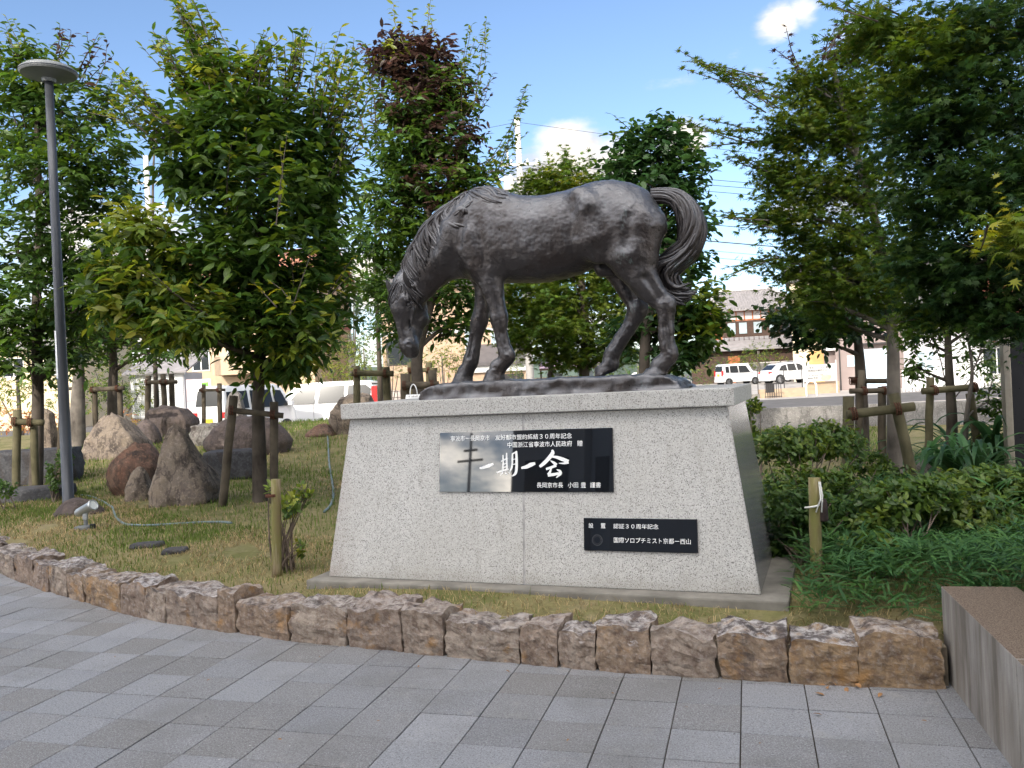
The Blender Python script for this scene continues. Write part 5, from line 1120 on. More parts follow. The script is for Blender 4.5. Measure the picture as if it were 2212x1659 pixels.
green = np.clip(.54+pat*.9+.45*np.clip((aa-10)/8, 0, 1) - .58*np.clip((7-aa)/2.2, 0, 1), .04, .96) > rng.uniform(0, 1, n)
C = np.where(green[:, None], np.array([(.105, .155, .032)])*rng.uniform(.6, 1.35, (n, 1)), np.array([(.36, .28, .145)])*rng.uniform(.55, 1.25, (n, 1)))
keep = pat > -.62; base = np.stack([GPxy[:, 0], GPxy[:, 1], zz_-.004], -1)
ang = rng.uniform(0, 6.283, n); lean = np.where(green, rng.uniform(.1, .7, n), rng.uniform(.5, 1.6, n)); Hh_ = GH*rng.uniform(.5, 1.5, n)*np.where(green, 1.15, .9)
wd = .0022+.0006*np.maximum(0, aa-5)*.55; sd = np.stack([-np.sin(ang), np.cos(ang), np.zeros(n)], -1)*wd[:, None]
fwd = np.stack([np.cos(ang), np.sin(ang), np.zeros(n)], -1); m1 = base+fwd*(lean*Hh_*.35)[:, None]+np.array([0, 0, 1])*(Hh_*.6)[:, None]; m2 = base+fwd*(lean*Hh_)[:, None]+np.array([0, 0, 1])*(Hh_*np.where(lean > 1, .55, 1.0))[:, None]
V = np.stack([base-sd, base+sd, m1+sd*.8, m1-sd*.8, m2], 1)[keep]; Cc = np.repeat(C[keep], 5, 0); nk_ = len(V)
F = (np.arange(nk_)[:, None, None]*5+np.array([(0, 1, 2), (0, 2, 3), (3, 2, 4)])[None]).reshape(-1, 3)
tag(link('grass', np_mesh('grass', V.reshape(-1, 3), F, m_grass, False, Cc)), 'patchy half dry short lawn grass', 'grass', kind='stuff')
print('grass', nk_)
# tufts and dead stalks at the footing
def clump_mesh(name, kind, centers, nleaf, size, cols, mat, up=.6, spread=1.0, seed=1, jit=.2):
    rng = np.random.default_rng(seed); L = Leaves()
    for c, sz in centers:
        ph = rng.uniform(0, 6.283, nleaf); el = rng.uniform(up-.4, up+.4, nleaf); d = np.stack([np.cos(ph)*spread, np.sin(ph)*spread, el], -1)
        col = np.array(cols)[rng.integers(0, len(cols))]*rng.uniform(.75, 1.25, (nleaf, 1)); L.add(np.tile(np.array(c), (nleaf, 1))+rng.normal(0, jit*.1, (nleaf, 3)), d, unit(np.array([0, 0, 1.])+rng.normal(0, .25, (nleaf, 3))), size*sz*rng.uniform(.7, 1.2, nleaf), col)
    return L.mesh(name, kind, mat)
# ---- low bamboo grass in the bed at the right
rng = np.random.default_rng(9); cs = []
def bed_h(x, y): return .30
for _ in range(6600):
    r = rng.uniform(1.0, 5.2); a = rng.uniform(3.0, 8.2); p = wpt(r, a, 0)
    wr_ = (p.x-3.855)*math.cos(WA)+(p.y+.42)*math.sin(WA); wl_ = -(-(p.x-3.855)*math.sin(WA)+(p.y+.42)*math.cos(WA))
    if -.12 < p.x < 3.16 and p.y < 1.5: continue
    if p.y < kerb_pt(min(4.4, p.x))+.24 and wr_ < .4: continue
    if -.12 < wr_ < .33 and wl_ > -.08: continue
    if p.x < 3.18 and p.y < .1: continue
    if p.x < 3.05 and p.y < 1.6: continue
    if wr_ < 0 and p.y < -.1 and rng.uniform() < .35: continue
    if a > 6.8 and rng.uniform() < .5: continue
    hm = .19 + .08*mnoise.noise(Vector((p.x*1.4, p.y*1.4, 0))); 
    if wr_ > .3 and wl_ > -.2: hm += .42
    elif wl_ > -.1: hm -= .05
    hm *= .35+.65*smooth(.2, .8, p.y-kerb_pt(min(4.4, p.x))) if wr_ < .3 else 1
    z0 = .25; cs.append(((p.x, p.y, z0+max(.03, hm)*rng.uniform(.45, 1.15)), rng.uniform(.7, 1.25)))
BG = [(.055, .135, .042), (.045, .11, .038), (.07, .155, .05), (.075, .16, .042)]
TPL['lance2'] = (np.array([(0,0,0),(.3,.05,.03),(.3,-.05,.03),(.7,.045,-.0),(.7,-.045,-.0),(1,0,-.12)], float), [(0,2,1),(1,2,3),(2,4,3),(3,4,5)])
me = clump_mesh('bamboo_grass', 'lance2', cs, 9, .125, BG, m_leaf2, .35, 1.0, 12)
tag(link('bamboo_grass', me), 'low dense bamboo grass filling the bed beside the granite wall', 'ground cover', kind='stuff')
soil = MB(); soil.add([tuple(Vector(W0)+wx*a_+wy*b_+Vector((0, 0, .40))) for a_, b_ in ((.3, -.05), (3.5, -.05), (3.5, 3.6), (.3, 3.6))], [(0, 1, 2, 3)]); tag(soil.build('planting_bed', m_lawn), kind='structure')
# ---- shrubs
m_stem = barkmat('shrub_stem', (.08, .06, .045), (.16, .125, .10), 20)
def shrub(label, u, v, dp, blobs, seed, cols, size=.05, stems=7, group='azalea bushes round the pedestal', foot=None, nl=7, kind='oval'):
    rng = np.random.default_rng(seed); random.seed(seed); p0 = at(u, v, dp); p0.z = lawn_z(p0.x, p0.y) if foot is None else foot
    t = thing('shrub', label, 'shrub', p0, 0, group); L = Leaves(); wb = MB(); s = dp/FP
    for (bu, bv, ru, rv, off, nr) in blobs:
        c = np.array(at(bu, bv, dp+off)); rad = np.array([ru*s, ru*s*.85, rv*s]); P, d = ell_points(rng, c, rad, nr, .35)
        # whorls: leaves radiating round each shoot tip
        ax = unit(d+np.array([0, 0, .8])+rng.normal(0, .3, (nr, 3))); x = unit(np.cross(ax, np.array([.3, .9, .2]))); y = np.cross(ax, x); ci = np.array(cols)[rng.integers(0, len(cols), nr)]
        top = np.clip((P[:, 2]-c[2])/rad[2], -1, 1)
        for q in range(nl):
            a = 2*math.pi*q/nl+rng.uniform(-.3, .3, nr); o_ = rng.uniform(.1, .9, nr); dd = x*np.cos(a)[:, None]+y*np.sin(a)[:, None]+ax*o_[:, None]
            L.add(P+rng.normal(0, .008, (nr, 3))-ax*(.03*(q % 3)), dd, unit(ax+rng.normal(0, .2, (nr, 3))), size*rng.uniform(.7, 1.25, nr), ci*rng.uniform(.75, 1.25, (nr, 1)))
        for q in range(stems):
            e_ = Vector(P[rng.integers(0, nr)]); b0 = p0+Vector((rng.normal(0, .05), rng.normal(0, .05), -.03)); m1_ = b0.lerp(e_, .35)+Vector((rng.normal(0, .03), rng.normal(0, .03), .05)); wb.tube([Vector(crom([tuple(b0), tuple(m1_), tuple(e_)], i/6))-p0 for i in range(7)], [.011, .010, .008, .007, .005, .004, .003], 5, caps=False)
    wb.build('stems', m_stem, t, True); o = link('foliage', L.mesh('foliage', kind, m_leaf), None, t); o.matrix_parent_inverse = Matrix.Translation(-p0); return t
AZ = [(.075, .135, .026), (.10, .165, .03), (.055, .105, .024), (.145, .20, .036)]
AZD = [(.048, .10, .024), (.06, .12, .026), (.085, .145, .03)]
shrub('bushy azalea against the right side of the pedestal', 1730, 1150, 6.6, [(1700, 960, 90, 48, .4, 190), (1790, 948, 95, 46, .6, 200), (1730, 1060, 95, 60, .1, 190), (1800, 1050, 70, 50, .2, 120)], 201, AZ, .055)
shrub('loose azalea with bare stems behind the corded post', 1745, 1250, 5.6, [(1730, 1105, 80, 68, .2, 190), (1690, 1180, 44, 52, .3, 80), (1760, 1190, 55, 50, .2, 80), (1800, 1115, 60, 50, .3, 110)], 202, AZD, .05)
shrub('small pale azalea in the middle of the bamboo grass', 1900, 1260, 5.2, [(1890, 1190, 62, 42, 0, 70), (1850, 1180, 30, 25, 0, 25)], 203, AZ+[(.09, .14, .03)], .055, 5)
shrub('azalea with forked pale stems in front of the maple stakes', 1975, 1290, 5.5, [(1930, 1085, 90, 48, .2, 190), (2010, 1075, 75, 48, .2, 160), (1890, 1130, 50, 36, .1, 80)], 204, AZ, .055, 6)
shrub('broad yellowish azalea hedge bush along the right bed', 2070, 1200, 5.9, [(2060, 1065, 95, 52, .1, 230), (2150, 1055, 95, 58, 0, 240), (2215, 1075, 65, 62, -.1, 150), (2110, 1115, 95, 45, -.2, 170)], 205, AZ+[(.11, .15, .03)], .055)
shrub('azalea clump at the far end of the right bed', 1880, 1030, 8.0, [(1880, 1000, 50, 30, .2, 70), (1930, 1030, 60, 35, .1, 70)], 206, AZ, .055, 4)
shrub('bright maple-like bush peeking past the right end of the cap', 1630, 960, 8.5, [(1628, 880, 18, 20, 0, 24), (1625, 930, 14, 18, 0, 12)], 207, FRESH[:2]+AZ, .06, 3)
shrub('thin sapling with few leaves beside the mossy post', 622, 1240, 6.35, [(630, 1085, 45, 40, 0, 22), (655, 1060, 25, 20, 0, 8), (650, 1180, 14, 18, 0, 7), (590, 1060, 20, 16, .0, 6)], 208, AZ+FRESH, .05, 4, 'saplings on the lawn')
shrub('small weed bush at the foot of the left stakes', 125, 1065, 11.0, [(125, 1020, 28, 38, 0, 45), (140, 985, 20, 30, .2, 25)], 209, AZD, .06, 4, 'saplings on the lawn')
shrub('low leafy sprig at the left edge by the stone step', 15, 1090, 10.5, [(10, 1055, 28, 22, 0, 24)], 210, AZD, .06, 3, 'saplings on the lawn')
# ---- strap-leaved plants
def strap(label, u, v, dp, n, L_, seed, cols):
    rng = np.random.default_rng(seed); p0 = at(u, v, dp); p0.z = lawn_z(p0.x, p0.y)
    t = thing('strap_leaf_plant', label, 'plant', p0, 0, 'strap-leaved lilies at the right')
    for i in range(n):
        V = []; F = []; C = []; ph = rng.uniform(0, 6.283); ln = L_*rng.uniform(.65, 1.15); el = rng.uniform(.75, 1.35); w = ln*.035*rng.uniform(.8, 1.2); h = np.array([math.cos(ph), math.sin(ph), 0]); s_ = np.array([-math.sin(ph), math.cos(ph), 0]); pos = np.array([rng.normal(0, .04), rng.normal(0, .04), -.02]); a = el; m_ = 9; col = np.array(cols[rng.integers(0, len(cols))])*rng.uniform(.75, 1.25)
        for j in range(m_+1):
            tt = j/m_; ww_ = w*(.55+1.2*tt)*(1-tt)**.6 if tt < 1 else .0; V += [pos-s_*ww_+np.array([0, 0, ww_*.35]), pos, pos+s_*ww_+np.array([0, 0, ww_*.35])]; C += [col]*3
            pos = pos+(h*math.cos(a)+np.array([0, 0, math.sin(a)]))*ln/m_; a -= (.10+.42*tt)*rng.uniform(.8, 1.2)
        for j in range(m_): b_ = j*3; F += [(b_, b_+1, b_+4, b_+3), (b_+1, b_+2, b_+5, b_+4)]
        link('leaf', np_mesh('leaf', V, F, m_leaf, True, np.array(C)), None, t)
    return t
SL = [(.05, .12, .045), (.065, .15, .055), (.04, .10, .04)]
strap('strap-leaved lily clump nearest the dark pillar', 2110, 1040, 8.9, 26, .95, 301, SL)
strap('arching strap-leaved lily in the middle of the clumps', 2060, 1035, 9.1, 22, .95, 302, SL)
strap('strap-leaved lily beside the leaning maple stake', 2010, 1030, 9.4, 20, .85, 303, SL)
strap('tall back strap-leaved lily behind the bare stems', 2070, 1010, 10.6, 22, 1.0, 304, SL)
strap('broad dark strap-leaved plant behind the pillar edge', 2160, 1020, 9.9, 24, 1.1, 305, [(.03, .08, .03), (.04, .10, .035)])
# ---- fallen leaves
m_dry = simple('dry_leaf', (.26, .14, .06), .8, .3, 40, 0); T, Fq = TPL['oval']
for i, (u, v) in enumerate(((1745, 1475), (1770, 1482), (1800, 1478), (1825, 1480), (1845, 1483), (1380, 1450), (1760, 1500), (1755, 1545), (1990, 1560), (1830, 1487), (1790, 1485), (1860, 1490), (1905, 1500), (1560, 1490), (1320, 1500), (1100, 1455), (905, 1440), (690, 1420), (1480, 1530), (1640, 1610), (820, 1560), (455, 1470), (1230, 1600), (600, 1600), (250, 1420))):
    p = onz(u, v, .004); z = .006; sc_ = random.uniform(.025, .055) if i < 13 else random.uniform(.012, .025)
    b = MB(); b.add([(x*sc_, y*sc_, zz*sc_*1.5+.006) for x, y, zz in T], Fq); tag(b.build('fallen_leaf', m_dry, None, False, (p.x, p.y, z), (random.gauss(0, .3), random.gauss(0, .2), random.uniform(0, 6))), 'curled brown leaf lying on the paving below the kerb', 'leaf', 'fallen leaves on the paving')
# ------------------------------------------------------------------ background: street, cars, houses
GZ = -.02
def wall_tiles(name, c1, c2, grout, sx=.24, sz=.065):
    k = NT(name); br = k.n('ShaderNodeTexBrick'); br.inputs['Scale'].default_value = 1; br.inputs['Brick Width'].default_value = sx; br.inputs['Row Height'].default_value = sz; br.inputs['Mortar Size'].default_value = .006
    br.inputs['Color1'].default_value = (*c1, 1); br.inputs['Color2'].default_value = (*c2, 1); br.inputs['Mortar'].default_value = (*grout, 1)
    cb = k.n('ShaderNodeCombineXYZ'); sx_ = k.n('ShaderNodeSeparateXYZ'); k.l(k.tc.outputs['Object'], sx_.inputs[0]); k.l(k.math('ADD', sx_.outputs['X'], sx_.outputs['Y']), cb.inputs['X']); k.l(sx_.outputs['Z'], cb.inputs['Y']); k.l(cb.outputs[0], br.inputs['Vector'])
    k.color(k.mix(k.rng(k.noise(.8, 3), .3, .7, 0, .3), br.outputs['Color'], grout)).rough(.8).spec(.2); return k.done()
m_cream = simple('cream_plaster', (.62, .52, .36), .9, .08, .8, .1, spec=.2)
m_beige = wall_tiles('beige_tile_wall', (.50, .35, .23), (.44, .30, .20), (.33, .26, .20))
m_beige2 = simple('beige_plaster', (.50, .38, .26), .9, .1, .7, .1, spec=.2)
m_taupe = simple('taupe_plaster', (.255, .205, .19), .9, .08, .8, .1, spec=.2)
m_whitew = simple('white_siding', (.44, .43, .44), .8, .06, .8, .1)
m_pink = simple('pink_panel', (.60, .46, .45), .8, .05, 1, 0)
m_redw = simple('red_brown_wall', (.36, .13, .09), .85, .12, 1, .1)
m_woodr = barkmat('red_cedar_boards', (.22, .075, .035), (.30, .11, .05), 6)
m_darkw = simple('dark_wood', (.06, .035, .025), .8, .2, 4, .1)
m_tile = simple('grey_roof_tile', (.225, .21, .21), .75, .14, 2, .2)
m_tilel = simple('pale_ridge_tile', (.42, .41, .40), .7, .1, 4, .2)
m_roofd = simple('dark_slate_roof', (.10, .09, .09), .7, .15, 2, .2)
m_pane = glass('window_glass', (.03, .035, .04), .05)
m_paneb = simple('blue_curtain_glass', (.30, .37, .40), .25, .1, 2, 0)
m_frame = simple('white_window_frame', (.62, .62, .60), .5, .05, 2, 0)
m_door = simple('pale_blue_door', (.42, .50, .58), .5, .05, 1, 0)
m_wood = simple('honey_wood_panel', (.45, .26, .10), .7, .12, 4, .1)
m_concw = bouldermat('stained_concrete', (.19, .18, .17), (.14, .135, .13), (.23, .22, .21), (.09, .085, .08))
m_block = wall_tiles('pale_block_wall', (.62, .58, .52), (.58, .54, .49), (.24, .22, .20), .40, .20)
m_brick = wall_tiles('tan_brick', (.42, .30, .19), (.36, .25, .16), (.30, .26, .21), .22, .11)
m_pole = simple('concrete_pole', (.50, .48, .45), .85, .08, 2, .1)
m_dark = simple('dark_metal', (.035, .032, .032), .5, .1, 4, 0, .4)
m_wire = simple('cable', (.03, .03, .035), .7, .1, 4, 0)
def frame_at(u, d, rz=0., z=GZ, ref=830):
    p = at(u, ref, d); return Vector((p.x, p.y, z+(.16 if d > 60 else .01))), YAW+rz
def zof(u, v, d): return at(u, v, d).z
def window(parent, x0, x1, z0, z1, y=-.02, pane=None, frame=None, fw=.05, mull=0):
    w = MB()
    for lo, hi in (((x0, y-.03, z0), (x1, y+.03, z0+fw)), ((x0, y-.03, z1-fw), (x1, y+.03, z1)), ((x0, y-.03, z0+fw), (x0+fw, y+.03, z1-fw)), ((x1-fw, y-.03, z0+fw), (x1, y+.03, z1-fw))): w.box(lo, hi)
    for m in range(mull):
        xm = x0+(x1-x0)*(m+1)/(mull+1); w.box((xm-fw/2, y-.025, z0+fw), (xm+fw/2, y+.025, z1-fw))
    o = w.build('window', frame or m_frame, parent); b = MB(); b.box((x0+fw*.9, y-.004, z0+fw*.9), (x1-fw*.9, y+.02, z1-fw*.9)); b.build('pane', pane or m_pane, o); return o
def boxpart(name, parent, lo, hi, mat, bev=0): 
    b = MB(); (b.bbox(lo, hi, bev) if bev else b.box(lo, hi)); return b.build(name, mat, parent)
def gable(parent, x0, x1, y0, y1, z0, zr, mat, over=.45, axis='x', thick=.14, name='roof'):
    b = MB()
    if axis == 'x':
        ym = (y0+y1)/2
        for s, yy in ((-1, y0-over), (1, y1+over)):
            zs = z0-(zr-z0)*over/((y1-y0)/2); b.add([(x0-over, yy, zs), (x1+over, yy, zs), (x1+over, ym, zr), (x0-over, ym, zr), (x0-over, yy, zs+thick), (x1+over, yy, zs+thick), (x1+over, ym, zr+thick), (x0-over, ym, zr+thick)], [(0,1,2,3),(4,5,6,7),(0,1,5,4),(1,2,6,5),(2,3,7,6),(3,0,4,7)])
    return b.build(name, mat, parent)
def hip(parent, x0, x1, y0, y1, z0, zr, mat, over=.7, ins=None, thick=.12):
    ins = ins if ins is not None else (y1-y0)/2+over; b = MB(); X0, X1, Y0, Y1 = x0-over, x1+over, y0-over, y1+over; ym = (y0+y1)/2
    v = [(X0, Y0, z0), (X1, Y0, z0), (X1, Y1, z0), (X0, Y1, z0), (X0+ins, ym, zr), (X1-ins, ym, zr), (X0, Y0, z0-thick), (X1, Y0, z0-thick), (X1, Y1, z0-thick), (X0, Y1, z0-thick)]
    b.add(v, [(0, 1, 5, 4), (1, 2, 5), (2, 3, 4, 5), (3, 0, 4), (0, 1, 7, 6), (1, 2, 8, 7), (2, 3, 9, 8), (3, 0, 6, 9), (6, 7, 8, 9)]); return b.build('roof', mat, parent), v

# concrete retaining wall behind the right bed
pA, pB = at(1480, 940, 19.6), at(2330, 905, 17.4); ang = math.atan2(pB.y-pA.y, pB.x-pA.x); L_ = (pB-pA).length
cw = thing('retaining_wall', 'long stained grey concrete wall behind the right bed', 'wall', (pA.x, pA.y, -.3), ang)
boxpart('wall_body', cw, (0, 0, 0), (L_, .22, .94), m_concw, .012); boxpart('foot_kerb', cw, (0, -.22, 0), (L_, -.005, .42), m_conc, .01)
sw = MB(); sw.add([tuple(wpt(r, a, GZ+.10)) for r, a in ((-60, 27.6), (60, 27.6), (60, 29.6), (-60, 29.6))], [(0, 1, 2, 3)]); sw.add([tuple(wpt(r, a, z)) for r, a, z in ((-60, 29.6, GZ), (60, 29.6, GZ), (60, 29.6, GZ+.10), (-60, 29.6, GZ+.10))], [(0, 1, 2, 3)])
tag(sw.build('pavement', simple('pale_pavement', (.36, .32, .28), .95, .12, 1, .1, spec=.15)), kind='structure')
ln = MB(); ln.add([tuple(wpt(r, a, GZ+.005)) for r, a in ((-60, 30.3), (60, 30.3), (60, 30.45), (-60, 30.45))], [(0, 1, 2, 3)]); tag(ln.build('road_marking', m_white), kind='structure')
lot = MB(); lot.add([tuple(wpt(r, a, z)) for r, a, z in ((6, 40, GZ+.004), (60, 40, GZ+.004), (70, 60, GZ+.16), (80, 140, GZ+.16), (6, 140, GZ+.16), (6, 60, GZ+.16))], [(0, 1, 2, 5), (5, 2, 3, 4)]); tag(lot.build('forecourt', simple('sunlit_forecourt', (.36, .335, .31), .95, .12, .6, .1, spec=.15)), kind='structure')

# ---- cars
m_cw = NT('white_car_paint').color((.58, .58, .58)).rough(.22).spec(.5); m_cw.b.inputs['Coat Weight'].default_value = .6; m_cw = m_cw.done()
m_cb = NT('dark_blue_car_paint').color((.02, .035, .09)).rough(.25).spec(.5).done()
m_glass = glass('car_glass', (.012, .013, .014), .12); m_glass.node_tree.nodes['Principled BSDF'].inputs['Specular IOR Level'].default_value = .22; m_tyre = simple('tyre', (.02, .02, .02), .9, .1, 10, 0); m_rim = simple('alloy_rim', (.45, .45, .46), .3, .1, 10, 0, .8)
m_tail = simple('red_tail_light', (.45, .02, .02), .25, .1, 10, 0); m_yel = simple('yellow_plate', (.75, .50, .03), .5, .02, 3, 0); m_trim = simple('black_trim', (.025, .025, .026), .6, .1, 5, 0); m_lampg = simple('headlamp_glass', (.55, .56, .58), .1, .05, 5, 0)
def car(label, loc, rz, L, W, H, outline, belt, windows, wheels, wr, paint, wind, rear, plate=None, tails=None, doors=(), group='parked cars'):
    """outline: side profile (x,z), rear at x=0, front at x=L; windows: polygons on the side; wind / rear: (bottom, top) profile points of the front and rear glass"""
    t = thing('car', label, 'car', loc, rz, group); hw = W/2
    def yw(z): return hw if z <= belt else hw-(z-belt)/(H-belt)*.16*W/1.6
    b = MB(); n = len(outline); vs = [(x, -yw(z), z) for x, z in outline]+[(x, yw(z), z) for x, z in outline]
    fs = [tuple(range(n)), tuple(range(2*n-1, n-1, -1))]+[(i, i+n, (i+1) % n+n, (i+1) % n) for i in range(n)]
    b.add(vs, fs); me = b.mesh('body', False, [paint]); bm = bmesh.new(); bm.from_mesh(me)
    sil = [e for e in bm.edges if len(e.link_faces) == 2 and max(len(f.verts) for f in e.link_faces) > 6 and min(v.co.z for v in e.verts) > .45]
    bmesh.ops.bevel(bm, geom=sil, offset=.05, segments=3, affect='EDGES'); bm.to_mesh(me); bm.free(); link('body', me, None, t)
    for poly in windows:
        for s in (-1, 1):
            g = MB(); g.add([(x, s*(yw(z)+.012), z) for x, z in poly]+[(x, s*(yw(z)-.02), z) for x, z in poly], [tuple(range(len(poly))), tuple(range(2*len(poly)-1, len(poly)-1, -1))]+[(i, (i+1) % len(poly), (i+1) % len(poly)+len(poly), i+len(poly)) for i in range(len(poly))]); g.build('side_window', m_glass, t)
    for nm, (p, q), s in (('windscreen', wind, 1), ('rear_window', rear, -1)):
        P0, P1 = Vector((p[0], 0, p[1])), Vector((q[0], 0, q[1])); d = (P1-P0).normalized(); o_ = Vector((d.z, 0, -d.x))*.015*s; o_ = o_ if o_.x*s > 0 else -o_
        P0 = P0+d*.05; P1 = P1-d*.06; g = MB(); w0, w1 = yw(p[1])-.10, yw(q[1])-.08; g.add([(P0.x+o_.x, -w0, P0.z+o_.z), (P0.x+o_.x, w0, P0.z+o_.z), (P1.x+o_.x, w1, P1.z+o_.z), (P1.x+o_.x, -w1, P1.z+o_.z)]+[(P0.x-o_.x, -w0, P0.z-o_.z), (P0.x-o_.x, w0, P0.z-o_.z), (P1.x-o_.x, w1, P1.z-o_.z), (P1.x-o_.x, -w1, P1.z-o_.z)], [(0,1,2,3),(7,6,5,4),(0,4,5,1),(1,5,6,2),(2,6,7,3),(3,7,4,0)]); g.build(nm, m_glass, t)
    for x in wheels:
        for s in (-1, 1):
            wv = MB(); wv.lathe([(wr*.62, -.10), (wr*.95, -.10), (wr, -.07), (wr, .07), (wr*.95, .10), (wr*.62, .10)], 28); w = wv.build('wheel', m_tyre, t, True, (x, s*(hw-.08), wr), (R_(90), 0, 0))
            rm = MB(); rm.lathe([(0, .085), (wr*.14, .09), (wr*.16, .075), (wr*.60, .07), (wr*.64, .10), (wr*.66, .10)], 24)
            for q in range(5):
                a = q*2*math.pi/5; rm.box((wr*.12, -.035, .07), (wr*.6, .035, .10), 0, Matrix.Rotation(a, 4, 'Z'))
            r_ = rm.build('rim', m_rim, w); r_.rotation_euler = (0 if s < 0 else math.pi, 0, 0)
            ar = MB(); ar.lathe([(wr*1.14, -.012), (wr*1.14, .012), (0.0, .012)], 24); ar.build('wheel_arch', m_trim, t, False, (x, s*(hw-.005+.008), wr*1.02), (R_(90), 0, 0))
    for (lo, hi) in (tails or ()):
        for s in (-1, 1):
            y0_, y1_ = sorted((s*(hw-.02), s*(hw-.20))); tb_ = MB(); tb_.bbox((lo[0], y0_, lo[1]), (hi[0], y1_+(.03 if s > 0 else 0), hi[1]), .01); tb_.build('tail_light', m_tail, t)
    if plate: boxpart('number_plate', t, (-.035, -.17, plate[0]), (-.01, .17, plate[0]+.165), plate[1])
    for s in (-1, 1):
        boxpart('mirror', t, (wind[0][0]-.25, s*(hw+.10)-.09, belt+.02), (wind[0][0]-.10, s*(hw+.10)+.09, belt+.18), paint, .03); boxpart('headlight', t, (L-.25, s*(hw-.2)-.17, .62), (L-.02, s*(hw-.2)+.16, .80), m_lampg, .03)
        for xd in doors: boxpart('door_handle', t, (xd, s*(hw+.014)-.012, belt-.14), (xd+.16, s*(hw+.014)+.012, belt-.10), paint); boxpart('door_gap', t, (xd-.12, s*(hw+.001)-.003, .35), (xd-.108, s*(hw+.001)+.003, belt), m_trim)
    boxpart('bumper', t, (-.04, -hw+.03, .28), (.02, hw-.03, .50), paint, .01); return t
def arch(x, r, z0): return [(x-r*1.05, z0), (x-r*.8, z0+r*.62), (x, z0+r*.95), (x+r*.8, z0+r*.62), (x+r*1.05, z0)]
# minivan, front to the left
o_ = [(0, .30), (.05, 1.0), (.10, 1.45), (.28, 1.80), (.6, 1.855), (2.2, 1.865), (3.0, 1.80), (3.35, 1.65), (3.95, 1.12), (4.55, .92), (4.68, .70), (4.66, .30)]
p, rz = frame_at(823, 33, R_(176)); 
car('white minivan with dark windows and tall red tail lights behind the boulders', p, rz, 4.68, 1.70, 1.865, o_, 1.02, [[(.30, 1.08), (.22, 1.52), (.42, 1.68), (1.12, 1.70), (1.18, 1.06)], [(1.30, 1.06), (1.26, 1.70), (2.22, 1.70), (2.30, 1.05)], [(2.45, 1.05), (2.38, 1.68), (2.85, 1.66), (3.12, 1.52), (3.55, 1.05)]], (.85, 3.7), .33, m_cw, ((3.92, 1.14), (3.05, 1.78)), ((.08, 1.12), (.26, 1.78)), (.75, m_white), [((-.02, 1.0), (.20, 1.62))], (1.5, 2.6))
# kei van seen from behind with yellow plate
o_ = [(0, .30), (.0, 1.2), (.06, 1.80), (.25, 1.88), (2.5, 1.88), (2.85, 1.72), (3.2, 1.12), (3.36, .95), (3.38, .30)]
p, rz = frame_at(448, 28, R_(62)); 
car('white boxy van with yellow number plate seen from behind at the left', p, rz, 3.38, 1.48, 1.88, o_, 1.05, [[(.16, 1.1), (.2, 1.66), (1.1, 1.68), (1.1, 1.08)], [(1.25, 1.08), (1.25, 1.68), (2.2, 1.68), (2.25, 1.06)], [(2.38, 1.06), (2.34, 1.66), (2.70, 1.64), (2.98, 1.08)]], (.62, 2.85), .28, m_cw, ((3.18, 1.14), (2.84, 1.70)), ((.01, 1.15), (.06, 1.78)), (.62, m_yel), [((-.02, .80), (.05, 1.0))], (1.4,))
# kei wagon and crossover on the forecourt
p, rz = frame_at(1553, 70, R_(14)); p = p
car('white boxy kei wagon parked on the sunlit street beyond the pedestal', p, rz, 3.4, 1.48, 1.79, [(0, .30), (.02, 1.1), (.10, 1.70), (.28, 1.79), (2.2, 1.79), (2.5, 1.66), (2.78, 1.15), (3.34, 1.02), (3.40, .70), (3.38, .30)], 1.02, [[(.30, 1.08), (.32, 1.58), (.62, 1.60), (.62, 1.06)], [(.72, 1.06), (.72, 1.62), (1.42, 1.62), (1.45, 1.05)], [(1.55, 1.05), (1.52, 1.62), (2.2, 1.60), (2.52, 1.05)]], (.55, 2.95), .29, m_cw, ((2.76, 1.17), (2.46, 1.68)), ((.02, 1.12), (.10, 1.68)), (.80, m_yel), [((-.02, .80), (.10, 1.25))], (1.0, 1.75))
p, rz = frame_at(1652, 66, R_(12))
car('white crossover car with tinted windows parked beside the kei wagon', p, rz, 4.57, 1.79, 1.69, [(0, .32), (-.02, .85), (.15, 1.08), (.75, 1.56), (1.1, 1.66), (2.3, 1.69), (2.75, 1.60), (3.45, 1.10), (4.35, .95), (4.55, .70), (4.55, .32)], .98, [[(.78, 1.06), (1.05, 1.42), (1.45, 1.52), (1.5, 1.02)], [(1.58, 1.02), (1.55, 1.55), (2.2, 1.57), (2.3, 1.02)], [(2.4, 1.02), (2.32, 1.57), (2.65, 1.52), (3.2, 1.06)]], (.85, 3.6), .36, m_cw, ((3.42, 1.12), (2.78, 1.58)), ((.17, 1.10), (.73, 1.54)), (.75, m_white), [((-.03, .85), (.22, 1.0))], (1.4, 2.4))
p, rz = frame_at(1672, 73, R_(12))
car('dark blue car mostly hidden behind the white crossover', p, rz, 4.5, 1.78, 1.80, [(0, .32), (-.02, .85), (.15, 1.08), (.55, 1.62), (.9, 1.74), (2.3, 1.80), (2.75, 1.70), (3.45, 1.12), (4.35, .98), (4.5, .70), (4.5, .32)], 1.0, [[(.6, 1.06), (.8, 1.52), (1.45, 1.60), (1.5, 1.04)], [(1.58, 1.04), (1.55, 1.62), (2.2, 1.65), (2.3, 1.04)]], (.85, 3.55), .34, m_cb, ((3.42, 1.14), (2.78, 1.68)), ((.17, 1.10), (.53, 1.58)), None, None, ())
p, rz = frame_at(1440, 62, R_(170))
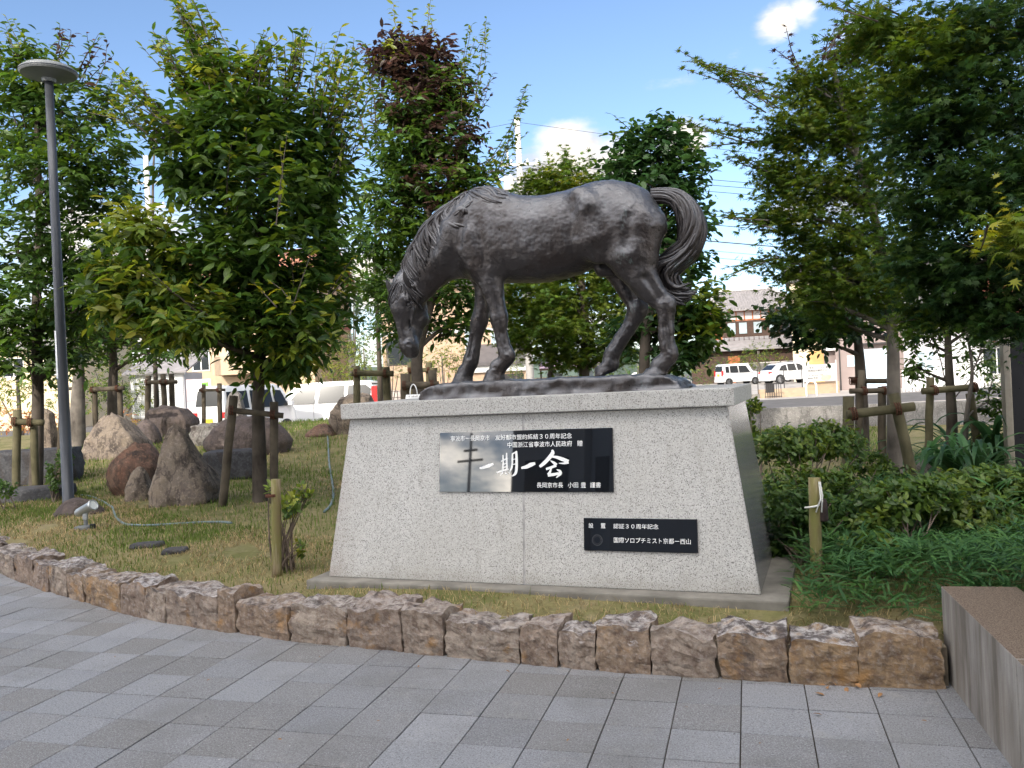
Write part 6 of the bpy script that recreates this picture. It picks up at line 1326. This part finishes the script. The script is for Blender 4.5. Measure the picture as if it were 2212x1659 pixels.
car('white car half hidden behind the plinth and the hind legs', p, rz, 4.2, 1.7, 1.5, [(0, .3), (.0, .85), (.5, .95), (1.0, 1.42), (2.3, 1.5), (2.9, 1.05), (4.0, .88), (4.2, .6), (4.2, .3)], .92, [[(.75, .98), (1.1, 1.34), (1.6, 1.38), (1.6, .96)], [(1.7, .96), (1.68, 1.38), (2.2, 1.38), (2.6, .98)]], (.75, 3.4), .31, m_cw, ((2.88, 1.07), (2.34, 1.44)), ((.52, .97), (.98, 1.38)), None, None, ())

# ---- beige tiled house behind the grazing head
p, rz = frame_at(830, 47, R_(4)); h = thing('house', 'beige tiled house with slim white window behind the horse legs', 'house', p, rz)
boxpart('wall', h, (0, 0, 0), (7.3, 7, 7.2), m_beige); boxpart('wall_band', h, (-.01, -.012, 4.35), (7.31, 7.01, 4.55), m_whitew); gable(h, 0, 7.3, 0, 7, 7.2, 9.0, m_roofd, .5)
window(h, 4.62, 4.98, 3.35, 5.0 - .15, -.02, m_paneb, m_frame, .05); window(h, .2, 1.7, 2.7, 4.2, -.02, m_pane, m_dark, .07, 1); window(h, 6.1, 6.9, 3.6, 4.3, -.02, m_paneb, m_frame, .05); window(h, .3, 1.5, 5.2, 6.4, -.02, m_pane, m_dark, .07, 1); window(h, 5.0, 6.4, 5.2, 6.4, -.02, m_pane, m_frame, .06, 1)
b = MB(); b.add([(4.7, -2.2, 2.55), (8.2, -2.2, 2.55), (8.2, 0, 3.65), (4.7, 0, 3.65), (4.7, -2.2, 2.40), (8.2, -2.2, 2.40), (8.2, 0, 3.5), (4.7, 0, 3.5)], [(0,1,2,3),(4,5,6,7),(0,1,5,4),(1,2,6,5),(2,3,7,6),(3,0,4,7)]); b.build('porch_roof', m_roofd, h)
boxpart('porch_beam', h, (4.8, -2.0, 2.05), (8.1, -1.85, 2.40), m_frame); boxpart('porch_wall', h, (4.9, -1.75, 0), (8.0, -.01, 2.3), m_beige); boxpart('garage_door', h, (6.2, -1.80, 0), (7.7, -1.755, 1.9), m_dark)
# garden block wall with iron grid
p, rz = frame_at(812, 40, R_(3)); fw_ = thing('garden_wall', 'pale garden wall with dark grid lines left of the plinth', 'wall', p, rz)
boxpart('wall_body', fw_, (0, 0, 0), (7.5, .15, 1.35), simple('pale_pink_wall', (.62, .53, .48), .9, .06, 1, .05), 0); g = MB()
for i in range(26): g.box((.14+i*.28, -.02, .06), (.165+i*.28, -.003, 1.33))
for z in (.35, .68, 1.0, 1.30): g.box((0, -.026, z), (7.5, -.0205, z+.025))
g.build('iron_grid', m_dark, fw_)
# plain houses further left
p, rz = frame_at(395, 46, R_(-4)); h = thing('house', 'orange beige apartment block seen through the large staked tree', 'house', p, rz)
boxpart('wall', h, (0, 0, 0), (7.4, 8, 8.0), m_beige2); boxpart('wall_band', h, (-.01, -.012, 5.2), (7.41, 8.01, 5.4), m_redw); gable(h, 0, 7.4, 0, 8, 8.0, 9.8, simple('terracotta_roof', (.34, .15, .09), .8, .15, 2, .2), .5)
for x in (.6, 2.6, 4.6, 6.2): window(h, x, x+1.0, 5.7, 7.0, -.02, m_pane, m_frame, .06, 1); window(h, x, x+1.0, 2.9, 4.2, -.02, m_pane, m_frame, .06, 1)
boxpart('balcony', h, (2.2, -1.1, 2.6), (6.0, 0, 3.6), m_beige2)
p, rz = frame_at(-150, 52, R_(3)); h = thing('house', 'cream house with grey roof at the far left', 'house', p, rz)
boxpart('wall', h, (0, 0, 0), (9.2, 8, 5.3), m_cream); gable(h, 0, 9.2, 0, 8, 5.3, 7.6, m_tile, .6)
for x in (1.5, 4.4, 6.9): window(h, x, x+1.3, 3.3, 4.5, -.02, m_pane, m_frame, .06, 1)
# white shed with shutters, pink panel, printed sign
p, rz = frame_at(283, 37, 0); s_ = thing('shed', 'white corrugated shutter shed beside the pink panel', 'shed', p, rz)
boxpart('wall', s_, (0, 0, .7), (2.35, 2.2, 2.65), m_whitew); boxpart('plinth', s_, (-.02, -.02, 0), (2.37, 2.22, .7), m_conc)
b = MB()
for i in range(21): b.prism([(0, .75+i*.085), (2.3, .75+i*.085), (2.3, .82+i*.085), (0, .82+i*.085)], -.045, -.003)
b.build('shutter', m_frame, s_); boxpart('gutter', s_, (-.05, -.12, 2.55), (2.42, .02, 2.68), m_frame); b = MB(); b.add([(-.2, -.4, 2.7), (2.6, -.4, 2.7), (2.6, 2.4, 3.6), (-.2, 2.4, 3.6), (-.2, -.4, 2.62), (2.6, -.4, 2.62), (2.6, 2.4, 3.5), (-.2, 2.4, 3.5)], [(0,1,2,3),(4,5,6,7),(0,1,5,4),(1,2,6,5),(2,3,7,6),(3,0,4,7)]); b.build('roof', m_tile, s_)
p, rz = frame_at(402, 34, 0); s_ = thing('pink_panel_wall', 'tall pale pink panel wall right of the white shed', 'wall', p, rz); boxpart('panel', s_, (0, 0, 0), (.62, .15, 2.25), m_pink, .01); boxpart('band', s_, (-.005, -.012, 1.35), (.625, -.001, 1.42), simple('mauve_band', (.42, .30, .33), .8, .05, 1, 0))
p, rz = frame_at(431, 32, 0); s_ = thing('printed_sign', 'narrow white sign with green square and blue print beside the van', 'sign', p, rz); boxpart('board', s_, (0, 0, 0), (.42, .08, 2.2), m_white, .01); boxpart('green_square', s_, (.08, -.012, 1.80), (.34, -.002, 2.08), simple('sign_green', (.16, .50, .06), .6, .03, 2, 0))
m_blue = simple('sign_blue', (.12, .35, .62), .6, .05, 2, 0)
for z, w in ((1.45, .24), (1.35, .16), (1.25, .22), (.75, .26), (.66, .2), (.57, .24)): boxpart('blue_print', s_, (.09, -.01, z), (.09+w, -.002, z+.06), m_blue)
# ---- traditional house on the right
p, rz = frame_at(1530, 84, R_(-9)); h = thing('traditional_house', 'traditional house with hipped grey tile roof and red brown timbers', 'house', p, rz)
boxpart('wall', h, (.6, 0, 0), (8.6, 7.5, 7.2), m_whitew)
boxpart('dark_storey', h, (.55, -.03, 4.5), (8.65, -.002, 6.05), m_darkw); boxpart('cedar_panel', h, (.5, -.06, 4.3), (1.6, -.032, 6.2), m_woodr); boxpart('lintel', h, (.5, -.07, 6.08), (8.7, -.003, 6.2), m_woodr); boxpart('eave_beam', h, (.4, -.5, 7.0), (8.8, -.002, 7.12), m_woodr)
for i in range(11): boxpart('timber_post', h, (.6+i*.79, -.08, 6.2), (.70+i*.79, -.003, 7.0), m_woodr)
for x in (2.1, 3.2, 4.6, 6.1, 7.3): window(h, x, x+.85, 4.75, 5.95, -.06, m_paneb if x < 7 else m_pane, m_darkw, .05, 0)
boxpart('balcony_rail', h, (1.6, -.35, 4.45), (8.6, -.28, 4.55), m_darkw)
for i in range(15): boxpart('baluster', h, (1.7+i*.48, -.34, 4.0), (1.76+i*.48, -.29, 4.45), m_darkw)
rf, v = hip(h, 0, 9.0, -.3, 7.8, 7.15, 9.35, m_tile, .7, 2.6)
X0, X1, Y0, ym, ins = -.7, 9.7, -1.0, 3.75, 2.6
for j in range(36):       # rolls of tile on the near slope
    x = X0+.15+j*.285; t = min(1, (x-X0)/ins, (X1-x)/ins); b = MB(); b.tube([Vector((x, Y0, 7.2)), Vector((x, Y0+(ym-Y0)*t, 7.2+2.2*t))], .055, 6); b.build('tile_roll', m_tile, rf)
for a_, c_ in (((X0, Y0, 7.25), (X0+ins, ym, 9.45)), ((X1, Y0, 7.25), (X1-ins, ym, 9.45)), ((X0+ins, ym, 9.5), (X1-ins, ym, 9.5))):
    b = MB(); b.tube([Vector(a_), Vector(c_)], .17, 8); b.build('ridge', m_tilel, rf)
for x in (X0+.1, X1-.1): boxpart('ridge_end', rf, (x-.18, Y0-.1, 7.2), (x+.18, Y0+.2, 7.75), m_tile, .05)
b = MB(); b.add([(-2.5, -2.6, 3.25), (9.5, -2.6, 3.25), (9.0, 0, 4.25), (-2.0, 0, 4.25), (-2.5, -2.6, 3.1), (9.5, -2.6, 3.1), (9.0, 0, 4.1), (-2, 0, 4.1)], [(0,1,2,3),(4,5,6,7),(0,1,5,4),(1,2,6,5),(2,3,7,6),(3,0,4,7)]); b.build('lower_roof', m_tile, h)
boxpart('lower_wall', h, (-1.6, -1.6, 0), (8.8, -.1, 3.3), m_darkw); boxpart('entrance_board', h, (1.9, -1.66, 0), (3.0, -1.61, 2.6), m_woodr)
p, rz = frame_at(1500, 78, R_(2)); s_ = thing('garden_wall', 'low pale stone garden wall in front of the traditional house', 'wall', p, rz); boxpart('wall_body', s_, (4.0, 0, 0), (12.5, .3, 1.75), m_concw, .02); boxpart('coping', s_, (3.95, -.05, 1.75), (12.55, .35, 1.85), m_pole, .02)
# cream block and taupe shop
p, rz = frame_at(1716, 72, R_(-19)); h = thing('house', 'tall cream house in full sun behind the maple', 'house', p, rz); boxpart('wall', h, (0, 0, 0), (6.6, 8, 8.6), m_cream); gable(h, 0, 6.6, 0, 8, 8.6, 10.2, m_roofd, .4)
for x, z in ((1.1, 5.6), (3.2, 5.6), (3.2, 2.6), (5.0, 5.6)): window(h, x, x+1.1, z, z+1.4, -.02, simple('amber_pane', (.40, .27, .15), .3, .1, 2, 0) if x == 3.2 else m_pane, m_frame, .06, 1)
p, rz = frame_at(1760, 47, R_(-20)); h = thing('shop', 'taupe plaster shop with pale blue door and wood trim', 'shop', p, rz)
boxpart('wall', h, (1.15, 0, 0), (5.7, 6, 3.9), m_taupe); boxpart('parapet', h, (1.1, -.05, 3.9), (5.75, 6.05, 4.1), m_dark); boxpart('wood_panel', h, (-.25, .6, 0), (.55, .75, 2.35), m_wood); boxpart('side_wall', h, (.55, .55, 0), (1.15, 6, 3.0), m_taupe); boxpart('awning', h, (.55, -.05, 2.30), (1.15, .6, 2.55), m_white)
d_ = boxpart('door', h, (2.62, -.05, .05), (3.75, -.002, 2.25), m_door); boxpart('handle', d_, (3.5, -.09, 1.0), (3.56, -.055, 1.4), m_rim); boxpart('door_frame', h, (2.5, -.025, 0), (2.62, -.002, 2.35), m_frame); window(h, 1.75, 2.35, 1.35, 1.95, -.02, m_paneb, m_frame, .05); boxpart('downpipe', h, (1.32, -.09, 0), (1.40, -.01, 3.9), m_dark); boxpart('wall_lamp', h, (2.15, -.14, 2.45), (2.32, -.003, 2.62), m_white, .03); boxpart('door_canopy', h, (2.45, -.5, 2.5), (3.95, -.003, 2.58), m_dark)
# banner on low brick wall
p, rz = frame_at(1741, 44, R_(0)); s_ = thing('low_brick_wall', 'low tan brick wall below the white banner', 'wall', p, rz); boxpart('wall_body', s_, (0, 0, 0), (1.75, .25, .62), m_brick)
p, rz = frame_at(1738, 43.7, R_(0)); bn = thing('banner', 'white printed advertising banner above the low brick wall', 'banner', p, rz)
V = []; F = []; nx_, nz_ = 24, 12
for i in range(nx_+1):
    for j in range(nz_+1): x = i/nx_; z = j/nz_; V.append((x*1.66, .04*math.sin(x*9+z*3)*(z), .68+z*.92-.05*math.sin(x*math.pi)*z*z))
for i in range(nx_):
    for j in range(nz_): a = i*(nz_+1)+j; F.append((a, a+nz_+1, a+nz_+2, a+1))
b = MB(); b.add(V, F); b.build('cloth', simple('banner_cloth', (.45, .44, .42), .8, .05, 2, 0), bn, True)
for x in (-.03, 1.68): boxpart('pole', bn, (x, .05, 0), (x+.04, .09, 1.75), m_frame)
def bline(txt, x0, x1, z0, z1, m): 
    o = lettering(bn, txt, x0, x1, z0, z1, 0, mat=m, bold=.01); o.rotation_euler = (R_(90), 0, 0); o.location = (0, -.062, 0)
bline('ニキビ・シミと肌', .12, 1.25, 1.34, 1.46, m_dark); bline('肌再生の専門サロン', .2, 1.3, 1.20, 1.30, m_dark); bline('月～金 10:00-19:00', .2, .95, .98, 1.05, m_dark); bline('電話予約', .15, .7, .82, .90, m_dark)
b = MB(); b.add([(1.12+.28*math.cos(i*.5236)*(1+.2*math.sin(i*2)), -.05, .88+.15*math.sin(i*.5236)) for i in range(12)], [tuple(range(12))]); b.build('picture', simple('peach_print', (.62, .36, .24), .6, .2, 5, 0), bn)
# small street things on the forecourt
p, rz = frame_at(1741, 41.5); s_ = tag(None or MB().tube([Vector((0, 0, 0)), Vector((0, 0, .52))]+[Vector((.25-.25*math.cos(i/8*math.pi), 0, .52+.25*math.sin(i/8*math.pi))) for i in range(1, 8)]+[Vector((.5, 0, .52)), Vector((.5, 0, 0))], .045, 8).build('arch_barrier', m_white, None, True, p, (0, 0, rz)), 'white arched parking barrier at the shop corner', 'barrier')
p, rz = frame_at(1640, 42); s_ = thing('low_concrete_wall', 'low tan concrete block wall in front of the parked crossover', 'wall', p, rz); boxpart('wall_body', s_, (0, 0, 0), (2.3, .2, .45), m_brick); boxpart('end_block', s_, (-.9, -.1, 0), (-.02, .3, .22), m_conc)
p, rz = frame_at(1652, 41); s_ = thing('iron_gate', 'small dark iron gate on the street corner', 'gate', p, rz)
for i in range(8): boxpart('bar', s_, (i*.11, 0, .05), (i*.11+.025, .025, .75), m_dark)
boxpart('rail', s_, (-.03, -.004, .72), (.83, .029, .76), m_dark); boxpart('rail', s_, (-.03, -.004, .08), (.83, .029, .12), m_dark); boxpart('mesh_panel', s_, (.05, .03, .30), (.45, .04, .74), m_dark)
for u in (1637, 1694, 1733): 
    p, rz = frame_at(u, 42.5); s_ = tag(MB().tube([Vector((0, 0, 0)), Vector((0, 0, 1.45))], .022, 6).build('thin_post', m_dark, None, False, p, (0, 0, rz)), {1637: 'thin dark post nearest the pedestal cap', 1694: 'thin dark post in front of the white crossover', 1733: 'thin dark post beside the banner'}[u], 'post', 'thin posts along the forecourt')
# white and brick houses behind the right maple
p, rz = frame_at(1955, 45, R_(-25)); h = thing('house', 'white house front behind the maple trunks', 'house', p, rz); boxpart('wall', h, (0, 0, 0), (3.6, 6, 5.6), m_whitew); window(h, .5, 1.4, 2.9, 4.1, -.02, m_pane, m_frame, .06, 1); window(h, 2.2, 3.1, 2.9, 4.1, -.02, m_pane, m_frame, .06, 1); window(h, .6, 1.5, .9, 2.0, -.02, m_paneb, m_frame, .06, 1); gable(h, 0, 3.6, 0, 6, 5.6, 7.0, m_roofd, .4)
p, rz = frame_at(2080, 47, R_(-28)); h = thing('house', 'brick red house with white balcony railings at the far right', 'house', p, rz); boxpart('wall', h, (0, 0, 0), (8, 6, 6.4), m_redw); gable(h, 0, 8, 0, 6, 6.4, 8.0, m_roofd, .4); boxpart('balcony_floor', h, (.2, -1.2, 2.35), (7.8, 0, 2.5), m_whitew); boxpart('rail', h, (.2, -1.22, 3.3), (7.8, -1.14, 3.38), m_frame)
for i in range(32): boxpart('baluster', h, (.25+i*.24, -1.2, 2.5), (.31+i*.24, -1.15, 3.3), m_frame)
boxpart('ground_floor', h, (0, -.02, 0), (8, -.001, 2.3), m_whitew); window(h, 1.0, 2.4, .5, 2.0, -.05, m_pane, m_frame, .06, 1); window(h, 4.0, 5.4, 3.0, 5.0, -.05, m_pane, m_frame, .06, 1)
p, rz = frame_at(1950, 40, R_(-3)); f_ = thing('picket_fence', 'white picket fence behind the maple stakes', 'fence', p, rz)
for i in range(26): boxpart('picket', f_, (i*.16, 0, .05), (i*.16+.07, .03, 1.1), m_white)
boxpart('rail', f_, (0, .031, .3), (4.1, .06, .38), m_white); boxpart('rail', f_, (0, .031, .85), (4.1, .06, .93), m_white)
# purple carport
p, rz = frame_at(1165, 52, 0); s_ = thing('carport', 'carport with curved mauve roof behind the horse legs', 'carport', p, rz); b = MB(); V = []; 
for i in range(9):
    t = i/8; V += [(0, -1.5+t*3.5, 2.15+.45*math.sin(t*2.2)), (4.2, -1.5+t*3.5, 2.15+.45*math.sin(t*2.2))]
b.add(V+[(x, y, z-.05) for x, y, z in V], [(2*i, 2*i+1, 2*i+3, 2*i+2) for i in range(8)]+[(18+2*i, 18+2*i+2, 18+2*i+3, 18+2*i+1) for i in range(8)]); b.build('roof', simple('mauve_polycarbonate', (.42, .30, .34), .35, .06, 2, 0), s_)
for x in (.1, 4.0): boxpart('post', s_, (x, .4, 0), (x+.1, .5, 2.5), m_darkw)
boxpart('beam', s_, (0, -1.5, 2.02), (4.2, -1.42, 2.14), m_darkw); boxpart('back_wall', s_, (-.2, 2.2, 0), (4.4, 2.4, 1.6), m_cream)
for x in (.6, 2.6): boxpart('back_panel', s_, (x, 2.14, .1), (x+1.0, 2.19, 1.9), m_paneb)
# ---- utility poles and wires
def pole(u, d, top, label, arms, lean=0):
    p = at(u, 830, d); t = thing('utility_pole', label, 'utility pole', (p.x, p.y, GZ), YAW); b = MB(); b.lathe([(.19, 0), (.12, top)], 16); b.build('shaft', m_pole, t, True)
    for z, w in arms:
        a = boxpart('crossarm', t, (-w, -.17, z), (w, -.09, z+.1), m_pole)
        for x in (-w+.1, -w*.4, w*.4, w-.1): b = MB(); b.lathe([(.03, 0), (.06, .04), (.03, .08), (.06, .12), (.03, .16), (0, .2)], 10, c=(x, -.13, z+.1)); b.build('insulator', m_white, a)
    return t, p
t, pc = pole(1146, 38, 13.4, 'concrete utility pole with transformer behind the back of the horse', [(11.2, .9), (10.55, 1.1), (9.8, .6)])
boxpart('transformer', t, (-.75, -.32, 10.1), (-.30, .12, 10.75), m_pole, .08); boxpart('brace', t, (-.55, -.15, 11.3), (-.48, -.05, 12.0), m_pole)
for x in (-1.0, -.7, .55, .85, 1.0): b = MB(); b.tube([Vector((x, -.15, 11.0)), Vector((x*1.45, -.15, 10.95))], [.07, .03], 8); b.build('cutout', m_dark, t)
t2, pl = pole(341, 41, 13.4, 'pale utility pole behind the large staked tree', [(12.0, .9), (10.8, .9)])
t3, pr = pole(2600, 60, 13.0, 'utility pole standing out of frame to the right', [(12.0, .9), (10.8, .9)])
def wire(a, b, sag, r, label):
    P = [a.lerp(b, i/24)+Vector((0, 0, -sag*4*(i/24)*(1-i/24))) for i in range(25)]; m_ = MB(); m_.tube(P, r, 5); return tag(m_.build('overhead_wire', m_wire, None, True), label, 'wire', 'overhead wires')
def top(p, z, dx=0): q = Vector((p.x, p.y, GZ+z))+RH*dx; return q
for i, (z1, z2, r_, dx) in enumerate(((13.2, 12.6, .010, 0), (11.3, 11.6, .016, .8), (11.1, 11.3, .016, .4), (10.9, 11.0, .016, -.4), (9.4, 8.2, .020, .2), (8.6, 7.2, .028, .2), (8.2, 6.4, .012, .2), (7.9, 5.9, .012, .2))):
    wire(top(pc, z1, dx), top(pr, z2, dx), .5, r_, 'overhead wire %s of the bundle running right from the concrete pole' % ('topmost', 'second', 'third', 'fourth', 'fifth', 'thick sixth', 'seventh', 'lowest')[i])
    if i < 6: wire(top(pc, z1, dx), top(pl, z1-.2, dx), .4, r_, 'overhead wire %s of the bundle between the two concrete poles' % ('topmost', 'second', 'third', 'fourth', 'fifth', 'sixth')[i])
    if i < 5: wire(top(pl, z1-.2, dx), wpt(-60, 44, 12-i*.5), .4, r_, 'overhead wire %s of the bundle leaving to the left' % ('topmost', 'second', 'third', 'fourth', 'fifth')[i])
# ---- sunlit garden plants beyond the street
def garden(label, u, v, d, blobs, seed, cols, size=.12, kind='oval', nl=8, name='garden_bush', cat='bush', stem=.06):
    rng = np.random.default_rng(seed); random.seed(seed); p0 = at(u, v, d); p0.z = GZ; t = thing(name, label, cat, p0, 0, 'garden plants beyond the street'); L = Leaves(); wb = MB(); s = d/FP
    wb.tube([Vector((0, 0, -.05)), Vector((0, 0, max(.2, at(blobs[0][0], blobs[0][1], d).z-GZ)))], [stem*1.3, stem*.5], 7)
    for (bu, bv, ru, rv, off, n_) in blobs:
        c = np.array(at(bu, bv, d+off)); rad = np.array([ru*s, ru*s, rv*s]); P, dd = ell_points(rng, c, rad, n_, .6)
        twigs(L, rng, P, unit(dd+rng.normal(0, .4, dd.shape)), size*2.2, nl, size, cols, .5); wb.tube([Vector((0, 0, .3)), Vector(c)-p0], [stem*.5, stem*.2], 5, caps=False)
    wb.build('stems', m_bark2, t, True); o = link('foliage', L.mesh('foliage', kind, m_leaf2), None, t); o.matrix_parent_inverse = Matrix.Translation(-p0); return t
SUNG = [(.16, .20, .035), (.20, .22, .04), (.12, .17, .03)]; MIDG = [(.07, .12, .03), (.09, .14, .03), (.05, .10, .025)]; DKG = [(.03, .06, .022), (.04, .075, .025)]
garden('weeping yellow green bush above the minivan roof', 720, 840, 38, [(690, 800, 45, 26, 0, 90), (740, 790, 45, 30, 0, 100), (770, 805, 35, 25, 0, 60)], 401, SUNG, .11, 'broad', 9)
garden('pale green maple bush between minivan and dark conifer', 790, 840, 41, [(790, 755, 38, 28, 0, 80), (800, 790, 40, 28, 0, 80), (775, 735, 25, 18, 0, 40)], 402, SUNG+MIDG[:1], .12, 'maple', 9)
garden('tall dark conifer above the garden bushes', 760, 840, 46, [(760, 720, 42, 45, 0, 130), (770, 660, 38, 40, 0, 110), (750, 780, 45, 35, 0, 100), (765, 610, 24, 30, 0, 50)], 403, DKG, .13, 'broad', 9, 'garden_tree', 'tree', .15)
t = garden('cloud-pruned pine with rounded pads left of the muzzle', 842, 840, 39, [(832, 775, 17, 12, 0, 60), (850, 790, 14, 9, 0, 45), (822, 800, 14, 8, 0, 45), (842, 812, 17, 8, 0, 50), (860, 808, 12, 7, 0, 36), (836, 756, 10, 8, 0, 30)], 404, [(.15, .17, .05), (.11, .14, .04)], .07, 'lance', 9, 'pruned_pine', 'tree', .08)
garden('spreading bush in front of the beige house', 958, 840, 40, [(945, 770, 32, 24, 0, 80), (975, 755, 30, 28, 0, 80), (960, 795, 38, 18, 0, 60), (990, 785, 20, 18, 0, 40)], 405, SUNG[:2]+MIDG, .10, 'broad', 9)
garden('bright shrub below the muzzle of the horse', 890, 840, 39, [(882, 800, 20, 22, 0, 50), (895, 820, 18, 12, 0, 30)], 406, MIDG+SUNG[:1], .09, 'broad', 9)
garden('conical pruned shrub beside the near foreleg', 1117, 840, 40, [(1117, 800, 17, 9, 0, 40), (1116, 783, 15, 9, 0, 36), (1116, 768, 11, 8, 0, 26), (1117, 812, 15, 6, 0, 26)], 407, SUNG[1:]+MIDG, .08, 'broad', 8)
garden('yellow green tree in sun at the far left', 40, 860, 36, [(40, 800, 70, 50, 0, 150), (-10, 840, 50, 40, 0, 80), (90, 840, 45, 40, 0, 80)], 408, SUNG, .14, 'broad', 8, 'garden_tree', 'tree', .1)
garden('bright green trees seen between the left trunks', 250, 860, 36, [(205, 800, 50, 60, 0, 120), (265, 820, 45, 50, 0, 100), (300, 850, 30, 40, 0, 50), (225, 860, 60, 30, 0, 80)], 409, SUNG+MIDG, .14, 'broad', 8, 'garden_tree', 'tree', .1)
garden('orange leaved low hedge at the left edge', 50, 920, 30, [(15, 905, 40, 22, 0, 110), (75, 908, 40, 20, 0, 110), (130, 912, 40, 16, .2, 80), (270, 905, 22, 20, 0, 50)], 410, [(.42, .16, .06), (.38, .20, .07), (.30, .22, .05)], .08, 'oval', 8, 'hedge', 'hedge', .03)
p, rz = frame_at(-40, 28.5); f_ = thing('low_fence', 'low white slatted fence below the orange hedge', 'fence', p, rz)
for i in range(24): boxpart('slat', f_, (i*.1, 0, .0), (i*.1+.075, .025, .45), m_whitew)
boxpart('top_rail', f_, (0, -.01, .45), (2.4, .04, .49), m_whitew)
garden('fresh green maple in the traditional house garden', 1640, 820, 74, [(1640, 758, 34, 16, 0, 80), (1620, 775, 22, 16, 0, 50), (1665, 775, 20, 14, 0, 40), (1610, 790, 18, 12, 0, 30)], 411, SUNG+MIDG, .16, 'maple', 8, 'garden_tree', 'tree', .1)
garden('small rounded bush by the kei wagon bonnet', 1632, 820, 73, [(1634, 800, 12, 10, 0, 30)], 412, SUNG[2:]+MIDG, .12, 'oval', 8)
garden('leafy bushes along the street left of the kei wagon', 1560, 825, 74, [(1525, 815, 20, 16, 0, 50), (1560, 795, 20, 20, 0, 50), (1590, 785, 18, 18, 0, 40), (1540, 785, 16, 16, 0, 30)], 413, MIDG+SUNG[:1], .16, 'broad', 8)
garden('round yellow shrub by the shop corner', 1690, 815, 76, [(1690, 785, 14, 12, 0, 36)], 414, SUNG, .13, 'oval', 8)
garden('green trees in the gap behind the horse hind legs', 1380, 840, 50, [(1340, 780, 50, 30, 0, 90), (1420, 790, 40, 28, 0, 70), (1290, 790, 40, 28, 0, 60), (1480, 800, 30, 22, 0, 50)], 415, MIDG+SUNG[:1], .15, 'broad', 8)
garden('bright hedge behind the brick red house fence', 2130, 830, 40, [(2110, 800, 40, 25, 0, 70), (2170, 800, 40, 30, 0, 70)], 416, MIDG+SUNG[:1], .12, 'broad', 8)
# far wooded ridge beyond the houses
hl_ = MB(); V = []; N_ = 80
for i in range(N_+1):
    r = -420+i*10.5; V += [tuple(wpt(r, 330, -2)), tuple(wpt(r, 330, 9+5*mnoise.noise(Vector((r*.012, 1, 0)))+2*mnoise.noise(Vector((r*.05, 2, 0)))))]
hl_.add(V, [(2*i, 2*i+2, 2*i+3, 2*i+1) for i in range(N_)]); V2 = [(x+FH.x*120, y+FH.y*120, z) for x, y, z in V]; hl_.add(V+V2, [(2*i+1, 2*i+3, 2*(N_+1)+2*i+3, 2*(N_+1)+2*i+1) for i in range(N_)])
tag(hl_.build('hills', simple('distant_woods', (.075, .10, .085), .95, .25, .05, 0, spec=.05)), kind='structure')
# ------------------------------------------------------------------ across the plaza, behind the viewer: the buildings whose shade lies on the foreground
m_off = simple('pale_facade', (.52, .50, .48), .8, .1, .3, 0); m_off2 = simple('grey_facade', (.60, .60, .60), .8, .1, .3, 0)
def block(r0, r1, a0, a1, H, m, label, cols, rows):
    p = wpt(r0, a0, -.02); t = thing('office_building', label, 'building', p, YAW, 'buildings across the plaza'); w = r1-r0; boxpart('wall', t, (0, -(a0-a1), 0), (w, 0, H), m)
    for i in range(cols):
        for j in range(rows): x = (i+.5)*w/cols; z = 2.6+(j+.35)*(H-3)/rows; b = MB(); b.box((x-w/cols*.3, .002, z), (x+w/cols*.3, .03, z+1.3)); b.build('window', m_pane, t)
    boxpart('roof_edge', t, (-.1, -(a0-a1)-.1, H), (w+.1, .1, H+.4), m); return t
HB = 16.6
block(-17.75, -14.3, -14, -26, HB, m_off, 'dark building across the plaza reflected in the larger plaque', 1, 5)
block(-14.27, -13.3, -14.4, -26, HB, m_off2, 'narrow grey building across the plaza beside the dark one', 1, 5)
block(-13.15, 12, -14, -26, HB, m_off, 'wide dark office building across the plaza', 9, 5)
pb = wpt(-.3-75*math.sin(R_(45.1)), 5.65-75*math.cos(R_(45.1)), -.02); t = thing('utility_pole', 'utility pole across the plaza mirrored in the larger plaque', 'utility pole', pb, YAW); MB().lathe([(.2, 0), (.13, 14.5)], 14).build('shaft', m_pole, t, True)
for z, w in ((12.7, .9), (11.7, 1.7)): boxpart('crossarm', t, (-w, -.06, z), (w, .06, z+.22), m_dark)
b = MB(); V = []; N_ = 60
for i in range(N_+1):
    a = R_(180+20+i*2.2); q = Vector((CAM.x, CAM.y, 0))+(FH*math.cos(a)+RH*math.sin(a)*1)*260; V += [(q.x, q.y, -2), (q.x, q.y, 19+14*abs(mnoise.noise(Vector((i*.14, 3, 0))))+2*mnoise.noise(Vector((i*.7, 5, 0))))]
b.add(V, [(2*i, 2*i+2, 2*i+3, 2*i+1) for i in range(N_)]); tag(b.build('hills_across_plaza', MATS['distant_woods']), kind='structure')
